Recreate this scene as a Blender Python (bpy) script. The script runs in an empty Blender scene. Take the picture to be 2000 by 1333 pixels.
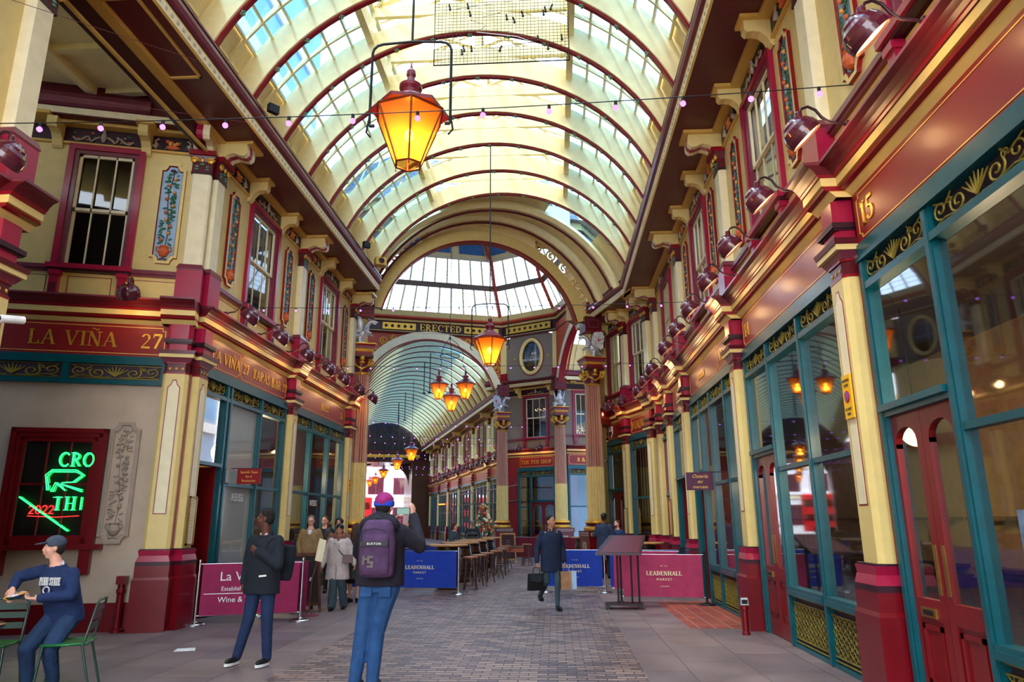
import bpy, bmesh, math, random
from mathutils import Vector, Matrix
PI = math.pi
random.seed(7)
C = bpy.context.scene.collection
sc = bpy.context.scene

# ------------------------------------------------------------------ camera, sky, sun, exposure
cd = bpy.data.cameras.new('camera'); cam = bpy.data.objects.new('camera', cd); C.objects.link(cam)
cd.sensor_width = 36.0; cd.lens = 1380 / 2000 * 36; cd.clip_start = 0.05; cd.clip_end = 500
cam.matrix_world = Matrix(((0.99821336, 0.01905193, 0.05663144, 0.0),
                           (0.05958237, -0.24639064, -0.96733737, 0.0),
                           (-0.00447619, 0.96898332, -0.24708559, 1.62), (0, 0, 0, 1)))
sc.camera = cam
sc.view_settings.view_transform = 'Standard'; sc.view_settings.look = 'None'
sc.view_settings.gamma = 1.0; sc.view_settings.use_curve_mapping = False
sc.view_settings.exposure = 1.25
w = bpy.data.worlds.new('sky'); sc.world = w; w.use_nodes = True
nt = w.node_tree; nt.nodes.clear()
wo = nt.nodes.new('ShaderNodeOutputWorld'); bg = nt.nodes.new('ShaderNodeBackground')
tc = nt.nodes.new('ShaderNodeTexCoord'); sx = nt.nodes.new('ShaderNodeSeparateXYZ')
rp = nt.nodes.new('ShaderNodeValToRGB')
rp.color_ramp.elements[0].color = (0.90, 0.93, 1.0, 1); rp.color_ramp.elements[0].position = 0.0
rp.color_ramp.elements[1].color = (0.74, 0.86, 1.0, 1); rp.color_ramp.elements[1].position = 1.0
nt.links.new(tc.outputs['Generated'], sx.inputs[0]); nt.links.new(sx.outputs['Z'], rp.inputs[0])
nt.links.new(rp.outputs[0], bg.inputs[0]); bg.inputs[1].default_value = 4.2
nt.links.new(bg.outputs[0], wo.inputs[0])
sd = bpy.data.lights.new('sun', 'SUN'); sd.energy = 3.0; sd.angle = 0.12; sd.color = (1, .95, .85)
sun = bpy.data.objects.new('sun', sd); C.objects.link(sun)
sun.rotation_euler = Vector((0.34, 0.30, -0.90)).to_track_quat('-Z', 'Y').to_euler()
sc.cycles.max_bounces = 8; sc.cycles.diffuse_bounces = 5; sc.cycles.glossy_bounces = 3
sc.cycles.transparent_max_bounces = 16; sc.cycles.transmission_bounces = 3
sc.cycles.sample_clamp_indirect = 6.0; sc.cycles.caustics_reflective = False; sc.cycles.caustics_refractive = False
sc.cycles.use_denoising = True

# ------------------------------------------------------------------ materials
def lin(c):
    return tuple(((x / 255) / 12.92 if x / 255 <= .04045 else (((x / 255) + .055) / 1.055) ** 2.4) for x in c)
def mat(name, rgb, rough=.5, metal=0, var=.06, scale=6, bump=0, emit=None, es=0, coat=0, alpha=None):
    m = bpy.data.materials.new(name); m.use_nodes = True; n = m.node_tree; b = n.nodes['Principled BSDF']
    c = lin(rgb); b.inputs['Roughness'].default_value = rough; b.inputs['Metallic'].default_value = metal
    if coat: b.inputs['Coat Weight'].default_value = coat; b.inputs['Coat Roughness'].default_value = .15
    b.inputs['Base Color'].default_value = (*c, 1); b.inputs['Specular IOR Level'].default_value = .32
    if var or bump:
        t = n.nodes.new('ShaderNodeTexCoord'); no = n.nodes.new('ShaderNodeTexNoise'); no.inputs['Scale'].default_value = scale
        no.inputs['Detail'].default_value = 4
        n.links.new(t.outputs['Object'], no.inputs['Vector'])
        if var:
            r = n.nodes.new('ShaderNodeValToRGB')
            r.color_ramp.elements[0].position = .3; r.color_ramp.elements[1].position = .7
            r.color_ramp.elements[0].color = (*[max(0, x * (1 - var * 2)) for x in c], 1)
            r.color_ramp.elements[1].color = (*[min(1, x * (1 + var * 2)) for x in c], 1)
            n.links.new(no.outputs['Fac'], r.inputs[0]); n.links.new(r.outputs[0], b.inputs['Base Color'])
        if bump:
            bp = n.nodes.new('ShaderNodeBump'); bp.inputs['Strength'].default_value = bump; bp.inputs['Distance'].default_value = .02
            n.links.new(no.outputs['Fac'], bp.inputs['Height']); n.links.new(bp.outputs[0], b.inputs['Normal'])
    if emit: b.inputs['Emission Color'].default_value = (*lin(emit), 1); b.inputs['Emission Strength'].default_value = es
    return m
def glassmat(name, tint=(200, 215, 220), gloss=.16, body=.12, bodyc=(40, 42, 45), rough=.03):
    m = bpy.data.materials.new(name); m.use_nodes = True; n = m.node_tree; n.nodes.clear()
    o = n.nodes.new('ShaderNodeOutputMaterial'); tr = n.nodes.new('ShaderNodeBsdfTransparent'); gl = n.nodes.new('ShaderNodeBsdfGlossy')
    df = n.nodes.new('ShaderNodeBsdfDiffuse'); m1 = n.nodes.new('ShaderNodeMixShader'); m2 = n.nodes.new('ShaderNodeMixShader')
    lw = n.nodes.new('ShaderNodeLayerWeight'); lw.inputs[0].default_value = .5; pw = n.nodes.new('ShaderNodeMath'); pw.operation = 'POWER'; pw.inputs[1].default_value = 5
    n.links.new(lw.outputs['Facing'], pw.inputs[0])
    ad = n.nodes.new('ShaderNodeMath'); ad.operation = 'ADD'; ad.inputs[1].default_value = gloss + .03; ad.use_clamp = True
    tr.inputs[0].default_value = (*lin(tint), 1); gl.inputs['Roughness'].default_value = rough; df.inputs[0].default_value = (*lin(bodyc), 1)
    gl.inputs[0].default_value = (.9, .93, .95, 1)
    m1.inputs[0].default_value = body
    n.links.new(tr.outputs[0], m1.inputs[1]); n.links.new(df.outputs[0], m1.inputs[2])
    n.links.new(pw.outputs[0], ad.inputs[0]); n.links.new(ad.outputs[0], m2.inputs[0])
    n.links.new(m1.outputs[0], m2.inputs[1]); n.links.new(gl.outputs[0], m2.inputs[2]); n.links.new(m2.outputs[0], o.inputs[0])
    return m
def brickmat(name, c1, c2, mortar, bw, bh, ms=.012, rough=.6, bump=.5, nscale=3, off=.5, rot=0, warp=.02, sx=1):
    m = bpy.data.materials.new(name); m.use_nodes = True; n = m.node_tree; b = n.nodes['Principled BSDF']
    t = n.nodes.new('ShaderNodeTexCoord'); mp = n.nodes.new('ShaderNodeMapping'); br = n.nodes.new('ShaderNodeTexBrick')
    mp.inputs['Rotation'].default_value = (0, 0, rot); mp.inputs['Scale'].default_value = (sx, 1, 1)
    no0 = n.nodes.new('ShaderNodeTexNoise'); no0.inputs['Scale'].default_value = 2.2; no0.inputs['Detail'].default_value = 2
    mx0 = n.nodes.new('ShaderNodeMix'); mx0.data_type = 'VECTOR'; mx0.inputs[0].default_value = warp
    n.links.new(t.outputs['Object'], mp.inputs[0]); n.links.new(t.outputs['Object'], no0.inputs['Vector'])
    n.links.new(mp.outputs[0], mx0.inputs[4]); n.links.new(no0.outputs['Color'], mx0.inputs[5]); n.links.new(mx0.outputs[1], br.inputs['Vector'])
    br.inputs['Color1'].default_value = (*lin(c1), 1); br.inputs['Color2'].default_value = (*lin(c2), 1); br.inputs['Mortar'].default_value = (*lin(mortar), 1)
    br.inputs['Scale'].default_value = 1; br.inputs['Mortar Size'].default_value = ms; br.inputs['Brick Width'].default_value = bw; br.inputs['Row Height'].default_value = bh
    br.inputs['Mortar Smooth'].default_value = .3; br.offset = off
    no = n.nodes.new('ShaderNodeTexNoise'); no.inputs['Scale'].default_value = nscale; no.inputs['Detail'].default_value = 6
    n.links.new(t.outputs['Object'], no.inputs['Vector'])
    mx = n.nodes.new('ShaderNodeMix'); mx.data_type = 'RGBA'; mx.blend_type = 'OVERLAY'; mx.inputs[0].default_value = .55
    n.links.new(br.outputs['Color'], mx.inputs[6]); n.links.new(no.outputs['Fac'], mx.inputs[7]); n.links.new(mx.outputs[2], b.inputs['Base Color'])
    no2 = n.nodes.new('ShaderNodeTexNoise'); no2.inputs['Scale'].default_value = 25; n.links.new(t.outputs['Object'], no2.inputs['Vector'])
    ad = n.nodes.new('ShaderNodeMath'); ad.operation = 'MULTIPLY_ADD'; ad.inputs[1].default_value = .25
    inv = n.nodes.new('ShaderNodeMath'); inv.operation = 'SUBTRACT'; inv.inputs[0].default_value = 1
    n.links.new(br.outputs['Fac'], inv.inputs[1]); n.links.new(no2.outputs['Fac'], ad.inputs[0]); n.links.new(inv.outputs[0], ad.inputs[2])
    bp = n.nodes.new('ShaderNodeBump'); bp.inputs['Strength'].default_value = bump; bp.inputs['Distance'].default_value = .02
    n.links.new(ad.outputs[0], bp.inputs['Height']); n.links.new(bp.outputs[0], b.inputs['Normal'])
    rr = n.nodes.new('ShaderNodeMapRange'); rr.inputs[3].default_value = rough - .15; rr.inputs[4].default_value = rough + .15
    n.links.new(no.outputs['Fac'], rr.inputs[0]); n.links.new(rr.outputs[0], b.inputs['Roughness'])
    return m
M = dict(
    cream=mat('cream_paint', (214, 190, 122), .45, coat=.05, var=.03), pale=mat('pale_cream_paint', (226, 214, 176), .45, coat=.05, var=.03),
    roof=mat('roof_cream_paint', (238, 220, 166), .5, var=.03), yell=mat('yellow_ochre_paint', (205, 166, 84), .35, coat=.2, var=.03),
    maroon=mat('maroon_paint', (84, 14, 26), .38, coat=.12, var=.05), crim=mat('crimson_paint', (128, 8, 26), .35, coat=.15, var=.05),
    pink=mat('rose_crimson_paint', (150, 18, 56), .33, coat=.2, var=.05), dark=mat('dark_plum_paint', (46, 10, 26), .4, coat=.1),
    sign=mat('signboard_red_paint', (130, 18, 20), .42, coat=.12, var=.03), mauve=mat('mauve_maroon_paint', (112, 46, 62), .34, coat=.2),
    plinth=mat('deep_red_paint', (104, 2, 16), .33, coat=.15), shaftrib=mat('dusty_rose_tan_paint', (174, 130, 108), .4, var=.03), teal=mat('teal_paint', (0, 76, 86), .35, coat=.15, var=.08),
    gold=mat('gold_leaf', (222, 168, 62), .32, metal=.55, var=.08, scale=20), goldp=mat('gold_paint_line', (226, 178, 88), .35, metal=.2, var=0),
    grille=mat('gilded_olive_iron', (140, 126, 52), .4, metal=.4, var=.1), purple=mat('purple_backing', (58, 44, 62), .6),
    stone=mat('buff_plaster', (190, 172, 152), .8, var=.05, scale=2.5, bump=.15), stoned=mat('grey_relief_stone', (160, 146, 132), .8, bump=.2),
    glass=glassmat('shop_glass', tint=(240, 244, 244), gloss=.13, body=.03), glassd=glassmat('upper_glass', tint=(225, 228, 230), gloss=.03, body=.15, bodyc=(30, 22, 26)),
    frost=mat('frosted_glass_film', (206, 200, 184), .35, var=.02), roofglass=glassmat('roof_glass', (150, 192, 222), .04, .22, (120, 165, 195)),
    skyglass=glassmat('lantern_glass', (225, 238, 245), .04, .12, (220, 230, 240)), domeglass=glassmat('dome_glass', (186, 206, 226), .02, .15, (160, 190, 220)),
    black=mat('black_iron', (28, 27, 30), .4, metal=.3), dkint=mat('dark_interior', (38, 30, 28), .8), dkred=mat('dark_red_wood', (112, 8, 14), .33, coat=.2),
    mushint=mat('warm_interior', (150, 118, 80), .8), white=mat('white_paint', (225, 225, 225), .5), steel=mat('brushed_steel', (175, 175, 178), .25, metal=1, var=.04),
    silver=mat('silver_paint', (196, 196, 202), .36, metal=.5, var=.1, scale=14), blue=mat('pale_blue_ground', (150, 178, 204), .5), skyblue=mat('dome_blue_paint', (58, 112, 168), .5, var=.08),
    leaf=mat('leaf_green_paint', (40, 100, 66), .4), terra=mat('terracotta_paint', (196, 96, 52), .4), peach=mat('peach_paint', (218, 150, 74), .4),
    brass=mat('old_brass', (150, 116, 60), .35, metal=.8), red=mat('bright_red', (190, 24, 30), .4), rosette=mat('green_boss_paint', (84, 140, 116), .4),
    taupe=mat('taupe_pattern_wall', (122, 108, 96), .6, var=.12, scale=60), orange=mat('orange_red_paint', (176, 64, 34), .4), wood=mat('tabletop_oak', (176, 126, 76), .4, var=.15, scale=9),
    darkwood=mat('dark_bentwood', (70, 36, 22), .35, coat=.3, var=.15, scale=9), lampred=mat('lantern_maroon', (112, 28, 42), .3, coat=.4),
    copper=mat('copper_frame', (120, 58, 30), .35, metal=.6),
    cobble=brickmat('street_setts', (150, 122, 112), (82, 68, 74), (40, 33, 37), .46, .105, .014, .46, 1.0, 1.4, warp=.04, sx=2.3),
    slab=brickmat('paving_slabs', (120, 100, 98), (96, 82, 88), (78, 70, 70), 1.05, .72, .01, .5, .3, 1.6, rot=PI / 2),
    tiler=brickmat('red_tile_paving', (150, 64, 44), (124, 50, 40), (140, 110, 100), .24, .24, .012, .5, .3, 3, 0),
    amber=None, bulbm=None)
def emis(name, rgb, s):
    m = bpy.data.materials.new(name); m.use_nodes = True; n = m.node_tree; n.nodes.clear()
    o = n.nodes.new('ShaderNodeOutputMaterial'); e = n.nodes.new('ShaderNodeEmission'); e.inputs[0].default_value = (*lin(rgb), 1); e.inputs[1].default_value = s
    n.links.new(e.outputs[0], o.inputs[0]); return m
M['bulb'] = emis('warm_bulb', (255, 214, 130), 14); M['violet'] = emis('violet_bulb', (190, 110, 255), 1.6)
M['lampglow'] = emis('lamp_reflector_glow', (255, 205, 120), 2.2); M['neong'] = emis('green_neon', (30, 255, 90), 3.0); M['neonr'] = emis('red_neon', (255, 40, 40), 2.0)
M['neono'] = emis('orange_tube', (255, 90, 30), 4); M['globe'] = emis('warm_globe', (255, 220, 160), 1.6); M['shopglow'] = emis('shop_ceiling_light', (255, 190, 110), 1.5)
def ambermat():
    m = bpy.data.materials.new('amber_lantern_glass'); m.use_nodes = True; n = m.node_tree; n.nodes.clear()
    o = n.nodes.new('ShaderNodeOutputMaterial'); tr = n.nodes.new('ShaderNodeBsdfTransparent'); tl = n.nodes.new('ShaderNodeBsdfTranslucent')
    gl = n.nodes.new('ShaderNodeBsdfGlossy'); gl.inputs['Roughness'].default_value = .08
    a = n.nodes.new('ShaderNodeMixShader'); b = n.nodes.new('ShaderNodeMixShader')
    tr.inputs[0].default_value = (1, .50, .08, 1); tl.inputs[0].default_value = (1, .42, .05, 1)
    a.inputs[0].default_value = .32; b.inputs[0].default_value = .05
    n.links.new(tr.outputs[0], a.inputs[1]); n.links.new(tl.outputs[0], a.inputs[2]); n.links.new(a.outputs[0], b.inputs[1]); n.links.new(gl.outputs[0], b.inputs[2])
    n.links.new(b.outputs[0], o.inputs[0]); return m
M['amber'] = ambermat()

# ------------------------------------------------------------------ mesh builder
class MB:
    def __init__(s): s.v = []; s.f = []; s.m = []; s.s = []
    def add(s, vs, fs, m=0, sm=False):
        o = len(s.v); s.v += [tuple(p) for p in vs]
        for f in fs: s.f.append(tuple(i + o for i in f)); s.m.append(m); s.s.append(sm)
        return s
    def box(s, x0, x1, y0, y1, z0, z1, m=0):
        return s.add([(x0, y0, z0), (x1, y0, z0), (x1, y1, z0), (x0, y1, z0), (x0, y0, z1), (x1, y0, z1), (x1, y1, z1), (x0, y1, z1)],
                     [(0, 3, 2, 1), (4, 5, 6, 7), (0, 1, 5, 4), (1, 2, 6, 5), (2, 3, 7, 6), (3, 0, 4, 7)], m)
    def frus(s, a, b, z0, z1, m=0, cx=0, cy=0):   # rect frustum: a=(hx,hy) at z0, b at z1
        (ax, ay), (bx, by) = a, b
        return s.add([(cx - ax, cy - ay, z0), (cx + ax, cy - ay, z0), (cx + ax, cy + ay, z0), (cx - ax, cy + ay, z0),
                      (cx - bx, cy - by, z1), (cx + bx, cy - by, z1), (cx + bx, cy + by, z1), (cx - bx, cy + by, z1)],
                     [(0, 3, 2, 1), (4, 5, 6, 7), (0, 1, 5, 4), (1, 2, 6, 5), (2, 3, 7, 6), (3, 0, 4, 7)], m)
    def polyxz(s, pts, y0, y1, m=0):   # polygon in XZ extruded over y (y0 = front)
        n = len(pts); vs = [(x, y0, z) for x, z in pts] + [(x, y1, z) for x, z in pts]
        return s.add(vs, [tuple(range(n)), tuple(range(2 * n - 1, n - 1, -1))] + [(i, i + n, (i + 1) % n + n, (i + 1) % n) for i in range(n)], m)
    def polyxy(s, pts, z0, z1, m=0):
        n = len(pts); vs = [(x, y, z0) for x, y in pts] + [(x, y, z1) for x, y in pts]
        return s.add(vs, [tuple(range(n - 1, -1, -1)), tuple(range(n, 2 * n))] + [(i, (i + 1) % n, (i + 1) % n + n, i + n) for i in range(n)], m)
    def prof(s, pts, x0, x1, mats, w0=0, caps=True):   # profile (outward w, z) extruded along x; outward = -y
        n = len(pts)
        vs = [(x0, -(p[0] + w0), p[1]) for p in pts] + [(x1, -(p[0] + w0), p[1]) for p in pts]
        for i in range(n - 1): s.add([vs[i], vs[i + 1], vs[i + 1 + n], vs[i + n]], [(0, 3, 2, 1)], mats[i] if isinstance(mats, (list, tuple)) else mats)
        if caps:
            for q in (0, 1):
                for i in range(n - 1):
                    a, b = vs[i + q * n], vs[i + 1 + q * n]
                    s.add([a, b, (b[0], 0, b[2]), (a[0], 0, a[2])], [(0, 1, 2, 3)], mats[i] if isinstance(mats, (list, tuple)) else mats)
        return s
    def lathe(s, prof, cx=0, cy=0, n=16, m=0, mats=None, sm=True, cz=0, flute=0, axis='z', caps=True):
        vs = []
        for r, z in prof:
            for k in range(n):
                a = 2 * PI * k / n; rr = r * (1 - flute * (k % 2)) if flute else r
                if axis == 'z': vs.append((cx + rr * math.cos(a), cy + rr * math.sin(a), cz + z))
                else: vs.append((cx + rr * math.cos(a), cy - z, cz + rr * math.sin(a)))   # axis -y
        for i in range(len(prof) - 1):
            s.add([vs[i * n + k] for k in range(n)] + [vs[(i + 1) * n + k] for k in range(n)], [(k, (k + 1) % n, (k + 1) % n + n, k + n) for k in range(n)], mats[i] if mats else m, sm)
        if caps: s.add(vs[:n], [tuple(range(n - 1, -1, -1))], mats[0] if mats else m); s.add(vs[-n:], [tuple(range(n))], mats[-1] if mats else m)
        return s
    def tube(s, pts, r, n=8, m=0, sm=True, closed=False, flat=1.0):
        P = [Vector(p) for p in pts]; N = len(P); rs = r if isinstance(r, (list, tuple)) else [r] * N
        vs = []; up = None
        for i, p in enumerate(P):
            if closed: t = P[(i + 1) % N] - P[i - 1]
            else: t = P[min(i + 1, N - 1)] - P[max(i - 1, 0)]
            if t.length < 1e-9: t = Vector((0, 0, 1))
            t.normalize()
            if up is None: up = Vector((0, 0, 1)) if abs(t.z) < .9 else Vector((0, 1, 0))
            a = t.cross(up)
            if a.length < 1e-6: a = t.orthogonal()
            a.normalize(); b = a.cross(t); up = b
            for k in range(n):
                th = 2 * PI * k / n; vs.append(p + (a * math.cos(th) + b * math.sin(th) * flat) * rs[i])
        fs = []
        for i in range(N if closed else N - 1):
            j = (i + 1) % N
            for k in range(n): fs.append((i * n + k, i * n + (k + 1) % n, j * n + (k + 1) % n, j * n + k))
        s.add(vs, fs, m, sm)
        if not closed: s.add(vs[:n], [tuple(range(n - 1, -1, -1))], m); s.add(vs[-n:], [tuple(range(n))], m)
        return s
    def ell(s, c, r, m=0, n=10, k=7, rot=None):
        c = Vector(c); r = (r, r, r) if not isinstance(r, (tuple, list)) else r; vs = []
        for i in range(k + 1):
            ph = PI * i / k
            for j in range(n):
                a = 2 * PI * j / n; p = Vector((r[0] * math.sin(ph) * math.cos(a), r[1] * math.sin(ph) * math.sin(a), r[2] * math.cos(ph)))
                if rot is not None: p = rot @ p
                vs.append(c + p)
        return s.add(vs, [(i * n + j, (i + 1) * n + j, (i + 1) * n + (j + 1) % n, i * n + (j + 1) % n) for i in range(k) for j in range(n)], m, True)
    def mesh(s, name, mats):
        me = bpy.data.meshes.new(name); me.from_pydata(s.v, [], s.f)
        for mm in (mats if isinstance(mats, (list, tuple)) else [mats]): me.materials.append(M[mm] if isinstance(mm, str) else mm)
        me.polygons.foreach_set('material_index', s.m); me.polygons.foreach_set('use_smooth', s.s); me.update(); return me
    def xf(s, Mx):
        s.v = [tuple(Mx @ Vector(p)) for p in s.v]; return s
    def build(s, name, mats, parent=None, loc=None, rz=0):
        o = bpy.data.objects.new(name, s.mesh(name, mats)); C.objects.link(o)
        if parent is not None: o.parent = parent
        if loc is not None: o.location = loc
        if rz: o.rotation_euler[2] = rz
        return o
def tag(o, label=None, cat=None, group=None, kind=None):
    if label: o['label'] = label
    if cat: o['category'] = cat
    if group: o['group'] = group
    if kind: o['kind'] = kind
    return o
def thing(name, label, cat, loc=(0, 0, 0), rz=0, group=None, kind=None):
    o = bpy.data.objects.new(name, None); C.objects.link(o); o.location = loc; o.rotation_euler = (0, 0, rz)
    o.empty_display_size = .1
    return tag(o, label, cat, group, kind)
def inst(name, me, parent=None, loc=None, rz=0, sc_=None, rot=None):
    o = bpy.data.objects.new(name, me); C.objects.link(o)
    if parent is not None: o.parent = parent
    if loc is not None: o.location = loc
    if rot is not None: o.rotation_euler = rot
    elif rz: o.rotation_euler[2] = rz
    if sc_ is not None: o.scale = sc_
    return o
def copy_tree(o, parent=None, **kw):
    c = o.copy(); C.objects.link(c)
    if parent is not None: c.parent = parent
    for ch in list(o.children): copy_tree(ch, c)
    for k, vv in kw.items():
        if k in ('loc',): c.location = vv
        elif k == 'rz': c.rotation_euler[2] = vv
        else: c[k] = vv
    return c
ORD = ['first', 'second', 'third', 'fourth', 'fifth', 'sixth', 'seventh', 'eighth', 'ninth', 'tenth', 'eleventh', 'twelfth', 'thirteenth', 'fourteenth', 'fifteenth',
       'sixteenth', 'seventeenth', 'eighteenth', 'nineteenth', 'twentieth'] + ['%dth' % i for i in range(21, 60)]

# ------------------------------------------------------------------ lettering
G = {  # serif skeletons: (type, ...) V stem, L line thin/thick, A arc, unit height
 'A': (.82, [('L', .1, 0, .41, 1, 0), ('L', .41, 1, .72, 0, 1), ('L', .2, .36, .62, .36, 0), ('S', .1, 0), ('S', .72, 0)]),
 'B': (.74, [('V', .18), ('A', .18, .755, .4, .245, -90, 90), ('A', .18, .255, .46, .255, -90, 90)]),
 'C': (.76, [('A', .44, .5, .36, .5, 42, 318), ('K', .7, .66)]),
 'D': (.8, [('V', .18), ('A', .18, .5, .52, .5, -90, 90)]),
 'E': (.72, [('V', .18), ('L', .18, .97, .64, .97, 0), ('L', .18, .52, .5, .52, 0), ('L', .18, .03, .66, .03, 0), ('K', .63, .74), ('K', .65, .03), ('k', .5, .42)]),
 'F': (.68, [('V', .18), ('L', .18, .97, .62, .97, 0), ('L', .18, .52, .5, .52, 0), ('K', .61, .74), ('k', .5, .42)]),
 'G': (.8, [('A', .44, .5, .36, .5, 42, 300), ('L', .68, .08, .68, .42, 1), ('S', .68, .42), ('K', .7, .66)]),
 'H': (.86, [('V', .18), ('V', .68), ('L', .18, .5, .68, .5, 0)]),
 'I': (.38, [('V', .19)]), 'K': (.82, [('V', .18), ('L', .2, .42, .66, 1, 0), ('L', .34, .58, .7, 0, 1), ('S', .66, 1), ('S', .7, 0)]),
 'L': (.68, [('V', .18), ('L', .18, .03, .62, .03, 0), ('K', .62, .03)]),
 'M': (1.0, [('L', .14, 0, .18, 1, 0), ('L', .18, 1, .48, .05, 1), ('L', .48, .05, .8, 1, 0), ('V', .82), ('S', .14, 0), ('S', .15, 1)]),
 'N': (.84, [('L', .14, 0, .14, 1, 0), ('L', .14, 1, .68, 0, 1), ('L', .68, 0, .68, 1, 0), ('S', .14, 0), ('S', .12, 1), ('S', .68, 1)]),
 'O': (.86, [('A', .43, .5, .35, .5, 0, 360)]),
 'P': (.7, [('V', .18), ('A', .18, .73, .42, .27, -90, 90)]),
 'R': (.78, [('V', .18), ('A', .18, .74, .4, .26, -90, 90), ('L', .36, .48, .66, 0, 1), ('S', .68, 0)]),
 'S': (.62, [('A', .31, .755, .21, .245, 20, 270), ('A', .31, .255, .23, .255, -160, 90), ('K', .52, .66), ('q', .08, 0)]),
 'T': (.74, [('V', .37), ('L', .06, .97, .68, .97, 0), ('K', .08, .74), ('K', .66, .74)]),
 'U': (.84, [('L', .18, .3, .18, 1, 1), ('A', .42, .3, .24, .3, 180, 360), ('L', .66, .3, .66, 1, 0), ('S', .18, 1), ('S', .66, 1)]),
 'V': (.8, [('L', .1, 1, .4, 0, 1), ('L', .4, 0, .7, 1, 0), ('S', .1, 1), ('S', .7, 1)]),
 'W': (1.1, [('L', .1, 1, .34, 0, 1), ('L', .34, 0, .55, .9, 0), ('L', .55, .9, .78, 0, 1), ('L', .78, 0, 1.0, 1, 0), ('S', .1, 1), ('S', 1.0, 1)]),
 'Y': (.8, [('L', .1, 1, .4, .45, 1), ('L', .7, 1, .4, .45, 0), ('L', .4, 0, .4, .45, 1), ('S', .1, 1), ('S', .7, 1), ('S', .4, 0)]),
 '&': (.86, [('A', .36, .76, .17, .22, 0, 360), ('A', .34, .27, .26, .27, 60, 330), ('L', .24, .66, .74, 0, 1), ('L', .56, .14, .74, .5, 0)]),
 '1': (.44, [('V', .22), ('L', .06, .8, .22, 1, 0)]),
 '2': (.62, [('A', .3, .72, .22, .27, -20, 170), ('L', .5, .62, .08, .04, 0), ('L', .06, .05, .58, .05, 1)]),
 '3': (.6, [('A', .27, .74, .22, .25, -90, 150), ('A', .27, .27, .24, .26, -150, 90)]),
 '4': (.66, [('L', .44, 0, .44, 1, 1), ('L', .44, 1, .04, .3, 0), ('L', .04, .3, .62, .3, 0), ('S', .44, 0)]),
 '5': (.6, [('L', .16, .96, .52, .96, 1), ('L', .16, .96, .13, .56, 0), ('A', .28, .32, .25, .31, -160, 110)]),
 '6': (.62, [('A', .32, .3, .24, .29, 0, 360), ('A', .44, .5, .36, .48, 95, 190)]),
 '7': (.6, [('L', .08, .95, .54, .95, 1), ('L', .54, .95, .22, 0, 1), ('K', .09, .74)]),
 '8': (.62, [('A', .31, .75, .19, .24, 0, 360), ('A', .31, .27, .24, .26, 0, 360)]),
 '9': (.62, [('A', .3, .7, .24, .29, 0, 360), ('A', .18, .5, .36, .48, -85, 10)]), '0': (.66, [('A', .33, .5, .25, .49, 0, 360)]),
}
def serif(mb, text, x, z, h, y=0, m=0, wx=1.0, bold=1.0, align='c', dep=.004, sp=.06):
    TK, TN, SF = .15 * bold, .06 * bold, .07 * bold
    tot = sum((.45 if ch == ' ' else G[ch if ch != 'Ñ' else 'N'][0] + sp) for ch in text)
    x0 = x - (tot * h * wx / 2 if align == 'c' else 0)
    def quad(a, b, ta, tb=None):
        tb = tb or ta; d = Vector((b[0] - a[0], b[1] - a[1]))
        if d.length < 1e-6: return
        n = Vector((-d.y, d.x)).normalized()
        pts = [(a[0] + n.x * ta / 2, a[1] + n.y * ta / 2), (a[0] - n.x * ta / 2, a[1] - n.y * ta / 2), (b[0] - n.x * tb / 2, b[1] - n.y * tb / 2), (b[0] + n.x * tb / 2, b[1] + n.y * tb / 2)]
        mb.polyxz([(x0 + p[0] * h * wx, z + p[1] * h) for p in pts], y - dep, y, m)
    for ch in text:
        if ch == ' ': x0 += .45 * h * wx; continue
        base = 'N' if ch == 'Ñ' else ch; wd, st = G[base]
        for s_ in st:
            k = s_[0]
            if k == 'V':
                quad((s_[1], 0), (s_[1], 1), TK)
                for zz in (.03, .97): quad((s_[1] - .15, zz), (s_[1] + .15, zz), SF)
            elif k == 'L': quad((s_[1], s_[2]), (s_[3], s_[4]), TK if s_[5] else TN)
            elif k == 'S': zz = .03 if s_[2] < .1 else (.97 if s_[2] > .9 else s_[2]); quad((s_[1] - .14, zz), (s_[1] + .14, zz), SF)
            elif k == 'K': quad((s_[1], s_[2]), (s_[1], s_[2] + .24), TN * 1.2)
            elif k == 'k': quad((s_[1], s_[2]), (s_[1], s_[2] + .2), TN * 1.2)
            elif k == 'q': quad((s_[1], .04), (s_[1], .3), TN * 1.2)
            elif k == 'A':
                _, cx, cz, rx, rz, a0, a1 = s_; N = max(6, int(abs(a1 - a0) / 20)); pr = None
                for i in range(N + 1):
                    a = math.radians(a0 + (a1 - a0) * i / N); t = TN + (TK - TN) * abs(math.cos(a)) ** 1.5
                    p = (cx + (rx - (t - TN) * .3) * math.cos(a), cz + (rz - TN / 2) * math.sin(a))
                    if pr: quad(pr[0], p, pr[1], t)
                    pr = (p, t)
        if ch == 'Ñ':
            for i in range(6): quad((.2 + i * .07, 1.17 + .05 * math.sin(i * 1.1)), (.27 + i * .07, 1.17 + .05 * math.sin((i + 1) * 1.1)), .07)
        x0 += (wd + sp) * h * wx
_tc = {}
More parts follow.
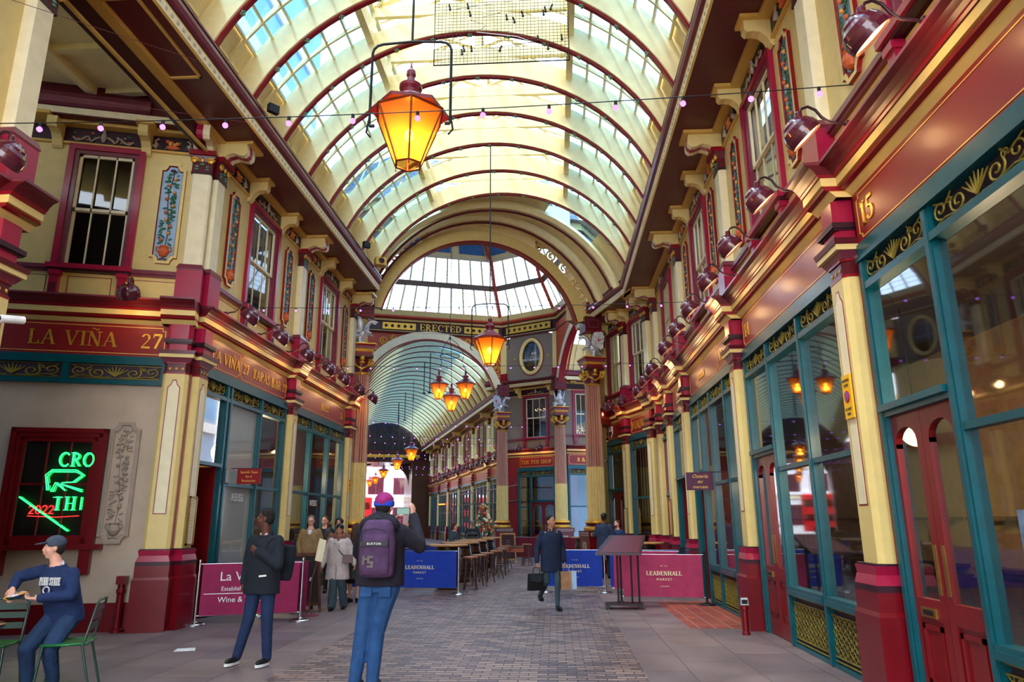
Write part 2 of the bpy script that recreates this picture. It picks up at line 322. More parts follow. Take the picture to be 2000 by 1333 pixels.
def sans(mb, text, x, z, h, y=0, m=0, align='CENTER', sx=1.0, dep=.002, shear=0, sp=1.0):
    key = (text, shear, sp)
    if key not in _tc:
        cu = bpy.data.curves.new('t', 'FONT'); cu.body = text; cu.size = 1; cu.shear = shear; cu.space_character = sp; cu.resolution_u = 3; cu.extrude = .5; cu.align_x = 'LEFT'
        ob = bpy.data.objects.new('t', cu); me = ob.to_mesh()
        vs = [tuple(v.co) for v in me.vertices]; fs = [tuple(p.vertices) for p in me.polygons]; ob.to_mesh_clear()
        bpy.data.objects.remove(ob); bpy.data.curves.remove(cu); _tc[key] = (vs, fs)
    vs, fs = _tc[key]
    if not vs: return
    xs = [v[0] for v in vs]; W = max(xs); s_ = h / .73
    ox = x - (W * s_ * sx / 2 if align == 'CENTER' else 0)
    mb.add([(ox + v[0] * s_ * sx, y - dep / 2 - v[2] * dep, z + v[1] * s_) for v in vs], fs, m)

# ================================================================== frames and large structure
class Fr:   # x = viewer's right along the wall, y = into the wall, w = outward
    def __init__(s, ox, oy, ang): s.o = (ox, oy); s.a = ang
    def at(s, x, w=0, z=0):
        c, n = math.cos(s.a), math.sin(s.a); y = -w
        return (s.o[0] + x * c - y * n, s.o[1] + x * n + y * c, z)
SK = math.atan2(.309, .951)                      # the crossing is turned 18 degrees
RW = Fr(3.17, 21.4, -PI / 2)                     # x = 21.4 - Y
LW = Fr(-6.2, 11.5, PI / 2)                      # x = Y - 11.5
KA = SK - PI / 2
KW = Fr(3.17 - .314 * 4.3, 21.4 + .95 * 4.3, KA) # kinked right wall, x from far end
VF = Fr(-6.2 - 4.6 * math.cos(.28), 11.42 - 4.6 * math.sin(.28), .28)
NL = Fr(-6.2, -2.0, PI / 2)                      # near left block, ends at Y = 7.25
uF, vF = Vector((.951, .309)), Vector((-.309, .951))
pF = Vector((-2.66, 36.4)); pM = Vector((.30, 34.8)); pL = Vector((-6.02, 21.5)); pR = Vector((1.35, 24.0)); pF2 = Vector((-9.9, 34.05)); pR2 = Vector((2.77, 27.2))
pL2 = Vector((-9.2, 23.4)); pL3 = Vector((-11.8, 31.0)); pC = Vector((-4.46, 29.3))
a_ = math.atan2(pM.y - pF.y, pM.x - pF.x)
PF = Fr(pF.x + 1.5 * .475 - .85 * math.cos(a_), pF.y + 1.5 * .88 - .85 * math.sin(a_), a_)
RA = Fr(pM.x + .3, pM.y + .95, SK)
fo = pF + uF * 1.55 + vF * 38
FW = Fr(fo.x, fo.y, KA)                          # far arm right wall: x = 38 - v

# floor: street setts between two paved edges
def floorpatch(name, x0, x1, y0, y1, m, z=0, label=None):
    mb = MB(); mb.box(x0, x1, y0, y1, z - .12, z); o = mb.build(name, [m]); tag(o, label, None, None, 'structure'); return o
floorpatch('floor', -3.1, .95, -8, 18, 'cobble', label='grey stone setts of the street down the middle')
floorpatch('floor', -30, -3.1, -8, 18, 'slab', label='worn paving slabs along the left shops')
floorpatch('floor', .95, 3.4, -8, 11.8, 'slab', label='paving slabs along the near right shops')
floorpatch('floor', .95, 2.05, 11.8, 18, 'slab', label='paving slabs beside the red tiled patch')
floorpatch('floor', 2.05, 3.4, 11.8, 15.6, 'tiler', label='square red tiles laid by the shop doorway')
floorpatch('floor', 2.05, 3.4, 15.6, 18, 'slab', label='paving slabs behind the red tiled patch')
floorpatch('floor', -60, 30, 18, 130, 'cobble', label='stone setts of the crossing and far arcade')
floorpatch('floor', 3.4, 9, -8, 18, 'dkint', label='dark floor inside the right shops')

# ------------------------------------------------------------------ shared facade pieces
CORN = [(.02, 4.88), (.08, 4.94), (.09, 4.95), (.14, 4.965), (.15, 4.985), (.13, 5.005), (.165, 5.01), (.165, 5.10), (.18, 5.105), (.19, 5.13), (.2, 5.14), (.22, 5.18), (.26, 5.225), (.31, 5.25), (.32, 5.255), (.32, 5.285), (0, 5.30)]
CM = [0, 1, 2, 2, 2, 1, 0, 3, 2, 2, 3, 3, 3, 3, 4, 3]
CMAT = ['cream', 'yell', 'crim', 'maroon', 'mauve']
def cornice(fr, L, pils, n, extra=0, lab=''):
    mb = MB(); xs = [-extra]
    brk = []
    for p in sorted(pils): brk.append((p - .27, p + .27))
    cur = -extra
    for a, b in brk:
        if a > cur: mb.prof(CORN, cur, a, CM)
        mb.prof(CORN, max(a, -extra), b, CM, w0=.16); cur = b
    if cur < L + extra: mb.prof(CORN, cur, L + extra, CM)
    o = mb.build('trim_%d' % n, CMAT, loc=fr.at(0, 0, 0), rz=fr.a); tag(o, 'red, cream and maroon cornice moulding above the shop signs %s' % lab, None, None, 'structure')
def entab(fr, L, pils, smalls, n, x0=0, lab='', ends=(0, 0), soff=True):
    mb = MB(); mats = ['maroon', 'pale', 'mauve', 'yell', 'dark', 'stone']
    # frieze backing, fillet that steps out round each bracket
    mb.box(x0, L, -.03, .1, 8.15, 8.5, 4)
    mb.box(x0, L, -.05, 0, 8.12, 8.16, 3)
    segs = sorted([(p - .24, p + .24, .72) for p in pils] + [(p - .15, p + .15, .46) for p in smalls]); cur = x0
    def fil(a, b, w_): mb.box(a, b, -w_, 0, 8.44, 8.5, 3)
    for a, b, w_ in segs:
        if a > cur: fil(cur, a, .2)
        fil(max(a, x0), min(b, L), w_); cur = b
    if cur < L: fil(cur, L, .2)
    if soff:
        fp = [(-.0, 8.5), (.88, 8.5), (.89, 8.47), (.92, 8.5), (.93, 8.64), (.94, 8.65), (.91, 8.67), (.93, 8.69), (.98, 8.72), (1.01, 8.78), (1.0, 8.85), (.97, 8.9), (.99, 8.91), (.99, 8.95), (.80, 8.97), (0, 8.97)]
        fm = [0, 3, 3, 1, 3, 0, 4, 2, 2, 2, 2, 4, 2, 0, 0]
        mb.prof(fp, x0 - ends[0], L + ends[1], fm)
        for k in range(int((L - x0) / .16)):   # stencilled pattern on the pale band
            xx = x0 + .08 + k * .16; mb.box(xx - .03, xx + .03, -.934, -.92, 8.55, 8.60, 5)
    o = mb.build('trim_%d' % n, mats, loc=fr.at(0, 0, 0), rz=fr.a); tag(o, 'deep maroon eaves with pale stencilled band and gutter roll %s' % lab, None, None, 'structure')

def pil_meshes():
    r = {}
    mb = MB()
    mb.box(-.27, .27, -.28, 0, 0, .76, 0); mb.frus((.27, .14), (.25, .13), .76, .80, 0, 0, -.14); mb.box(-.25, .25, -.26, 0, .80, .97, 0); mb.box(-.25, .25, -.26, 0, .97, 1.03, 1)
    mb.frus((.245, .1275), (.215, .1125), 1.03, 1.12, 2, 0, -.127); mb.frus((.215, .1125), (.235, .1225), 1.12, 1.2, 2, 0, -.12); mb.box(-.22, .22, -.23, 0, 1.2, 1.22, 1)
    r['pedestal'] = mb.mesh('pedestal', ['plinth', 'dark', 'pink'])
    mb = MB()
    oc = lambda hw, c, f: [(-hw, 0), (-hw, -f + c), (-hw + c, -f), (hw - c, -f), (hw, -f + c), (hw, 0)]
    mb.polyxy(oc(.2, .05, .18), 1.22, 4.05, 0)
    mb.box(-.225, -.2, -.03, 0, 1.22, 4.05, 2); mb.box(.2, .225, -.03, 0, 1.22, 4.05, 2)
    mb.polyxz([(-.1, 1.75), (.1, 1.75), (.1, 3.8), (.05, 3.86), (.03, 3.93), (-.03, 3.93), (-.05, 3.86), (-.1, 3.8)], -.184, -.18, 2)
    mb.polyxz([(-.085, 1.765), (.085, 1.765), (.085, 3.79), (.04, 3.845), (.02, 3.91), (-.02, 3.91), (-.04, 3.845), (-.085, 3.79)], -.187, -.18, 1)
    r['shaft'] = mb.mesh('shaft', ['cream', 'pale', 'crim'])
    mb = MB()
    mb.polyxy(oc(.205, .05, .185), 4.03, 4.06, 1); mb.polyxy(oc(.19, .05, .17), 4.06, 4.2, 0)
    for k in range(3): mb.lathe([(.0, 0), (.022, .004), (0, .012)], (k - 1) * .1, -.17, 8, 3, cz=4.12, axis='y')
    mb.polyxy(oc(.205, .05, .185), 4.2, 4.225, 1); mb.frus((.2, .09), (.26, .12), 4.225, 4.3, 4, 0, -.09); mb.box(-.27, .27, -.25, 0, 4.3, 4.36, 2); mb.frus((.275, .13), (.3, .14), 4.36, 4.42, 0, 0, -.13)
    r['capital'] = mb.mesh('capital', ['maroon', 'crim', 'cream', 'gold', 'mauve'])
    mb = MB(); mb.polyxy(oc(.19, .05, .2), 4.42, 4.88, 0); mb.box(-.22, .22, -.24, 0, 4.56, 4.62, 1); mb.box(-.205, .205, -.22, 0, 4.54, 4.56, 1)
    r['block'] = mb.mesh('block', ['pink', 'dark'])
    # upper pilaster
    mb = MB(); mb.box(-.21, .21, -.2, 0, 5.28, 5.86, 0); mb.frus((.2, .1), (.225, .11), 5.86, 5.89, 1, 0, -.1); mb.frus((.225, .11), (.185, .09), 5.89, 5.97, 1, 0, -.1); r['u_base'] = mb.mesh('base', ['pink', 'mauve'])
    mb = MB(); mb.polyxy(oc(.165, .03, .13), 5.97, 7.72, 0); r['u_shaft'] = mb.mesh('shaft', ['pale'])
    mb = MB(); mb.box(-.18, .18, -.145, 0, 7.72, 7.76, 2); mb.box(-.17, .17, -.14, 0, 7.76, 7.95, 0); mb.frus((.17, .08), (.22, .11), 7.95, 8.06, 0, 0, -.08); mb.box(-.23, .23, -.24, 0, 8.06, 8.15, 3)
    for s_ in (-1, 1):
        pts = [(s_ * .14 + .065 * (1 - k / 16) * math.cos(k * .8), -.17, 7.97 + .065 * (1 - k / 16) * math.sin(k * .8)) for k in range(14)]; mb.tube(pts, .016, 5, 1)
        mb.ell((s_ * .14, -.16, 7.97), (.055, .03, .055), 1, 8, 5)
        for q in range(2): mb.ell((s_ * .09, -.15, 7.86 - q * .05), (.04, .02, .018), 4, 6, 4); 
    mb.ell((0, -.17, 7.98), (.04, .03, .05), 1, 8, 5); mb.ell((0, -.16, 7.9), (.05, .02, .02), 4, 6, 4)
    r['u_cap'] = mb.mesh('capital', ['maroon', 'gold', 'dark', 'crim', 'rosette'])
    def brk(hw, s_, prof_):
        mb = MB(); n_ = len(prof_)
        for j in range(n_ - 1):
            (w0, z0), (w1, z1) = prof_[j], prof_[j + 1]
            for q in range(3):
                xa, xb = -hw + q * hw * 2 / 3, -hw + (q + 1) * hw * 2 / 3
                mb.add([(xa, -w0, z0), (xb, -w0, z0), (xb, -w1, z1), (xa, -w1, z1)], [(0, 1, 2, 3)], 1 if (q == 1 and s_) else 0)
        for s2 in (-hw, hw): mb.add([(s2, -p[0], p[1]) for p in prof_] + [(s2, 0, 8.44), (s2, 0, prof_[0][1])], [tuple(range(n_ + 2))], 2)
        return mb
    bp = [(.05, 7.98), (.1, 8.02), (.16, 8.12), (.26, 8.22), (.38, 8.25), (.5, 8.2), (.58, 8.19), (.63, 8.24), (.64, 8.32), (.62, 8.44)]
    m1 = brk(.17, 1, bp); r['bracket'] = m1.mesh('bracket', ['pale', 'pink', 'cream'])
    bp2 = [(.02, 8.02), (.06, 8.06), (.1, 8.16), (.18, 8.24), (.28, 8.26), (.36, 8.25), (.4, 8.3), (.4, 8.44)]
    m2 = brk(.08, 0, bp2); r['sbracket'] = m2.mesh('small_bracket', ['cream', 'pink', 'cream'])
    # relief groups for the frieze
    for nm, kind in (('f_fruit', 0), ('f_figure', 1)):
        mb = MB(); rr = random.Random(3 + kind)
        if kind == 0:
            mb.ell((0, -.05, 8.22), (.13, .05, .04), 2, 8, 5)
            for q in range(7): mb.ell((rr.uniform(-.1, .1), -.06, 8.27 + rr.uniform(0, .07)), .035, 2 if q % 2 else 3, 7, 5)
            for s_ in (-1, 1): mb.tube([(s_ * .32, -.05, 8.2), (s_ * .27, -.06, 8.26), (s_ * .3, -.06, 8.33), (s_ * .24, -.06, 8.37)], [.05, .04, .015, .02], 6, 4)
            for q in range(16): mb.ell((rr.uniform(-.3, .3), -.045, 8.2 + rr.uniform(-.01, .16)), (.035, .012, .016), 1, 6, 4)
        else:
            mb.ell((0, -.05, 8.29), (.05, .04, .1), 4, 8, 6); mb.ell((0, -.06, 8.4), .032, 4, 8, 6)
            for s_ in (-1, 1):
                mb.tube([(s_ * (.06 + .05 * k + .03 * math.sin(k)), -.05, 8.24 + .05 * math.cos(k * 1.4)) for k in range(9)], .02, 5, 4)
                for q in range(8): mb.ell((s_ * rr.uniform(.1, .5), -.045, 8.2 + rr.uniform(0, .17)), (.03, .015, .02), (1, 2, 4)[q % 3], 6, 4)
        r[nm] = mb.mesh('relief', ['maroon', 'leaf', 'terra', 'peach', 'stoned'])
    # cartouche with fruit tree in vase
    def outl(hw, z0, z1, c):
        return [(-hw, z0 + c), (-hw + c * .5, z0 + c), (-hw + c * .9, z0 + c * .45), (-hw + c, z0), (hw - c, z0), (hw - c * .9, z0 + c * .45), (hw - c * .5, z0 + c), (hw, z0 + c),
                (hw, z1 - c), (hw - c * .5, z1 - c), (hw - c * .9, z1 - c * .45), (hw - c, z1), (-hw + c, z1), (-hw + c * .9, z1 - c * .45), (-hw + c * .5, z1 - c), (-hw, z1 - c)]
    def cart(mats_, sc1):
        hw, z0, z1, c = .225, 6.0, 7.92, .11
        fr_ = MB(); A = outl(hw, z0, z1, c); B = outl(hw - .05, z0 + .05, z1 - .05, c - .01); D = outl(hw - .062, z0 + .062, z1 - .062, c - .012)
        n_ = len(A)
        for P_, Q_, y0, y1, mi in ((A, B, -.05, -.05, 0), (B, D, -.05, -.03, 1)):
            fr_.add([(x, y0, z) for x, z in P_] + [(x, y1, z) for x, z in Q_], [(i, (i + 1) % n_, (i + 1) % n_ + n_, i + n_) for i in range(n_)], mi)
        fr_.add([(x, 0, z) for x, z in A] + [(x, -.05, z) for x, z in A], [(i, (i + 1) % n_, (i + 1) % n_ + n_, i + n_) for i in range(n_)], 1)
        bk = MB(); bk.polyxz(D, -.012, -.004, 0)
        vs = MB(); vs.lathe([(.02, 6.12), (.06, 6.14), (.09, 6.2), (.085, 6.26), (.06, 6.29), (.08, 6.32)], 0, -.03, 12, 0)
        for s_ in (-1, 1): vs.tube([(s_ * .07, -.03, 6.3), (s_ * .12, -.03, 6.31), (s_ * .125, -.03, 6.25), (s_ * .08, -.03, 6.2)], .012, 5, 0)
        rr = random.Random(5); fo_ = MB()
        fo_.tube([(.03 * math.sin(z * 5), -.025, z) for z in [6.3 + i * .1 for i in range(16)]], .008, 5, 1)
        for k in range(58):
            z = 6.36 + k * .0245; sx = rr.choice((-1, 1)); ln = rr.uniform(.03, .05); ax = sx * rr.uniform(.02, .1)
            ro = Matrix.Rotation(rr.uniform(-.8, .8), 3, 'Y'); fo_.ell((ax, -.03 - rr.uniform(0, .015), z), (ln, .007, ln * .42), 0, 6, 4, ro)
        fo_.ell((0, -.03, 7.78), (.05, .012, .03), 2, 6, 4)
        fo_.tube([(-.06, -.02, 6.08), (0, -.03, 6.1), (.06, -.02, 6.08)], .014, 5, 1)
        fu = MB(); fu.ell((0, 0, 0), .03, 0, 8, 6)
        fpos = [(rr.choice((-1, 1)) * rr.uniform(.02, .09), -.045, 6.44 + k * .13) for k in range(10)]
        return [('frame', fr_.mesh('frame', mats_[0])), ('panel', bk.mesh('panel', mats_[1])), ('vase', vs.mesh('vase', mats_[2])), ('foliage', fo_.mesh('foliage', mats_[3])), ('fruit', (fu.mesh('fruit', mats_[4][:1]), fu.mesh('fruit', mats_[4][1:2]), fpos))]
    r['cart'] = cart((['cream', 'crim'], ['blue'], ['terra'], ['leaf', 'darkwood', 'purple'], ['terra', 'peach']), 1)
    r['cartstone'] = cart((['stoned', 'stone'], ['stone'], ['stoned'], ['stoned'] * 3, ['stoned'] * 2), 1)
    # upper sash window, 1.5 wide
    def win(hw):
        f_ = MB()
        z0, z1 = 5.86, 8.12
        for (o, i_, y0, y1, mi) in ((hw, hw - .1, -.07, .1, 0), (hw - .1, hw - .17, -.04, .1, 1)):
            d = .1 if mi == 0 else .17; d0 = 0 if mi == 0 else .1
            f_.box(-o, -i_, y0, y1, z0, z1 - d0, mi); f_.box(i_, o, y0, y1, z0, z1 - d0, mi); f_.box(-i_, i_, y0, y1, z1 - d, z1 - d0, mi)
        f_.box(-hw - .04, hw + .04, -.16, .1, z0 - .08, z0, 0); f_.box(-hw - .02, hw + .02, -.12, .1, z0 - .12, z0 - .08, 2)
        s_ = MB(); a, b, zz0, zz1 = -hw + .17, hw - .17, z0, z1 - .17; zm = (zz0 + zz1) / 2
        for (p, q, y) in ((zz0, zm + .02, .04), (zm - .02, zz1, .0)):
            s_.box(a, a + .05, y, y + .04, p, q); s_.box(b - .05, b, y, y + .04, p, q); s_.box(a, b, y, y + .04, p, p + .05); s_.box(a, b, y, y + .04, q - .05, q)
            for k in (1, 2): xx = a + (b - a) * k / 3; s_.box(xx - .012, xx + .012, y, y + .03, p, q)
        g = MB(); g.add([(a + .02, .05, zz0), (b - .02, .05, zz0), (b - .02, .05, zz1), (a + .02, .05, zz1)], [(0, 1, 2, 3)])
        return f_.mesh('frame', ['pink', 'mauve', 'dark']), s_.mesh('sash', ['pale']), g.mesh('glass', ['glassd'])
    r['win'] = win(.78); r['winn'] = win(.62)
    c = MB(); c.box(-.07, .07, -.1, 0, 5.3, 5.7, 0); c.box(-.09, .09, -.13, 0, 5.66, 5.74, 0)
    for k in range(3): c.box(-.045 + k * .035, -.025 + k * .035, -.104, -.1, 5.36, 5.52, 1)
    r['corbel'] = c.mesh('corbel', ['pink', 'dark'])
    return r
M['towerm'] = mat('tower_tint_blue', (120, 160, 196), .5, var=.1, scale=.4)  # blue picked so the added towers colour the roof panes
M['gableglass'] = mat('gable_glass_opaque', (52, 84, 116), .3, var=.15, scale=1.5)  # opaque blue sheet, hides the bright sky behind the gable slats
PM = pil_meshes()
def scroll_unit(w_=1.0, h=.24):
    mb = MB()
    def spiral(cx, cz, r0, turns, a0, sg, n_=16):
        return [(cx + r0 * (1 - .8 * k / n_) * math.cos(a0 + sg * turns * 2 * PI * k / n_), 0, cz + r0 * (1 - .8 * k / n_) * math.sin(a0 + sg * turns * 2 * PI * k / n_)) for k in range(n_ + 1)]
    for s_ in (-1, 1):
        mb.tube(spiral(s_ * w_ * .2, -.02, h * .38, 1.4, PI / 2 - s_ * 1.0, -s_), .011, 4, 0); mb.tube(spiral(s_ * w_ * .4, .01, h * .34, 1.3, -PI / 2, s_), .010, 4, 0)
        mb.tube([(s_ * w_ * .05, 0, -h * .4), (s_ * w_ * .2, 0, -h * .42), (s_ * w_ * .36, 0, -h * .3), (s_ * w_ * .47, 0, -h * .42)], .01, 4, 0)
        mb.tube([(s_ * w_ * .26, 0, h * .42), (s_ * w_ * .33, 0, h * .1), (s_ * w_ * .47, 0, h * .4)], .01, 4, 0)
        mb.tube(spiral(s_ * w_ * .29, h * .2, h * .16, 1.2, 0, s_, 10), .008, 4, 0)
    for k in range(-3, 4): mb.tube([(0, 0, -h * .35), (k * .024, 0, -h * .05), (k * .045, 0, h * (.42 - abs(k) * .07))], [.007, .012, .006], 4, 0)
    mb.box(-w_ / 2, w_ / 2, -.008, .008, h * .46, h * .5); mb.box(-w_ / 2, w_ / 2, -.008, .008, -h * .5, -h * .46)
    return mb.mesh('scrollwork', ['grille'])
SCR = scroll_unit()
def lattice_unit(w_=1.0, h=.58):
    mb = MB(); n_ = 9
    for z in (-h / 2 + .01, -h / 2 + .06, h / 2 - .08, h / 2 - .01): mb.box(-w_ / 2, w_ / 2, -.012, .006, z - .007, z + .007)
    for k in range(n_):
        x = -w_ / 2 + (k + .5) * w_ / n_; d = w_ / n_ / 2
        for r_ in range(5):
            z0 = -h / 2 + .07 + r_ * (h - .16) / 5; dz = (h - .16) / 5
            mb.tube([(x - d, 0, z0), (x - d * .3, 0, z0 + dz * .5), (x - d, 0, z0 + dz)], .007, 3, 0); mb.tube([(x + d, 0, z0), (x + d * .3, 0, z0 + dz * .5), (x + d, 0, z0 + dz)], .007, 3, 0)
            mb.tube([(x, 0, z0), (x, 0, z0 + dz)], .006, 3, 0)
            mb.lathe([(.0, 0), (.022, .006), (0, .014)], x, 0, 6, 0, cz=z0 + dz / 2, axis='y')
    return mb.mesh('lattice', ['grille'])
LAT = lattice_unit()

NUM = dict(window=0, trim=0, door=0)
def nn(k): NUM[k] += 1; return NUM[k]
def pilaster(fr, x, lab, w0=0):
    t = thing('pilaster', lab, 'pilaster', fr.at(x, w0, 0), fr.a, 'cream shop pilasters on red pedestals')
    for p in ('pedestal', 'shaft', 'capital', 'block'): inst(p, PM[p], t)
    return t
def upper_pilaster(fr, x, lab):
    t = thing('upper_pilaster', lab, 'pilaster', fr.at(x, 0, 0), fr.a, 'upper floor pilasters under the eaves')
    for p, q in (('base', 'u_base'), ('shaft', 'u_shaft'), ('capital', 'u_cap'), ('bracket', 'bracket')): inst(p, PM[q], t)
def window(fr, x, lab, key='win', w0=0):
    n_ = nn('window'); t = thing('window_%d' % n_, lab, 'window', fr.at(x, w0, 0), fr.a, None, 'structure')
    for p, me in zip(('frame', 'sash', 'glass'), PM[key]): inst('window_' + p, me, t)
    hw = .68 if key == 'win' else .52
    for s_ in (-1, 1): inst('corbel', PM['corbel'], t, (s_ * hw, 0, 0))
def cartouche(fr, x, lab, key='cart', dz=0, s=1.0, w0=0, small=False):
    t = thing('fruit_panel', lab, 'relief panel', fr.at(x, w0, dz), fr.a, 'painted fruit tree panels' if key == 'cart' else None); t.scale = (s, 1, s if key != 'cart' else 1)
    for nm, me in PM[key]:
        if nm == 'fruit':
            if not small:
                for i, p in enumerate(me[2]): inst(nm, me[i % 2], t, p)
        else:
            o = inst(nm, me, t)
            if nm == 'foliage': o['kind'] = 'stuff'
    return t
def frieze(fr, x, kind, lab):
    o = inst('frieze_relief', PM['f_figure' if kind else 'f_fruit'], None, fr.at(x, 0, 0), fr.a); tag(o, lab, 'relief', 'frieze reliefs under the eaves')
def sbracket(fr, x, lab):
    o = inst('eaves_bracket', PM['sbracket'], None, fr.at(x, 0, 0), fr.a); tag(o, lab, 'bracket', 'small scroll brackets under the eaves')
def wall(fr, name, L, wins, x0=0, lab='', m='cream', z0=5.28, z1=8.5, hwin=.7, skip=False):
    mb = MB(); cur = x0
    for wx in sorted(wins):
        mb.box(cur, wx - hwin, 0, .25, z0, z1, 0); mb.box(wx - hwin, wx + hwin, 0, .25, z0, 5.86, 0); mb.box(wx - hwin, wx + hwin, 0, .25, 8.1, z1, 0); cur = wx + hwin
    mb.box(cur, L, 0, .25, z0, z1, 0)
    mb.box(x0, L, -.05, 0, 5.74, 5.78, 1); mb.box(x0, L, -.08, 0, 5.78, 5.85, 1)
    # panel outlines in the strip above the cornice
    ends = sorted([x0] + [v for wx in wins for v in (wx - hwin, wx + hwin)] + [L])
    for a, b in zip(ends[:-1], ends[1:]):
        a += .16; b -= .16
        if b - a > .3:
            for (p, q, r_, s_) in ((a, b, 5.34, 5.35), (a, b, 5.67, 5.68), (a, a + .012, 5.34, 5.68), (b - .012, b, 5.34, 5.68)): mb.box(p, q, -.004, 0, r_, s_, 2)
    mb.box(x0, L, .7, .75, 5.3, 8.5, 3)      # dark room behind the windows
    mb.box(x0, L, .25, .7, 5.3, 5.35, 3)
    mb.box(x0, L, .05, .3, 4.30, 5.3, 4)
    o = mb.build(name, [m, 'mauve', 'crim', 'dkint', 'sign'], loc=fr.at(0, 0, 0), rz=fr.a); tag(o, lab, None, None, 'structure')
def signboard(fr, x0, x1, lab, texts=(), nm='sign_board', splits=()):
    t = thing(nm, lab, 'shop sign', fr.at((x0 + x1) / 2, 0, 0), fr.a); hw = (x1 - x0) / 2
    mb = MB(); mb.box(-hw, hw, -.03, .05, 4.32, 4.88, 0); mb.build('board', ['sign'], t)
    bd = MB(); cuts = [-hw + .08] + [c_ for s_ in splits for c_ in (s_ - hw - .03, s_ - hw + .03)] + [hw - .08]
    for a, b in zip(cuts[::2], cuts[1::2]):
        z0, z1, c = 4.37, 4.83, .05
        pts = [(a + c, z0), (b - c, z0), (b - c, z0 + c), (b, z0 + c), (b, z1 - c), (b - c, z1 - c), (b - c, z1), (a + c, z1), (a + c, z1 - c), (a, z1 - c), (a, z0 + c), (a + c, z0 + c)]
        for i in range(12):
            p, q = pts[i], pts[(i + 1) % 12]; bd.box(min(p[0], q[0]) - .006, max(p[0], q[0]) + .006, -.035, -.03, min(p[1], q[1]) - .006, max(p[1], q[1]) + .006)
    bd.build('gold_line', ['goldp'], t)
    if texts:
        l = MB()
        for tx, px, h in texts: serif(l, tx, px - hw, 4.6 - h / 2, h, -.03, 0, wx=1.05, dep=.012)
        l.build('lettering', ['gold'], t)
    return t
DOORS = {}
def door_leaf(w_, h):
    mb = MB(); g = MB(); hp = MB(); z1 = h
    mb.box(0, .1, -.03, .03, 0, z1); mb.box(w_ - .1, w_, -.03, .03, 0, z1); mb.box(.1, w_ - .1, -.03, .03, 0, .2); mb.box(.1, w_ - .1, -.03, .03, .78, .95)
    mb.box(.1, w_ - .1, -.01, .02, .2, .78, 0); mb.box(.13, w_ - .13, -.028, 0, .26, .3); mb.box(.13, w_ - .13, -.028, 0, .7, .74); mb.box(.13, .17, -.028, 0, .26, .74); mb.box(w_ - .17, w_ - .13, -.028, 0, .26, .74)
    c = w_ / 2; r_ = w_ / 2 - .1
    arc = [(c + r_ * math.cos(a), z1 - .12 - .14 + .14 * math.sin(a)) for a in [PI * k / 8 for k in range(9)]]
    mb.polyxz([(.1, z1), (.1, z1 - .3)] + arc[::-1] + [(w_ - .1, z1 - .3), (w_ - .1, z1)], -.03, .03)
    g.add([(.1, 0, .95), (w_ - .1, 0, .95), (w_ - .1, 0, z1 - .1), (.1, 0, z1 - .1)], [(0, 1, 2, 3)])
    return mb, g
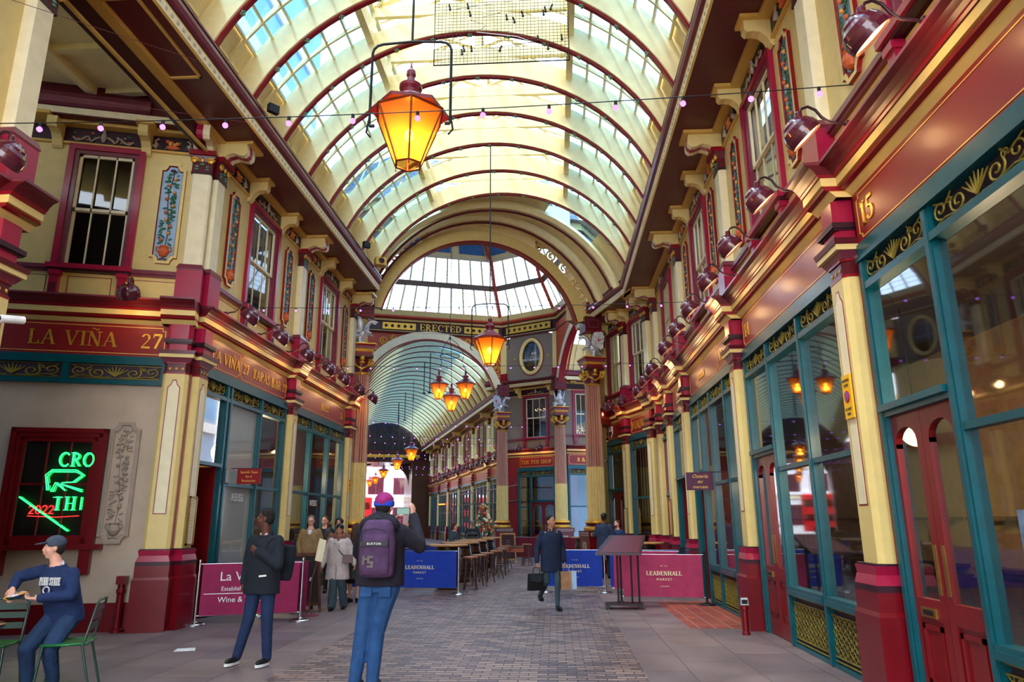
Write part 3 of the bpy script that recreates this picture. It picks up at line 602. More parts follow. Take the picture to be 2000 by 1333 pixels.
def shopfront(fr, x0, x1, cells, lab, w0=0, wallz=None):
    """cells: list of (width share, kind)"""
    t = thing('shopfront', lab, 'shopfront', fr.at((x0 + x1) / 2, w0, 0), fr.a, None); hw = (x1 - x0) / 2; W_ = x1 - x0
    f = MB(); gl = MB(); tot = sum(c[0] for c in cells)
    f.box(-hw, hw, -.06, .06, 4.18, 4.32); f.box(-hw, hw, -.09, .06, 4.13, 4.18); f.box(-hw, hw, -.07, .06, 3.83, 3.9)
    cur = -hw; edges = [-hw]
    for c in cells: cur += c[0] / tot * W_; edges.append(cur)
    J = .055
    for i, e in enumerate(edges):
        a, b = (e, e + 2 * J) if i == 0 else ((e - 2 * J, e) if i == len(edges) - 1 else (e - J, e + J))
        f.box(a, b, -.055, .06, 0, 4.2); f.box(a + .025, b - .025, -.075, -.055, 0.02, 4.12)
    film = MB(); lg = MB()
    for i, (sh, kind) in enumerate(cells):
        a, b = edges[i] + J, edges[i + 1] - J
        inst('scrollwork', SCR, t, ((a + b) / 2, -.03, 4.02), sc_=((b - a) * .97, 1, 1)).name = 'fanlight_scrollwork'
        lg.box(a, b, .03, .035, 3.9, 4.15)
        if kind in ('win', 'frost', 'fr2'):
            f.box(a, b, -.1, .06, .66, .72); f.box(a, b, -.08, .06, .72, .76); f.box(a, b, -.05, .05, 2.28, 2.34); f.box(a, b, -.05, .06, 0, .05)
            gl.add([(a, 0, .76), (b, 0, .76), (b, 0, 3.83), (a, 0, 3.83)], [(0, 1, 2, 3)])
            o = inst('lower_lattice', LAT, t, ((a + b) / 2, -.02, .355), sc_=((b - a), 1, 1)); lg.box(a, b, .01, .015, .05, .66)
            if kind == 'frost': film.box(a, b, .015, .02, .76, 3.83)
            if kind == 'fr2': film.box(a, b, .015, .02, .76, 1.6)
        elif kind == 'door':
            f.box(a, b, -.1, .06, 2.6, 2.66); f.box(a, b, -.06, .06, 2.55, 2.6); gl.add([(a, 0, 2.66), (b, 0, 2.66), (b, 0, 3.83), (a, 0, 3.83)], [(0, 1, 2, 3)])
            n_ = nn('door'); D = thing('door_%d' % n_, 'red panelled double door with long glass panes, %s' % lab.split(',')[0], 'door', fr.at((x0 + x1) / 2 + a, w0, 0), fr.a, None, 'structure')
            lw = (b - a) / 2 - .003
            for k in (0, 1):
                mb, g = door_leaf(lw, 2.54)
                lf = mb.build('door_leaf', ['dkred'], D, loc=(k * (lw + .006), .02, .01)); g.build('glass', ['glass'], lf)
                h_ = MB(); h_.box((lw - .09) if k == 0 else .04, (lw - .04) if k == 0 else .09, -.036, -.03, 1.0, 1.4); h_.build('push_plate', ['brass'], lf)
                if k == 0: lb = MB(); lb.box(lw / 2 - .12, lw / 2 + .12, -.045, -.03, .8, .88, 0); lb.box(lw / 2 - .08, lw / 2 + .08, -.05, -.045, .82, .86, 1); lb.build('letterbox', ['brass', 'black'], lf)
        elif kind == 'open':
            f.box(a, b, -.1, .06, 2.6, 2.66); gl.add([(a, 0, 2.66), (b, 0, 2.66), (b, 0, 3.83), (a, 0, 3.83)], [(0, 1, 2, 3)])
            od = MB(); od.box(a, a + .05, .0, .9, 0, 2.6, 0); od.box(b - .05, b, .0, .9, 0, 2.6, 0); od.build('open_door_leaf', ['dkred'], t)
    f.build('frame', ['teal'], t); gl.build('glass', ['glass'], t); lg.build('dark_backing', ['purple'], t)
    if film.v: film.build('frosted_film', ['frost'], t)
    return t
def interior(fr, L, x0=0, depth=3.0, lab='', m='mushint', z1=4.3):
    mb = MB(); mb.box(x0, L, depth, depth + .1, 0, z1, 0); mb.box(x0, L, .1, depth, z1, z1 + .1, 1); mb.box(x0 - .05, x0, .3, depth, 0, z1, 1); mb.box(L, L + .05, .3, depth, 0, z1, 1)
    mb.box(x0, L, .1, depth, -.1, .01, 1)
    for k in range(int((L - x0) / 1.6)):
        xx = x0 + .8 + k * 1.6; mb.box(xx - .5, xx + .5, depth - .3, depth, .9, .95, 2); mb.box(xx - .5, xx + .5, depth - .3, depth, 1.6, 1.65, 2); mb.box(xx - .55, xx + .55, depth - .35, depth, 0, .8, 2)
    o = mb.build('wall_shop_interior', [m, 'dkint', 'darkwood'], loc=fr.at(0, 0, 0), rz=fr.a); tag(o, lab, None, None, 'structure')

# ------------------------------------------------------------------ right wall
def rx(Y): return 21.4 - Y
RP = [20.75, 18.9, 16.55, 11.8, 7.23, 2.6]      # Y of ground pilasters
names = ['at the bend by the pub sign', 'next before the bend', 'beside the hanging purple sign', 'with the little red standpipe lamp', 'with the yellow parking notice', 'nearest the camera']
LR = 24.4
wall(RW, 'wall_right', LR, [rx(y) for y in (9.6, 14.2, 5.0)], lab='cream upper wall above the right shops')
interior(RW, LR, 0.3, 3.2, 'dim room behind the right shop windows')
for y, n_ in zip(RP, names): pilaster(RW, rx(y), 'cream pilaster on red pedestal, right side, ' + n_)
cornice(RW, LR, [rx(y) for y in RP], nn('trim'), lab='on the right')
UP = [20.8, 16.55, 11.9, 7.45, 2.8]
for y, n_ in zip(UP, ['at the bend of the right wall', 'over the third shop on the right', 'between shops 14 and 15 neighbours', 'over the number 15', 'nearest the camera on the right']): upper_pilaster(RW, rx(y), 'pale upper pilaster with gold scroll capital, ' + n_)
for y, n_ in ((9.6, 'over shop 14'), (14.2, 'over the third shop'), (5.0, 'nearest the camera'), (18.9, 'before the bend')):
    if y != 18.9: window(RW, rx(y), 'white sash window in crimson frame on the right wall, ' + n_)
sb = []
for y in (9.6, 14.2, 5.0):
    for d in (-.82, .82): sb.append(rx(y + d))
entab(RW, LR, [rx(y) for y in UP], sb, nn('trim'), x0=0, lab='on the right', ends=(.3, 0))
for i, x in enumerate(sorted(sb)): sbracket(RW, x, 'small cream scroll bracket, %s along the right eaves from the bend' % ORD[i])
for i, y in enumerate((8.35, 11.05, 12.95, 15.7, 6.55, 3.9)):
    cartouche(RW, rx(y), 'painted fruit tree panel on the right wall, ' + ('far side of window over shop 14' if 0 else ['left of the pilaster over number 15', 'left of the window over shop 14', 'right of the third shop window', 'left of the third shop window', 'right of the pilaster over number 15', 'right edge of the picture'][i]))
for i, (y, k) in enumerate(((9.6, 1), (14.2, 1), (5.0, 1), (8.1, 0), (11.1, 0), (12.75, 0), (15.7, 0), (6.6, 0), (17.4, 0), (19.5, 1))): frieze(RW, rx(y), k, '%s relief under the right eaves, number %s counted upwards' % (('fruit basket and swans', 'cherub figure')[k], ORD[i]))
window(RW, rx(18.7), 'white sash window in crimson frame on the right wall, last before the bend', 'win')
signboard(RW, rx(6.95), rx(2.9), 'red signboard numbered 15 over the nearest right shop', [('15', .3, .24)])
signboard(RW, rx(11.5), rx(7.5), 'red signboard numbered 14 over the right shop', [('14', .3, .22)])
signboard(RW, rx(16.25), rx(12.1), 'red signboard with a gold word and number, third shop on the right', [('13', 3.2, .2), ('OSTERIA', 1.35, .13)], splits=(2.9,))
signboard(RW, rx(18.6), rx(16.85), 'short plain red signboard, fourth shop on the right', [])
signboard(RW, rx(20.9), rx(19.2), 'short red signboard beside the bend of the right wall', [])
shopfront(RW, rx(6.93), rx(2.9), [(1.22, 'door'), (1.3, 'win'), (1.3, 'win')], 'teal shopfront under signboard 15, red door at left', .0)
shopfront(RW, rx(11.5), rx(7.53), [(1.2, 'door'), (1.3, 'win'), (1.3, 'win')], 'teal shopfront under signboard 14, three tall lights', .0)
shopfront(RW, rx(16.25), rx(12.1), [(1.0, 'open'), (1.0, 'win'), (1.25, 'win'), (.9, 'win')], 'teal shopfront of the restaurant with purple hanging sign', .0)
shopfront(RW, rx(18.6), rx(16.85), [(.9, 'open')], 'dark teal framed doorway, fourth unit on the right', .0)
shopfront(RW, rx(20.9), rx(19.2), [(1, 'win')], 'narrow teal shopfront before the bend of the right wall', .0)
# kinked right wall
wall(KW, 'wall_right_end', 4.35, [1.35, 3.0], lab='cream upper wall of the pub beyond the bend', hwin=.5)
interior(KW, 4.35, 0, 2.4, 'dim room behind the pub windows')
for x, n_ in ((.12, 'beside the near right dragon column'), (2.05, 'left of the pub name board'), (3.95, 'right of the pub name board')): pilaster(KW, x, 'cream pilaster of the pub, ' + n_)
for x, n_ in ((.15, 'next to the dragon column'), (2.15, 'between the two pub windows'), (3.9, 'at the bend')): upper_pilaster(KW, x, 'pale upper pilaster of the pub, ' + n_)
cornice(KW, 4.35, [.12, 2.05, 4.1], nn('trim'), lab='round the pub'); entab(KW, 4.5, [.3, 2.15, 4.0], [.7, 1.75, 2.5, 3.55], nn('trim'), x0=-.2, lab='over the pub', ends=(.0, .22))
for x, n_ in ((1.25, 'nearer the dragon column'), (3.12, 'nearer the bend')): window(KW, x, 'white sash window over the pub, ' + n_, 'winn')
for i, x in enumerate((.7, 1.75, 2.5, 3.55)): sbracket(KW, x, 'small cream bracket over the pub, %s from the dragon column' % ORD[i])
for i, x in enumerate((1.25, 3.1)): frieze(KW, x, 1, 'cherub frieze relief over the pub, %s from the dragon column' % ORD[i])
signboard(KW, 2.3, 3.85, 'red pub name board with gold capital letters', [('YOUNGS', .78, .26)])
tb = signboard(KW, .35, 1.8, 'red board with white and blue shield beside dragon column')
m_ = MB(); m_.polyxz([(-.5, 4.8), (-.26, 4.8), (-.26, 4.55), (-.38, 4.42), (-.5, 4.55)], -.07, -.03, 0); m_.polyxz([(-.5, 4.62), (-.26, 4.62), (-.26, 4.55), (-.38, 4.42), (-.5, 4.55)], -.075, -.07, 1); m_.ell((-.38, -.075, 4.72), (.05, .01, .05), 2); m_.build('shield', ['white', 'purple', 'red'], tb)
shopfront(KW, .32, 1.85, [(1, 'door')], 'teal pub front with narrow red door')
shopfront(KW, 2.25, 3.9, [(1, 'win')], 'teal pub front with one arched brown window')

# ------------------------------------------------------------------ left wall
def lx(Y): return Y - 11.5
wall(LW, 'wall_left', 9.5, [lx(13.95), lx(18.5)], x0=0, lab='cream upper wall above the left shops')
interior(LW, 9.3, 0.2, 3.0, 'warm lit room behind the left shop windows')
for y, n_ in ((16.1, 'between the tapas bar and next shop'), (20.75, 'at the far end of the left wall')): pilaster(LW, lx(y), 'cream pilaster, left side, ' + n_)
cornice(LW, 9.3, [lx(16.1), lx(20.75)], nn('trim'), lab='on the left'); entab(LW, 9.45, [lx(16.2), lx(20.7), lx(11.75)], [lx(y) for y in (13.1, 14.8, 17.65, 19.35)], nn('trim'), x0=-19.5, lab='on the left', ends=(2, -.6))
for y, n_ in ((16.2, 'middle of the left wall'), (20.75, 'far end of the left wall')): upper_pilaster(LW, lx(y), 'pale upper pilaster, ' + n_)
for y, n_ in ((13.95, 'nearer the corner'), (18.5, 'farther along')): window(LW, lx(y), 'white sash window in crimson frame on the left wall, ' + n_)
for i, y in enumerate((12.5, 15.4, 17.0, 20.05)): cartouche(LW, lx(y), 'painted fruit tree panel on the left wall, %s from the corner' % ORD[i])
for i, y in enumerate((13.1, 14.8, 17.65, 19.35)): sbracket(LW, lx(y), 'small cream scroll bracket, %s along the left eaves' % ORD[i])
for i, (y, k) in enumerate(((12.45, 0), (13.95, 1), (15.4, 0), (17.0, 0), (18.5, 1), (20.0, 0))): frieze(LW, lx(y), k, '%s relief under the left eaves, %s from the corner' % (('fruit basket', 'cherub')[k], ORD[i]))
signboard(LW, .25, 4.35, 'red signboard of the tapas bar, turned along the arcade', [('LA VIÑA', .98, .22), ('27', 1.85, .2), ('TAPAS BAR', 2.95, .21), ('27', 3.95, .19)], splits=(1.6,))
signboard(LW, 4.85, 9.05, 'red signboard of the second shop on the left', [('REISS', 2.3, .18), ('26', 3.8, .18), ('3', .25, .18)])
shopfront(LW, .25, 4.35, [(1.05, 'open'), (.15, 'none'), (1.35, 'frost'), (1.3, 'win')], 'teal front of the tapas bar with open dark doorway')
shopfront(LW, 4.85, 9.0, [(1.2, 'win'), (1.3, 'win'), (1.3, 'win')], 'teal front of the second left shop, three tall windows')
# ------------------------------------------------------------------ side face with the plaster wall
wall(VF, 'wall_side_left', 4.5, [1.15 + 1.75], x0=-1, lab='cream upper wall facing the camera over LA VINA board', hwin=.5)
cornice(VF, 4.45, [4.42], nn('trim'), extra=.0, lab='facing the camera'); 
entab(VF, 4.4, [], [1.9, 3.55], nn('trim'), x0=-1, lab='facing the camera', soff=False)
window(VF, 2.9, 'white sash window facing the camera over the plaster wall', 'winn')
cartouche(VF, 4.0, 'painted fruit tree panel facing the camera, left of corner pilaster')
for x in (2.08, 3.52): sbracket(VF, x, 'small cream bracket facing the camera, %s of the window' % ('left' if x < 3 else 'right'))
frieze(VF, 2.8, 1, 'flower garland relief facing the camera over the window'); frieze(VF, 3.95, 0, 'swans and basket relief facing the camera')
signboard(VF, 2.75 - 1.5, 4.28, 'red signboard facing the camera over the plaster wall', [('LA VIÑA', 1.55, .25), ('27', 2.75, .25)])
mb = MB(); mb.box(-1, 4.5, .02, .3, .42, 4.3, 0); mb.box(-1, 4.5, -.02, .3, 0, .42, 1); mb.box(-1, 4.5, -.06, .06, 4.18, 4.32, 2); mb.box(-1, 4.5, -.06, .04, 3.84, 3.92, 2)
mb.box(-1, 4.5, -.005, .02, 3.92, 4.18, 3)
for x in (1.2, 2.75, 4.25): mb.box(x - .05, x + .05, -.05, .05, 3.9, 4.2, 2)
o = mb.build('wall_plaster', ['stone', 'plinth', 'teal', 'purple'], loc=VF.at(0, 0, 0), rz=VF.a); tag(o, 'buff plaster ground floor wall with dark red skirting', None, None, 'structure')
for x, wd, la in ((1.97, 1.42, 'left'), (3.5, 1.38, 'right')):
    o = inst('scrollwork_grille', SCR, None, VF.at(x, .02, 4.05), VF.a, sc_=(wd, 1, .95)); tag(o, 'olive scrollwork grille over the plaster wall, %s half' % la, 'grille')
t = cartouche(VF, 3.78, 'carved stone fruit panel on the plaster wall', 'cartstone', dz=1.3 - 6.0 * 1.0, s=1.0)
# ground window with neon
t = thing('window_%d' % nn('window'), 'dark red sash window with green neon inside', 'window', VF.at(2.83, 0, 0), VF.a, None, 'structure')
mb = MB(); hw, z0, z1 = .7, 1.3, 3.1
for d, y, mi in ((0, -.07, 0), (.07, -.05, 0), (.14, -.03, 0)):
    mb.box(-hw + d, -hw + d + .07, y, .03, z0, z1 - d); mb.box(hw - d - .07, hw - d, y, .03, z0, z1 - d); mb.box(-hw + d, hw - d, y, .03, z1 - d - .07, z1 - d)
mb.box(-hw + .1, hw - .1, -.03, .03, z0, z0 + .1); mb.box(-hw - .12, hw + .12, -.14, .03, z0 - .08, z0)
for s_ in (-1, 1): mb.box(s_ * (hw - .1) - .08, s_ * (hw - .1) + .08, -.1, .03, z0 - .45, z0 - .08)
mb.build('window_frame', ['dkred'], t)
mb = MB(); zm = (z0 + z1) / 2
for z in (z0 + .1, zm, z1 - .22): mb.box(-.5, .5, -.015, .01, z, z + .035)
for x in (-.5, -.165, .165, .48): mb.box(x - .01, x + .012, -.015, .01, z0, z1 - .2)
mb.build('glazing_bars', ['dkred'], t)
mb = MB(); mb.add([(-.5, .008, z0 + .1), (.5, .008, z0 + .1), (.5, .008, z1 - .2), (-.5, .008, z1 - .2)], [(0, 1, 2, 3)]); mb.build('glass', ['glass'], t)
mb = MB(); mb.box(-.5, .5, .015, .02, z0 + .1, z1 - .2); mb.build('dark_room', ['dkint'], t)
def neon(mb, ch, x, z, h, y, m=0, r=.006, dbl=True):
    wd, st = G[ch]
    for off in ((-.035, .035) if dbl else (0,)):
        for s_ in st:
            if s_[0] == 'V': mb.tube([(x + (s_[1] + off) * h, y, z), (x + (s_[1] + off) * h, y, z + h)], r, 5, m); [mb.tube([(x + (s_[1] - .15) * h, y, zz), (x + (s_[1] + .15) * h, y, zz)], r, 5, m) for zz in (z, z + h)]
            elif s_[0] == 'L': mb.tube([(x + (s_[1] + off) * h, y, z + s_[2] * h), (x + (s_[3] + off) * h, y, z + s_[4] * h)], r, 5, m)
            elif s_[0] == 'A': mb.tube([(x + (s_[1] + (s_[3] + off) * math.cos(math.radians(s_[5] + (s_[6] - s_[5]) * k / 10))) * h, y, z + (s_[2] + (s_[4] + off) * math.sin(math.radians(s_[5] + (s_[6] - s_[5]) * k / 10))) * h) for k in range(11)], r, 5, m)
    return wd * h
nb = MB(); x = .02
for ch in 'CRO': x += neon(nb, ch, x, 2.5, .21, -.008) + .01
x = .02
for ch in 'TH': x += neon(nb, ch, x, 1.82, .2, -.008) + .02
nb.tube([(x + .05, -.008, 1.82), (x + .05, -.008, 2.02)], .009, 5); 
for o_ in (0, .03):   # crown shaped emblem outline
    nb.tube([(-.08 + o_, -.008, 2.12), (-.13 + o_, -.008, 2.36 - o_), (-.05, -.008, 2.44 - o_), (.3, -.008, 2.44 - o_), (.42 - o_, -.008, 2.36), (.3 - o_, -.008, 2.25), (.12, -.008, 2.24), (.1, -.008, 2.22), (.42, -.008, 2.1 + o_)], .008, 6)
    nb.tube([(-.02 + o_, -.008, 2.1), (.02 + o_, -.008, 2.24), (.18, -.008, 2.12)], .01, 6)
nb.tube([(-.45, -.008, 2.02), (-.02, -.008, 1.72), (.3, -.008, 1.5)], .012, 6)
ns = nb.build('neon_sign', ['neong'], None, VF.at(2.83, .02, 0), VF.a); tag(ns, 'green neon lettering and emblem glowing in the plaster wall window', 'neon sign')
nb = MB(); x = -.3
for ch in '2022': x += neon(nb, ch, x, 1.76, .13, -.004, 0, .006, False) + .01
nb.tube([(-.3, -.004, 1.73), (.1, -.004, 1.71), (.42, -.004, 1.73)], .005, 5)
ns = nb.build('neon_sign', ['neonr'], None, VF.at(2.83, .014, 0), VF.a); tag(ns, 'small red neon numbers behind the green neon', 'neon sign')
# corner pilaster (two faces meet) and near left block
gp = pilaster(VF, 4.46, 'two faced corner pilaster with framed menu between plaster wall and tapas bar', .0)
cp = thing('upper_pilaster', 'corner upper pilaster with gold scrolls between the two left faces', 'pilaster', VF.at(4.5, .0, 0), VF.a, 'upper floor pilasters under the eaves')
for p, q in (('base', 'u_base'), ('shaft', 'u_shaft'), ('capital', 'u_cap'), ('bracket', 'bracket')):
    inst(p, PM[q], cp)
def rel(fr, x, fr0, x0): 
    p = Matrix.Rotation(-fr0.a, 4, 'Z') @ (Vector(fr.at(x, 0, 0)) - Vector(fr0.at(x0, 0, 0))); return tuple(p)
for p, q in (('base', 'u_base'), ('shaft', 'u_shaft'), ('capital', 'u_cap'), ('bracket', 'bracket')): inst(p, PM[q], cp, rel(LW, .16, VF, 4.5), LW.a - VF.a)
for p in ('pedestal', 'shaft', 'capital', 'block'): inst(p, PM[p], gp, rel(LW, .16, VF, 4.46), LW.a - VF.a)
wall(NL, 'wall_near_left', 9.25, [], x0=-7, lab='near left building above the side lane')
mb = MB(); mb.box(-7, 9.25, .2, 4, 0, 8.5, 0); mb.box(9.15, 9.25, 0, 4, 0, 8.5, 0); o = mb.build('wall_near_left_side', ['cream'], loc=NL.at(0, 0, 0), rz=NL.a); tag(o, 'cream side of the near left building', None, None, 'structure')
pilaster(NL, 9.0, 'near left pilaster at the picture edge'); cornice(NL, 9.25, [9.0], nn('trim'), extra=.0, lab='at near left'); upper_pilaster(NL, 8.98, 'near left upper pilaster with rose base')
cartouche(NL, 8.1, 'painted fruit tree panel at the top left corner')
# soffit frames and lane ceiling left
mb = MB()
for (xa, xb) in ((lx(7.75), lx(9.55)), (lx(4.6), lx(7.2)), (lx(9.9), lx(9.9))):
    if xb - xa < .2: continue
    for (p, q, r_, s_) in ((xa, xb, .18, .22), (xa, xb, .68, .72), (xa, xa + .04, .18, .72), (xb - .04, xb, .18, .72)): mb.box(p, q, -s_, -r_, 8.47, 8.5, 0)
o = mb.build('trim_%d' % nn('trim'), ['yell'], loc=LW.at(0, 0, 0), rz=LW.a); tag(o, 'ochre panel frames on the maroon eaves soffit', None, None, 'structure')
mb = MB()
mb.box(-14, -6.2, 6.5, 13.2, 9.1, 9.2, 0)
for k in range(6): mb.box(-6.9 - k * 1.2, -6.75 - k * 1.2, 6.5, 13.2, 8.95, 9.1, 0)
for y in (8.2, 9.4, 10.6): mb.box(-14, -6.2, y, y + .12, 9.0, 9.1, 0)
mb.box(-14.2, -14, 6.5, 13.2, 0, 4.6, 0)  # unseen end wall added against sky reflections, kept low to admit light
o = mb.build('ceiling_lane', ['roof'], None); tag(o, 'cream boarded ceiling over the left side lane, with an added low end wall', None, None, 'structure')
mb = MB(); mb.box(-1, 4.2, -.35, .1, 8.5, 8.62, 0); mb.box(-1, 4.2, -.37, -.34, 8.52, 8.64, 1); mb.prof([(.36, 8.66), (.42, 8.7), (.43, 8.8), (.4, 8.86), (.4, 8.9), (0, 8.9)], -1, 3.6, 2)
mb.box(-1, 4.2, -.34, .0, 8.6, 9.1, 0)
o = mb.build('trim_%d' % nn('trim'), ['maroon', 'pale', 'mauve'], loc=VF.at(0, 0, 0), rz=VF.a); tag(o, 'patterned eaves band over the side lane wall', None, None, 'structure')

# plain continuation of the arcade behind the camera
mb = MB(); mb.box(3.17, 3.5, -9, -3, 0, 9, 0); mb.box(2.25, 3.2, -9, -3, 8.5, 8.97, 1); mb.box(2.9, 3.2, -9, -3, 4.3, 5.3, 1)
o = mb.build('wall_rear', ['cream', 'maroon']); tag(o, 'rest of the arcade behind the viewer', None, None, 'structure')
mb = MB(); mb.box(-30, 8, -16, -8, -.12, 0, 0); o = mb.build('floor', ['slab']); tag(o, 'paving at the rear end of the arcade', None, None, 'structure')

# office blocks added outside to block low sky and tint the roof panes
for (x0, x1, y0, y1, h, la) in ((-30, -15, -20, 40, 34, 'left'), (17, 30, -20, 60, 42, 'right')):
    t = thing('added_tower', 'blue office block added outside the roof on the %s to tint the panes' % la, 'building', (0, 0, 0)); mb = MB(); mb.box(x0, x1, y0, y1, 0, h, 0)
    xe = x1 if la == 'left' else x0
    for z in range(9, h, 4): mb.box(xe - .15, xe + .15, y0, y1, z, z + .8, 1)
    mb.build('facade', ['towerm', 'white'], t)

# ================================================================== vaulted roofs
VR, VCZ = 4.135, 7.165
def arc(r, a): a = math.radians(a); return (r * math.cos(a), VCZ + r * math.sin(a))
def rib_mesh(simple=False):
    mb = MB(); N = 22 if simple else 34; A0, A1 = 21, 159
    def strip(r0, r1, hw, m):
        vs = []
        for i in range(N + 1):
            a = A0 + (A1 - A0) * i / N; (x0, z0), (x1, z1) = arc(r0, a), arc(r1, a)
            vs += [(x0, -hw, z0), (x0, hw, z0), (x1, hw, z1), (x1, -hw, z1)]
        fs = []
        for i in range(N):
            for k in range(4): fs.append((4 * i + k, 4 * i + (k + 1) % 4, 4 * i + 4 + (k + 1) % 4, 4 * i + 4 + k))
        mb.add(vs, fs, m, False)
    if simple: strip(VR - .02, VR + .03, .035, 1); strip(VR + .03, VR + .32, .03, 0)
    else:
        strip(VR - .02, VR + .02, .045, 1); strip(VR + .02, VR + .05, .085, 0); strip(VR + .05, VR + .52, .045, 0)
    return mb.mesh('roof_rib', ['roof', 'crim'])
RIB, RIBS = rib_mesh(), rib_mesh(True)
def boss_mesh():
    mb = MB()
    for k in range(5): a = k * 2 * PI / 5; mb.ell((.035 * math.cos(a), .035 * math.sin(a), 0), (.026, .026, .018), 0, 6, 4)
    mb.ell((0, 0, -.012), (.018, .018, .018), 1, 6, 4); return mb.mesh('boss', ['rosette', 'gold'])
BOSS = boss_mesh()
def vault(ox, oy, ang, y0, y1, rib_ys, lab, detail=True, bosses=True, endcap=False):
    loc = (ox, oy, 0)
    def W(x, y): return (ox + x * math.cos(ang) - y * math.sin(ang), oy + x * math.sin(ang) + y * math.cos(ang), 0)
    for i, ry in enumerate(rib_ys):
        o = inst('roof_rib', RIB if detail else RIBS, None, W(0, ry), ang)
        tag(o, '%s arched roof rib %s' % (ORD[i], lab), 'roof rib', 'arched roof ribs ' + lab, 'structure')
        if bosses and ry > 2:
            for k in range(11):
                a = 36 + k * 10.8
                if k == 5: a = 90
                x, z = arc(VR - .03, a); b = inst('boss', BOSS, o, (x, 0, z)); b.rotation_euler = (0, math.radians(90 - a), 0)
    # solid skin
    RO = VR + .52 if detail else VR + .33
    def skin(a0, a1, n_, m, nm, ly0=y0, ly1=y1, r=RO):
        mb = MB(); vs = []
        for i in range(n_ + 1): x, z = arc(r, a0 + (a1 - a0) * i / n_); x2, z2 = arc(r + .05, a0 + (a1 - a0) * i / n_); vs += [(x, ly0, z), (x, ly1, z), (x2, ly1, z2), (x2, ly0, z2)]
        mb.add(vs, [(4 * i + k, 4 * i + (k + 1) % 4, 4 * i + 4 + (k + 1) % 4, 4 * i + 4 + k) for i in range(n_) for k in range(4)], 0)
        return mb
    GA, GB = (36, 64) if detail else (42, 66)
    mb = skin(18, GA, 5, 0, ''); m2 = skin(180 - 18, 180 - GA, 5, 0, ''); mb.add(m2.v, m2.f, 0)
    # small vent slots in the solid band
    ys = sorted(rib_ys); gaps = [(a, b) for a, b in zip(ys[:-1], ys[1:]) if b - a > .6]
    bars = MB(); glass = MB()
    for a, b in gaps:
        st = (b - a) / 3
        for s_ in (0, 180):
            def P(r, an, y): x, z = arc(r, an if s_ == 0 else 180 - an); return (x, y, z)
            for j in (1, 2):
                yb = a + st * j; n_ = 8
                vs = []
                for i in range(n_ + 1): an = 20 + (GB - 20) * i / n_; vs += [P(RO - .09, an, yb - .022), P(RO - .09, an, yb + .022), P(RO + .0, an, yb + .022), P(RO + .0, an, yb - .022)]
                bars.add(vs, [(4 * i + k, 4 * i + (k + 1) % 4, 4 * i + 4 + (k + 1) % 4, 4 * i + 4 + k) for i in range(n_) for k in range(4)], 0)
            if detail:
                bars.box(*sorted((P(RO - .05, 30, 0)[0], P(RO, 30, 0)[0])), a + .1, b - .1, P(RO - .05, 30, 0)[2] - .02, P(RO, 30, 0)[2])
            NP = 5 if detail else 3
            for j in range(3):
                ya, yb = a + st * j + .03, a + st * (j + 1) - .03
                for i in range(NP):
                    a0 = GA + (GB - GA) * i / NP; a1 = GA + (GB - GA) * (i + 1) / NP
                    lo, hi = (RO - .06, RO + .03) if detail else (RO, RO + .02)
                    p = [P(lo, a0, ya), P(lo, a0, yb), P(hi, a1 + .5, yb), P(hi, a1 + .5, ya)]; glass.add(p, [(0, 1, 2, 3)], 0)
                    if detail:
                        q = P(lo - .012, a0 - .25, 0); q2 = P(lo + .012, a0 + .25, 0)
                        bars.add([P(lo - .02, a0, ya), P(lo - .02, a0, yb), P(lo + .03, a0, yb), P(lo + .03, a0, ya), P(lo - .02, a0 - .5, ya), P(lo - .02, a0 - .5, yb), P(lo + .03, a0 - .5, yb), P(lo + .03, a0 - .5, ya)],
                                 [(0, 1, 2, 3), (7, 6, 5, 4), (0, 4, 5, 1), (1, 5, 6, 2), (2, 6, 7, 3), (3, 7, 4, 0)], 0)
    o = mb.build('ceiling_band', ['roof'], loc=loc, rz=ang); tag(o, 'solid cream lower band of the roof ' + lab, None, None, 'structure')
    o = bars.build('ceiling_glazing_bars', ['roof'], loc=loc, rz=ang); tag(o, 'cream glazing bars of the roof ' + lab, None, None, 'structure')
    o = glass.build('window_roof_glass', ['roofglass'], loc=loc, rz=ang); tag(o, 'overlapping blue tinted roof panes ' + lab, None, None, 'structure')
    # lantern
    x1, z1 = arc(RO, GB); mb = MB(); g = MB(); fx = x1
    if detail:
        for s_ in (-1, 1):
            mb.box(*sorted((s_ * x1 - .07, s_ * x1 + .07)), y0, y1, z1 - .22, z1 + .12); mb.box(*sorted((s_ * x1 - .05, s_ * x1 + .05)), y0, y1, z1 + .55, z1 + .68)
        for a in ys:
            for s_ in (-1, 1): mb.box(*sorted((s_ * x1 - .06, s_ * x1 + .06)), a - .06, a + .06, z1, z1 + .6)
            mb.box(-x1, x1, a - .05, a + .05, z1 + .42, z1 + .68)
            mb.box(-.07, .07, a - .04, a + .04, z1 + .6, z1 + 1.45)
            for s_ in (-1, 1):
                mb.tube([(s_ * x1, a, z1 + .66), (0, a, z1 + 1.5)], .07, 4, 0, False); mb.tube([(s_ * .06, a, z1 + .7), (s_ * x1 * .5, a, z1 + 1.1)], .045, 4, 0, False)
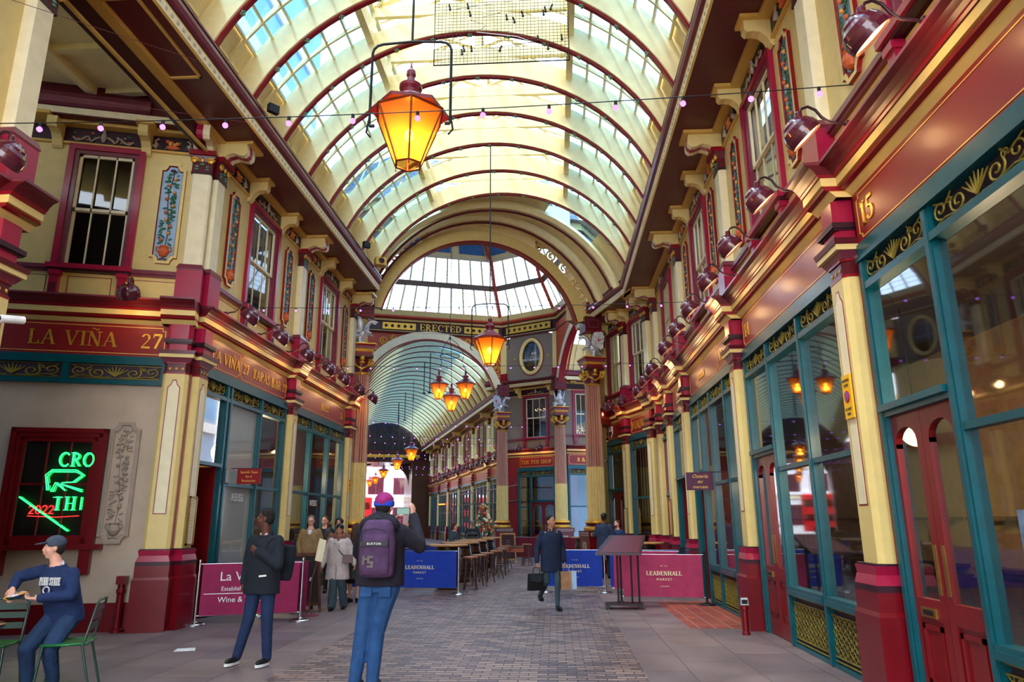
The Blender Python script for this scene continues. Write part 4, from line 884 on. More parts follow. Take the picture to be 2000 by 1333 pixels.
        for a, b in gaps:
            st = (b - a) / 3
            for s_ in (-1, 1):
                for j in range(3):
                    g.add([(s_ * x1, a + st * j + .02, z1 + .7), (s_ * x1, a + st * (j + 1) - .02, z1 + .7), (0, a + st * (j + 1) - .02, z1 + 1.55), (0, a + st * j + .02, z1 + 1.55)], [(0, 1, 2, 3)], 0)
                    if j: mb.tube([(s_ * x1, a + st * j, z1 + .68), (0, a + st * j, z1 + 1.53)], .03, 4, 0, False)
                g.box(*sorted((s_ * x1 - .005, s_ * x1 + .005)), a + .06, b - .06, z1 + .12, z1 + .55)
                mb.tube([(s_ * x1 * .98, a, z1 + .66), (s_ * x1 * .1, b, z1 + 1.42)], .045, 4, 0, False); mb.tube([(s_ * x1 * .1, a, z1 + 1.42), (s_ * x1 * .98, b, z1 + .66)], .045, 4, 0, False)
        mb.box(-.05, .05, y0, y1, z1 + 1.45, z1 + 1.6)
        o = mb.build('ceiling_lantern', ['roof'], loc=loc, rz=ang); tag(o, 'cream braced ridge lantern ' + lab, None, None, 'structure')
        o = g.build('window_lantern_glass', ['skyglass'], loc=loc, rz=ang); tag(o, 'clear ridge glass ' + lab, None, None, 'structure')
    else:
        mb = skin(GB, 180 - GB, 8, 0, '', r=RO); o = mb.build('window_crown_glass', ['roofglass'], loc=loc, rz=ang); tag(o, 'pale glazed crown of the roof ' + lab, None, None, 'structure')
VX = -1.555
ribs = [12.4 + 1.47 * k for k in range(-14, 6)]
vault(VX, 0, 0, -9, 19.9, ribs, 'of the near arcade')
# skewed end: skin from last rib to the crossing arch
def archpt(P, Q, hwf, r_out, a, zc=VCZ, sx=1.0):
    mid = (P + Q) / 2; d = (Q - P).normalized(); x, z = arc(r_out, a); return (mid.x + d.x * x * sx, mid.y + d.y * x * sx, z)
def loft_end(lab):
    mb = MB(); g = MB(); N = 24; rows = []
    for t_ in (0, .5, 1):
        row = []
        for i in range(N + 1):
            a = 20 + 140 * i / N; x, z = arc(VR + .5, a); p0 = Vector((VX + x, 19.85, z)); p1 = Vector(archpt(pL, pR, 0, VR + .42, a, sx=.93)); row.append(p0.lerp(p1, t_))
        rows.append(row)
    for r_ in range(2):
        for i in range(N):
            gl = 4 <= i <= 7 or N - 8 <= i <= N - 5
            (g if gl and r_ == 0 else mb).add([rows[r_][i], rows[r_ + 1][i], rows[r_ + 1][i + 1], rows[r_][i + 1]], [(0, 1, 2, 3)], 0)
    for k, t_ in enumerate((.34, .67)):
        for (r0, m, rr) in ((VR - .02, 1, .04), (VR + .2, 0, .12)):
            pts = []
            for i in range(N + 1):
                a = 21 + 138 * i / N; x, z = arc(r0, a); p0 = Vector((VX + x, 19.85, z)); p1 = Vector(archpt(pL, pR, 0, r0, a, sx=.93)); pts.append(p0.lerp(p1, t_))
            mb.tube(pts, rr, 4, m, False)
    o = mb.build('ceiling_skew_bay', ['roof', 'maroon']); tag(o, lab, None, None, 'structure'); o = g.build('window_skew_glass', ['roofglass']); tag(o, 'roof panes of the skewed end bay', None, None, 'structure')
loft_end('skewed cream roof bay meeting the crossing')
def cross_arch(P, Q, lab, hw=3.35, crown=10.75, foot=8.3, top=11.0, spand=True, cols=('cream', 'crim')):
    """arch ring in the vertical plane PQ, wall above it up to the crossing band"""
    mid = (P + Q) / 2; d = (Q - P).normalized(); ang = math.atan2(d.y, d.x); L2 = (Q - P).length / 2
    rise = crown - foot; R = (hw * hw + rise * rise) / (2 * rise); cz = crown - R; a0 = math.asin((foot - cz) / R)
    mb = MB(); N = 30; vs = []; W_ = .42
    for i in range(N + 1):
        a = a0 + (PI - 2 * a0) * i / N; c, s_ = math.cos(a), math.sin(a)
        vs += [(R * c, -.12, cz + R * s_), (R * c, .12, cz + R * s_), ((R + W_) * c, .12, cz + (R + W_) * s_), ((R + W_) * c, -.12, cz + (R + W_) * s_)]
    mb.add(vs, [(4 * i + k, 4 * i + (k + 1) % 4, 4 * i + 4 + (k + 1) % 4, 4 * i + 4 + k) for i in range(N) for k in range(4)], 0)
    vs = []
    for i in range(N + 1):
        a = a0 + (PI - 2 * a0) * i / N; c, s_ = math.cos(a), math.sin(a)
        vs += [((R - .03) * c, -.15, cz + (R - .03) * s_), ((R - .03) * c, .15, cz + (R - .03) * s_), ((R + .02) * c, .15, cz + (R + .02) * s_), ((R + .02) * c, -.15, cz + (R + .02) * s_)]
    mb.add(vs, [(4 * i + k, 4 * i + (k + 1) % 4, 4 * i + 4 + (k + 1) % 4, 4 * i + 4 + k) for i in range(N) for k in range(4)], 1)
    o = mb.build('trim_%d' % nn('trim'), list(cols), loc=(mid.x, mid.y, 0), rz=ang); tag(o, lab, None, None, 'structure')
    if cols[0] == 'pale':
        pl = MB(); K = 28; zt = lambda x: (cz + math.sqrt(max(0, (R + W_) ** 2 - x * x)) if abs(x) < R + W_ - .02 else 8.3)
        for i in range(K):
            xa, xb = -L2 + 2 * L2 * i / K, -L2 + 2 * L2 * (i + 1) / K; za, zb = min(10.98, max(8.3, zt(xa))), min(10.98, max(8.3, zt(xb))); pl.polyxz([(xa, za), (xb, zb), (xb, 11.4), (xa, 11.4)], .02, .1)
        o = pl.build('wall_spandrel', ['orange'], loc=(mid.x, mid.y, 0), rz=ang); tag(o, 'orange red wall round the ' + lab, None, None, 'structure')
    # spandrel scrolls
    sp = MB()
    for s_ in (-1, 1):
        for k in range(5):
            t_ = k / 4; r0 = .36 - .06 * k; cx = s_ * (L2 - .45 - t_ * 1.9); cz_ = min(top - r0 - .05, cz + math.sqrt(max(.01, (R + W_) ** 2 - cx * cx)) + r0)
            if cz_ > top - .05: continue
            pts = [(cx + r0 * (1 - .75 * q / 18) * math.cos(q * .6), 0, cz_ + r0 * (1 - .75 * q / 18) * math.sin(q * .6) * s_) for q in range(19)]; sp.tube(pts, .035, 5, 0)
        for k in range(4):
            x = s_ * (L2 - .2 - k * .1); r0 = .22; cz_ = 8.9 + k * .45
            sp.tube([(x + r0 * (1 - .7 * q / 14) * math.cos(q * .7), 0, cz_ + r0 * (1 - .7 * q / 14) * math.sin(q * .7)) for q in range(15)], .03, 5, 0)
    o = sp.build('spandrel_scrollwork', ['gold' if cols[0] == 'pale' else 'cream'], None, (mid.x, mid.y, 0), ang); tag(o, 'curled ironwork in the corners of the ' + lab.split(' opening')[0] + ' ' + lab.split(' to the ')[-1], 'scrollwork')
    return mid, ang
cross_arch(pL, pR, 'cream arch opening from the near arcade to the crossing', crown=10.95, top=11.9)
cross_arch(pF2, pF, 'pale arch opening to the far arcade', cols=('pale', 'crim'))
cross_arch(pR2, pM, 'pale arch opening to the right hand arcade', cols=('pale', 'crim'), hw=3.7)
mid, d = (pL + pR) / 2, (pR - pL).normalized()      # plate above the near arch
mb = MB(); N = 16
for i in range(N):
    xa, xb = -1.9 + 3.8 * i / N, -1.9 + 3.8 * (i + 1) / N; R = (3.35 ** 2 + 2.65 ** 2) / (2 * 2.65); cz = 10.95 - R
    za, zb = [cz + math.sqrt((R + .4) ** 2 - x * x) for x in (xa, xb)]
    mb.polyxz([(xa, za), (xb, zb), (xb, 11.75), (xa, 11.75)], -.05, .1)
mb.box(-3.4, 3.4, -.15, .1, 11.55, 11.7); mb.box(-3.2, 3.2, -.1, .1, 11.7, 12.6)
o = mb.build('wall_crossing_near', ['roof'], loc=(mid.x, mid.y, 0), rz=math.atan2(d.y, d.x)); tag(o, 'cream beam over the arch into the crossing', None, None, 'structure')
# crossing: entablature ring, dome
ring = [pL, pR, pR2, pM, pF, pF2, pL3, pL2]
def rp_(p, s_, z): q = pC + (p - pC) * s_; return (q.x, q.y, z)
mb = MB()
prof_ = [(1.0, 11.0, 1), (.985, 11.0, 1), (.98, 11.08, 2), (.985, 11.12, 1), (1.0, 11.16, 3), (1.0, 11.6, 1), (.99, 11.64, 2), (.975, 11.72, 1), (.97, 11.78, 4), (.955, 11.82, 4), (.955, 11.9, 1), (.97, 11.92, 2), (.96, 12.2, 1), (1.0, 12.22, 1)]
for a, b in zip(prof_[:-1], prof_[1:]):
    for i in range(8):
        p, q = ring[i], ring[(i + 1) % 8]; mb.add([rp_(p, a[0], a[1]), rp_(q, a[0], a[1]), rp_(q, b[0], b[1]), rp_(p, b[0], b[1])], [(0, 1, 2, 3), (3, 2, 1, 0)][:1], a[2])
o = mb.build('trim_crossing_cornice', ['pale', 'maroon', 'cream', 'dark', 'orange']); tag(o, 'maroon, cream and orange cornice ring of the crossing', None, None, 'structure')
def onring(P, Q):    # frame facing the crossing on ring edge P->Q as seen from the centre
    d = (Q - P).normalized(); return Fr(P.x, P.y, math.atan2(d.y, d.x)), (Q - P).length
fr, L = onring(pF2, pF)
mb = MB()
for a, b in ((1.3, 3.0), (5.55, 7.4)):
    mb.box(a, b, -.03, .02, 11.2, 11.55, 0)
    for k in range(int((b - a) / .32)): mb.lathe([(0, 0), (.09, .01), (.05, .03), (0, .035)], a + .18 + k * .32, -.03, 6, 1, cz=11.375, axis='y', sm=False)
mb.build('pattern', ['gold', 'dark'], None, fr.at(0, .05, 0), fr.a)
o = C.objects[-1]; o.name = 'band_pattern'; tag(o, 'gold star pattern on the crossing band either side of the word', 'painted band')
mb = MB(); serif(mb, 'ERECTED', 4.3, 11.2, .35, 0, 0, wx=1.12, bold=1.15, dep=.03); o = mb.build('band_lettering', ['gold'], None, fr.at(0, .1, 0), fr.a); tag(o, 'gold capitals on the crossing band over the far arch', 'lettering')
fr2, L2_ = onring(pF, pM)
mb = MB(); mb.box(.35, L2_ - .35, -.03, .02, 11.2, 11.55, 0)
for k in range(8): mb.lathe([(0, 0), (.09, .01), (.05, .03), (0, .035)], .55 + k * .32, -.03, 6, 1, cz=11.375, axis='y', sm=False)
o = mb.build('band_pattern', ['gold', 'dark'], None, fr2.at(0, .12, 0), fr2.a); tag(o, 'gold star pattern on the band over the round window', 'painted band')
# dome faces
tiers = [(.965, 12.2), (.86, 13.35), (.835, 13.6), (.77, 14.75), (.74, 14.85), (.55, 15.9), (.1, 17.0)]
mbf = MB(); gl = MB(); bars = MB()
for i in range(8):
    p, q = ring[i], ring[(i + 1) % 8]
    for (a, b, kind) in ((tiers[0], tiers[1], 'g'), (tiers[1], tiers[2], 'b'), (tiers[2], tiers[3], 'g'), (tiers[3], tiers[4], 'c'), (tiers[4], tiers[5], 'p'), (tiers[5], tiers[6], 'p')):
        A, B, C_, D = [Vector(v) for v in (rp_(p, *a), rp_(q, *a), rp_(q, *b), rp_(p, *b))]
        if kind == 'g':
            gl.add([A, B, C_, D], [(0, 1, 2, 3)], 0); n_ = max(4, int((B - A).length / .62))
            for k in range(1, n_): bars.tube([A.lerp(B, k / n_), D.lerp(C_, k / n_)], .045, 4, 0, False)
            for k in range(1, 6): bars.tube([A.lerp(D, k / 6), B.lerp(C_, k / 6)], .012, 4, 2, False)
        elif kind in 'bc': mbf.add([A, B, C_, D], [(0, 1, 2, 3)], 2 if kind == 'b' else 3)
        else:
            mbf.add([A, B, C_, D], [(0, 1, 2, 3)], 0); n_ = max(2, int((B - A).length / 1.5))
            for k in range(n_):
                a0, a1 = (k + .12) / n_, (k + .88) / n_
                cc = (A + B + C_ + D) / 4; nv = (Vector((pC.x, pC.y, 12)) - cc).normalized() * .03
                mbf.add([A.lerp(B, a0).lerp(D.lerp(C_, a0), .12) + nv, A.lerp(B, a1).lerp(D.lerp(C_, a1), .12) + nv, A.lerp(B, a1).lerp(D.lerp(C_, a1), .9) + nv, A.lerp(B, a0).lerp(D.lerp(C_, a0), .9) + nv], [(0, 1, 2, 3)], 1)
o = mbf.build('ceiling_dome', ['roof', 'skyblue', 'taupe', 'pale']); tag(o, 'dome panels with blue painted fields', None, None, 'structure')
o = gl.build('window_dome_glass', ['domeglass']); tag(o, 'bright glazed tiers of the crossing dome', None, None, 'structure')
o = bars.build('ceiling_dome_bars', ['roof', 'crim', 'blue']); tag(o, 'cream glazing bars of the dome', None, None, 'structure')
for i in range(8):
    mb = MB(); pts = [Vector(rp_(ring[i], s_ - .015, z - .06)) for s_, z in tiers]; mb.tube(pts, .11, 4, 0, False)
    for a, b in zip(pts[:-1], pts[1:]):
        for k in range(5): mb.ell(a.lerp(b, (k + .5) / 5) + (Vector((pC.x, pC.y, a.z)) - a).normalized() * .1, .045, 1, 6, 4)
    o = mb.build('dome_rib', ['orange', 'crim']); tag(o, 'red riveted dome rib, %s clockwise from the near left column' % ORD[i], 'roof rib', 'red ribs of the crossing dome', 'structure')

# ------------------------------------------------------------------ fluted dragon columns
def col_meshes():
    r = {}
    mb = MB(); mb.box(-.48, .48, -.48, .48, 0, .12, 0); mb.box(-.44, .44, -.44, .44, .12, 1.1, 0); mb.box(-.47, .47, -.47, .47, 1.1, 1.3, 1)
    for s_ in (0, 1, 2, 3):
        Rm = Matrix.Rotation(s_ * PI / 2, 4, 'Z'); q = MB(); q.box(-.15, .15, -.455, -.44, .4, .95, 2); q.box(-.02, .02, -.462, -.455, .45, .88, 3); q.box(-.12, .12, -.462, -.455, .7, .74, 3); q.box(-.4, .4, -.478, -.47, 1.14, 1.25, 2)
        for k in range(9): q.lathe([(0, 0), (.035, .005), (0, .015)], -.34 + k * .085, -.478, 6, 3, cz=1.195, axis='y')
        q.xf(Rm); mb.v, o_ = mb.v + q.v, len(mb.v); mb.f += [tuple(i + o_ for i in f) for f in q.f]; mb.m += q.m; mb.s += q.s
    r['pedestal'] = mb.mesh('pedestal', ['plinth', 'maroon', 'stoned', 'crim'])
    mb = MB(); mb.lathe([(.42, 1.3), (.44, 1.34), (.44, 1.4), (.39, 1.44), (.35, 1.48), (.37, 1.53), (.4, 1.56), (.38, 1.61), (.33, 1.64), (.31, 1.7)], n=24, mats=[0, 0, 0, 1, 1, 0, 0, 0, 2]); r['base'] = mb.mesh('base', ['gold', 'maroon', 'yell'])
    mb = MB(); n_ = 80
    for zz0, zz1, r0, r1, ma, mb_ in ((1.7, 3.35, .31, .302, 1, 1), (3.35, 6.1, .302, .262, 0, 2)):
        vs = []
        for z, rr in ((zz0, r0), (zz1, r1)):
            for k in range(n_): a = 2 * PI * k / n_; q = rr * (1 if k % 4 < 2 else .88); vs.append((q * math.cos(a), q * math.sin(a), z))
        for k in range(n_): mb.add([vs[k], vs[(k + 1) % n_], vs[(k + 1) % n_ + n_], vs[k + n_]], [(0, 1, 2, 3)], (mb_ if k % 4 == 2 else (mb_ if (k % 4 in (1, 3) and ma != mb_ and False) else ma)))
    r['shaft'] = mb.mesh('shaft', ['shaftrib', 'cream', 'crim'])
    mb = MB(); mb.lathe([(.27, 6.08), (.3, 6.12), (.27, 6.15)], n=20, m=1); mb.lathe([(.26, 6.15), (.27, 6.4), (.32, 6.55)], n=16, m=0); mb.box(-.34, .34, -.34, .34, 6.62, 6.7, 0)
    for s_ in range(4):
        a = s_ * PI / 2 + PI / 4; cx, cy = .36 * math.cos(a), .36 * math.sin(a); dx, dy = math.cos(a), math.sin(a)
        mb.tube([(cx + dx * .13 * (1 - .75 * k / 16) * math.cos(k * .75), cy + dy * .13 * (1 - .75 * k / 16) * math.cos(k * .75), 6.45 + .13 * (1 - .75 * k / 16) * math.sin(k * .75)) for k in range(17)], .032, 6, 1)
        b = s_ * PI / 2; mb.tube([(.3 * math.cos(a), .3 * math.sin(a), 6.38), (.31 * math.cos(a + PI / 4), .31 * math.sin(a + PI / 4), 6.24), (.3 * math.cos(a + PI / 2), .3 * math.sin(a + PI / 2), 6.38)], .03, 6, 1)
        mb.ell((.3 * math.cos(b), .3 * math.sin(b), 6.58), (.08, .08, .09), 1, 8, 6); mb.ell((.27 * math.cos(b), .27 * math.sin(b), 6.45), (.1, .1, .05), 1, 8, 5)
    r['capital'] = mb.mesh('capital', ['maroon', 'gold'])
    mb = MB(); mb.box(-.3, .3, -.3, .3, 6.7, 6.8, 0); mb.frus((.31, .31), (.35, .35), 6.8, 6.88, 1); mb.box(-.36, .36, -.36, .36, 6.88, 6.97, 2); mb.frus((.37, .37), (.4, .4), 6.97, 7.03, 0); mb.box(-.4, .4, -.4, .4, 7.03, 7.06, 1)
    r['plinth'] = mb.mesh('plinth', ['crim', 'gold', 'mauve'])
    mb = MB(); mb.box(-.3, .3, -.3, .3, 7.98, 8.5, 0); mb.box(-.33, .33, -.33, .33, 7.95, 8.0, 1)
    for s_ in range(4):
        q = MB(); q.box(-.2, .2, -.305, -.3, 8.1, 8.4, 2); q.box(-.16, .16, -.31, -.305, 8.14, 8.36, 0); q.xf(Matrix.Rotation(s_ * PI / 2, 4, 'Z')); o_ = len(mb.v); mb.v += q.v; mb.f += [tuple(i + o_ for i in f) for f in q.f]; mb.m += q.m; mb.s += q.s
    r['block'] = mb.mesh('top_block', ['maroon', 'crim', 'mauve'])
    return r
CMESH = col_meshes()
def remesh_obj(mb, name, mats, voxel, parent=None, loc=None, smooth=2, rz=0, dec=None):
    tmp = bpy.data.objects.new('tmp', mb.mesh('tmp', mats)); C.objects.link(tmp)
    md = tmp.modifiers.new('r', 'REMESH'); md.mode = 'VOXEL'; md.voxel_size = voxel; md.use_smooth_shade = True
    if smooth: s2 = tmp.modifiers.new('s', 'SMOOTH'); s2.factor = .5; s2.iterations = smooth
    dg = bpy.context.evaluated_depsgraph_get(); dg.update(); ev = tmp.evaluated_get(dg); me = bpy.data.meshes.new_from_object(ev)
    bpy.data.objects.remove(tmp); me.name = name
    for p in me.polygons: p.use_smooth = True; p.material_index = 0
    me.materials.clear(); me.materials.append(M[mats[0]] if isinstance(mats[0], str) else mats[0])
    if name is None: return me
    o = bpy.data.objects.new(name, me); C.objects.link(o)
    if parent is not None: o.parent = parent
    if loc is not None: o.location = loc
    o.rotation_euler[2] = rz
    return o
def make_dragon():
    t = thing('dragon_statue', 'x', 'statue', (0, 0, 0), 0, 'silver dragons on the fluted columns')   # looks toward -x
    mb = MB()
    mb.tube([(.22, 0, .12), (.12, 0, .22), (.02, 0, .38), (-.05, 0, .52), (-.08, 0, .64), (-.14, 0, .74), (-.22, 0, .78)], [.1, .15, .14, .11, .075, .06, .06], 10, 0)
    mb.ell((-.2, 0, .79), (.08, .06, .065), 0, 10, 7); mb.tube([(-.2, 0, .8), (-.3, 0, .78), (-.38, 0, .74)], [.06, .045, .025], 8, 0); mb.tube([(-.22, 0, .75), (-.34, 0, .67)], [.04, .02], 6, 0)
    for s_ in (-1, 1):
        mb.tube([(-.17, s_ * .04, .83), (-.1, s_ * .06, .9)], [.025, .008], 6, 0)
        mb.tube([(.14, s_ * .12, .26), (.02, s_ * .16, .2), (.04, s_ * .16, .06), (-.08, s_ * .16, .03)], [.1, .08, .05, .04], 8, 0)
        mb.tube([(-.05, s_ * .1, .48), (-.14, s_ * .13, .38), (-.24, s_ * .12, .36)], [.06, .045, .035], 7, 0)
    mb.tube([(.2, 0, .14), (.32, 0, .1), (.34, .1, .12), (.26, .16, .2), (.2, .14, .3)], [.09, .06, .05, .04, .02], 8, 0)
    for k in range(8): mb.ell((.14 - .035 * k, 0, .38 + .055 * k), (.035, .02, .04), 0, 6, 5)
    remesh_obj(mb, 'body', ['silver'], .018, t)
    for s_ in (-1, 1):
        w_ = MB(); pts = [(.02, 0, .45), (.0, 0, .62), (.05, 0, .85), (.16, 0, .93), (.3, 0, .88), (.36, 0, .7), (.32, 0, .5), (.33, 0, .35), (.26, 0, .28), (.18, 0, .32)]
        y0 = s_ * .12; vs = [(x, y0 + s_ * (.12 * (z - .3)), z) for x, _, z in pts]; n_ = len(vs)
        w_.add([(v[0], v[1] - .012, v[2]) for v in vs] + [(v[0], v[1] + .012, v[2]) for v in vs], [tuple(range(n_)), tuple(range(2 * n_ - 1, n_ - 1, -1))] + [(i, (i + 1) % n_, (i + 1) % n_ + n_, i + n_) for i in range(n_)], 0)
        for k in (3, 4, 5, 6, 8): w_.tube([(vs[0][0] + .02, vs[0][1] + s_ * .01, vs[0][2] + .03), (vs[k][0], vs[k][1] + s_ * .01, vs[k][2])], [.022, .012], 5, 0)
        w_.tube([vs[0], vs[1], vs[2], vs[3], vs[4]], [.03, .028, .025, .02, .012], 6, 0)
        # small red cross painted on each wing
        w_.box(.14, .24, y0 + s_ * .05 - .012, y0 + s_ * .05 + .03, .6, .625, 1); w_.box(.178, .203, y0 + s_ * .05 - .012, y0 + s_ * .05 + .03, .55, .68, 1)
        w_.build('wing', ['silver', 'red'], t)
    return t
DR = make_dragon(); DR.scale = (1.2, 1.4, 1.0)
for i, (p, nm, az) in enumerate(((pR, 'near right', .15), (pL, 'near left', PI + .1), (pM, 'far middle, by the shop of pens', PI / 2 + .1), (pF, 'far left of the round window', PI - .3))):
    t = thing('fluted_column', 'tall fluted column, cream below and crimson above, %s' % nm, 'column', (p.x, p.y, 0), SK, 'fluted columns of the crossing')
    for k in ('pedestal', 'base', 'shaft', 'capital', 'plinth'): inst(k, CMESH[k], t)
    o = inst('trim_top_block', CMESH['block'], None, (p.x, p.y, 0), SK); tag(o, 'maroon block over the dragon, ' + nm, None, None, 'structure')
    if i == 0: DR.location = (p.x, p.y, 7.06); DR.rotation_euler[2] = az; DR['label'] = 'silver dragon statue on the %s column' % nm
    else: copy_tree(DR, loc=(p.x, p.y, 7.06), rz=az, label='silver dragon statue on the %s column' % nm)

# ------------------------------------------------------------------ facing corner of the crossing
wall(PF, 'wall_crossing_corner', 4.0, [2.02], x0=-.3, lab='upper wall between the two far dragon columns', m='taupe', hwin=.7)
window(PF, 2.02, 'white sash window with chandelier behind, between far columns', 'win')
cornice(PF, 4.0, [], nn('trim'), extra=.3, lab='between the far columns'); entab(PF, 4.3, [], [1.05, 3.0], nn('trim'), x0=-.6, lab='between the far columns')
for x in (1.05, 3.0): sbracket(PF, x, 'small bracket %s of the far corner window' % ('left' if x < 2 else 'right'))
frieze(PF, 2.02, 1, 'cherub relief over the far corner window')
signboard(PF, .95, 3.1, 'red board of the pen shop between the far columns', [('THE PEN SHOP', 1.07, .19)])
shopfront(PF, .9, 3.15, [(.75, 'win'), (1.5, 'door')], 'teal front of the pen shop, red double door')
interior(PF, 4.0, 0, 1.5, 'dark room of the pen shop')
mb = MB(); mb.box(-.3, .85, 0, .2, 0, 4.4, 0); mb.box(3.2, 4.3, 0, .2, 0, 4.4, 0); o = mb.build('wall_corner_piers', ['crim'], loc=PF.at(0, 0, 0), rz=PF.a); tag(o, 'crimson piers either side of the pen shop', None, None, 'structure')
# oval window wall above, and its twins on the other short sides of the crossing
def oval_wall(P, Q, where, full=True):
    an = math.atan2(Q.y - P.y, Q.x - P.x); OV = Fr(P.x, P.y, an)
    mb = MB(); N = 24; Lc = (Q - P).length; cxo, czo, rxo, rzo = Lc / 2 + .12, 9.85, .62, .88
    def outer(a):
        c, s_ = math.cos(a), math.sin(a); k = min((Lc / 2) / abs(c) if abs(c) > 1e-6 else 99, 1.15 / abs(s_) if abs(s_) > 1e-6 else 99); return (Lc / 2 + k * c, 9.85 + k * s_)
    for i in range(N):
        a, b = 2 * PI * i / N, 2 * PI * (i + 1) / N
        mb.polyxz([(cxo + rxo * math.cos(a), czo + rzo * math.sin(a)), outer(a), outer(b), (cxo + rxo * math.cos(b), czo + rzo * math.sin(b))], 0, .12, 0)
    mb.box(-.05, .3, -.06, .1, 8.9, 11, 1); mb.box(Lc - .3, Lc + .05, -.06, .1, 8.9, 11, 1); mb.box(-.1, .34, -.09, .1, 8.7, 9.1, 2); mb.box(Lc - .34, Lc + .1, -.09, .1, 8.7, 9.1, 2)
    if not full: mb.box(0, Lc, 0, .2, 0, 8.8, 1); mb.box(0, Lc, -.3, 0, 4.8, 5.3, 2)
    o = mb.build('wall_oval', ['taupe', 'cream', 'crim'], loc=OV.at(0, 0, 0), rz=OV.a); tag(o, 'taupe wall round the oval window ' + where, None, None, 'structure')
    t = thing('window_%d' % nn('window'), 'big oval window with gold ring ' + where, 'window', OV.at(cxo, 0, czo), OV.a, None, 'structure')
    mb = MB(); mb.tube([(rxo * math.cos(k * PI / 16), -.04, rzo * math.sin(k * PI / 16)) for k in range(32)], .1, 8, 0, True, True); mb.tube([((rxo + .09) * math.cos(k * PI / 16), -.03, (rzo + .09) * math.sin(k * PI / 16)) for k in range(32)], .04, 6, 1, True, True); mb.build('window_frame', ['cream', 'crim'], t)
    mb = MB(); mb.add([(rxo * math.cos(k * PI / 16), .03, rzo * math.sin(k * PI / 16)) for k in range(32)], [tuple(range(32))]); mb.build('glass', ['glassd'], t)
    mb = MB(); mb.box(-1, 1, 1.2, 1.25, -1, 1); mb.box(-1.05, -1, .13, 1.25, -1.05, 1.05); mb.box(1, 1.05, .13, 1.25, -1.05, 1.05); mb.box(-1, 1, .13, 1.25, 1, 1.05); mb.box(-1, 1, .13, 1.25, -1.05, -1); mb.box(-.9, .9, .9, .92, .2, .25, 1); mb.box(-.05, .05, .4, .42, -1, 1, 1); mb.build('dim_room', ['mushint', 'pale'], t)
    if full:
        mb = MB(); sans(mb, 'BAR', .15, .1, .13, .0); sans(mb, 'RESTAURANT', 0, -.22, .13, .0); mb.build('lettering', ['white'], t)
        for s_ in (-1, 1):
            mb = MB(); mb.lathe([(0, 0), (.07, .02), (.05, .05), (0, .06)], 0, 0, 12, 0, axis='y'); o = mb.build('gold_stud', ['gold'], None, OV.at(cxo + s_ * 1.0, 0, czo - .05), OV.a); tag(o, 'round gold stud %s of the oval window' % ('left' if s_ < 0 else 'right'), 'stud')
oval_wall(pF, pM, 'above the pen shop'); oval_wall(pL2, pL, 'above the near left corner', False); oval_wall(pR, pR2, 'above the near right corner', False); oval_wall(pL3, pF2, 'above the far left corner', False)
cross_arch(pL2, pL3, 'pale arch opening to the left hand arcade', cols=('pale', 'crim'), hw=3.6)
# wall beyond on the right: shop 8 & 9
wall(RA, 'wall_right_arm', 5, [1.0], x0=-.3, lab='upper wall beyond the far middle column', m='taupe', hwin=.5)
window(RA, 1.0, 'narrow sash window with fairy lights, right of far middle column', 'winn'); cornice(RA, 5, [], nn('trim'), lab='right of the far middle column'); entab(RA, 5, [], [.3, 1.7], nn('trim'), x0=-.3, lab='right of the far middle column')
signboard(RA, .05, 2.4, 'red board with gold 8 & 9 beyond the far middle column', [('8 & 9', .85, .2)])
shopfront(RA, .05, 2.4, [(1, 'win'), (1, 'win')], 'teal front under the board 8 & 9'); interior(RA, 5, 0, 2, 'room behind shop 8 and 9')
vault(pR2.x * .5 + pM.x * .5, pR2.y * .5 + pM.y * .5, SK - PI / 2, .3, 9, [.4 + 1.2 * k for k in range(7)], 'of the right hand arcade', False, False)

# ------------------------------------------------------------------ far arcade
fo2 = pF + uF * (.6 - 3.75)
vault(fo2.x, fo2.y, SK, .2, 38, [.6 + 1.44 * k for k in range(26)], 'of the far arcade', False, False)
FPX = [38 - (4.4 + 5.2 * k) for k in range(7)]
wall(FW, 'wall_far_right', 36.2, [38 - (4.4 + 5.2 * k + 2.6) for k in range(6)], lab='upper wall of the far arcade')
interior(FW, 36.2, 0, 2.5, 'dark rooms behind the far arcade shops')
cornice(FW, 36.2, FPX, nn('trim'), lab='of the far arcade'); entab(FW, 37.0, FPX, [], nn('trim'), lab='of the far arcade')
for i, x in enumerate(sorted(FPX, reverse=True)):
    pilaster(FW, x, 'cream pilaster of the far arcade, %s beyond the crossing' % ORD[i]); upper_pilaster(FW, x, 'upper pilaster of the far arcade, %s beyond the crossing' % ORD[i])
    if i < 6:
        window(FW, x - 2.6, 'sash window of the far arcade, %s beyond the crossing' % ORD[i]); signboard(FW, x - 4.95, x - .25, 'orange lit signboard of the far arcade, %s beyond the crossing' % ORD[i], ())
        shopfront(FW, x - 4.9, x - .3, [(1, 'win'), (1, 'door' if i % 2 else 'win'), (1, 'win'), (1, 'win')], 'shopfront of the far arcade, %s beyond the crossing' % ORD[i])
        for d in (-1.2, 1.2): cartouche(FW, x - 2.6 + d, 'distant fruit panel, %s far window, %s side' % (ORD[i], 'far' if d < 0 else 'near'), small=True)
flw = pF + uF * (-8.9); FL = Fr(flw.x, flw.y, SK + PI / 2)
mb = MB(); mb.box(0, 38, 0, .3, 0, 8.9, 0); o = mb.build('wall_far_left', ['cream'], loc=FL.at(0, 0, 0), rz=FL.a); tag(o, 'left wall of the far arcade', None, None, 'structure')
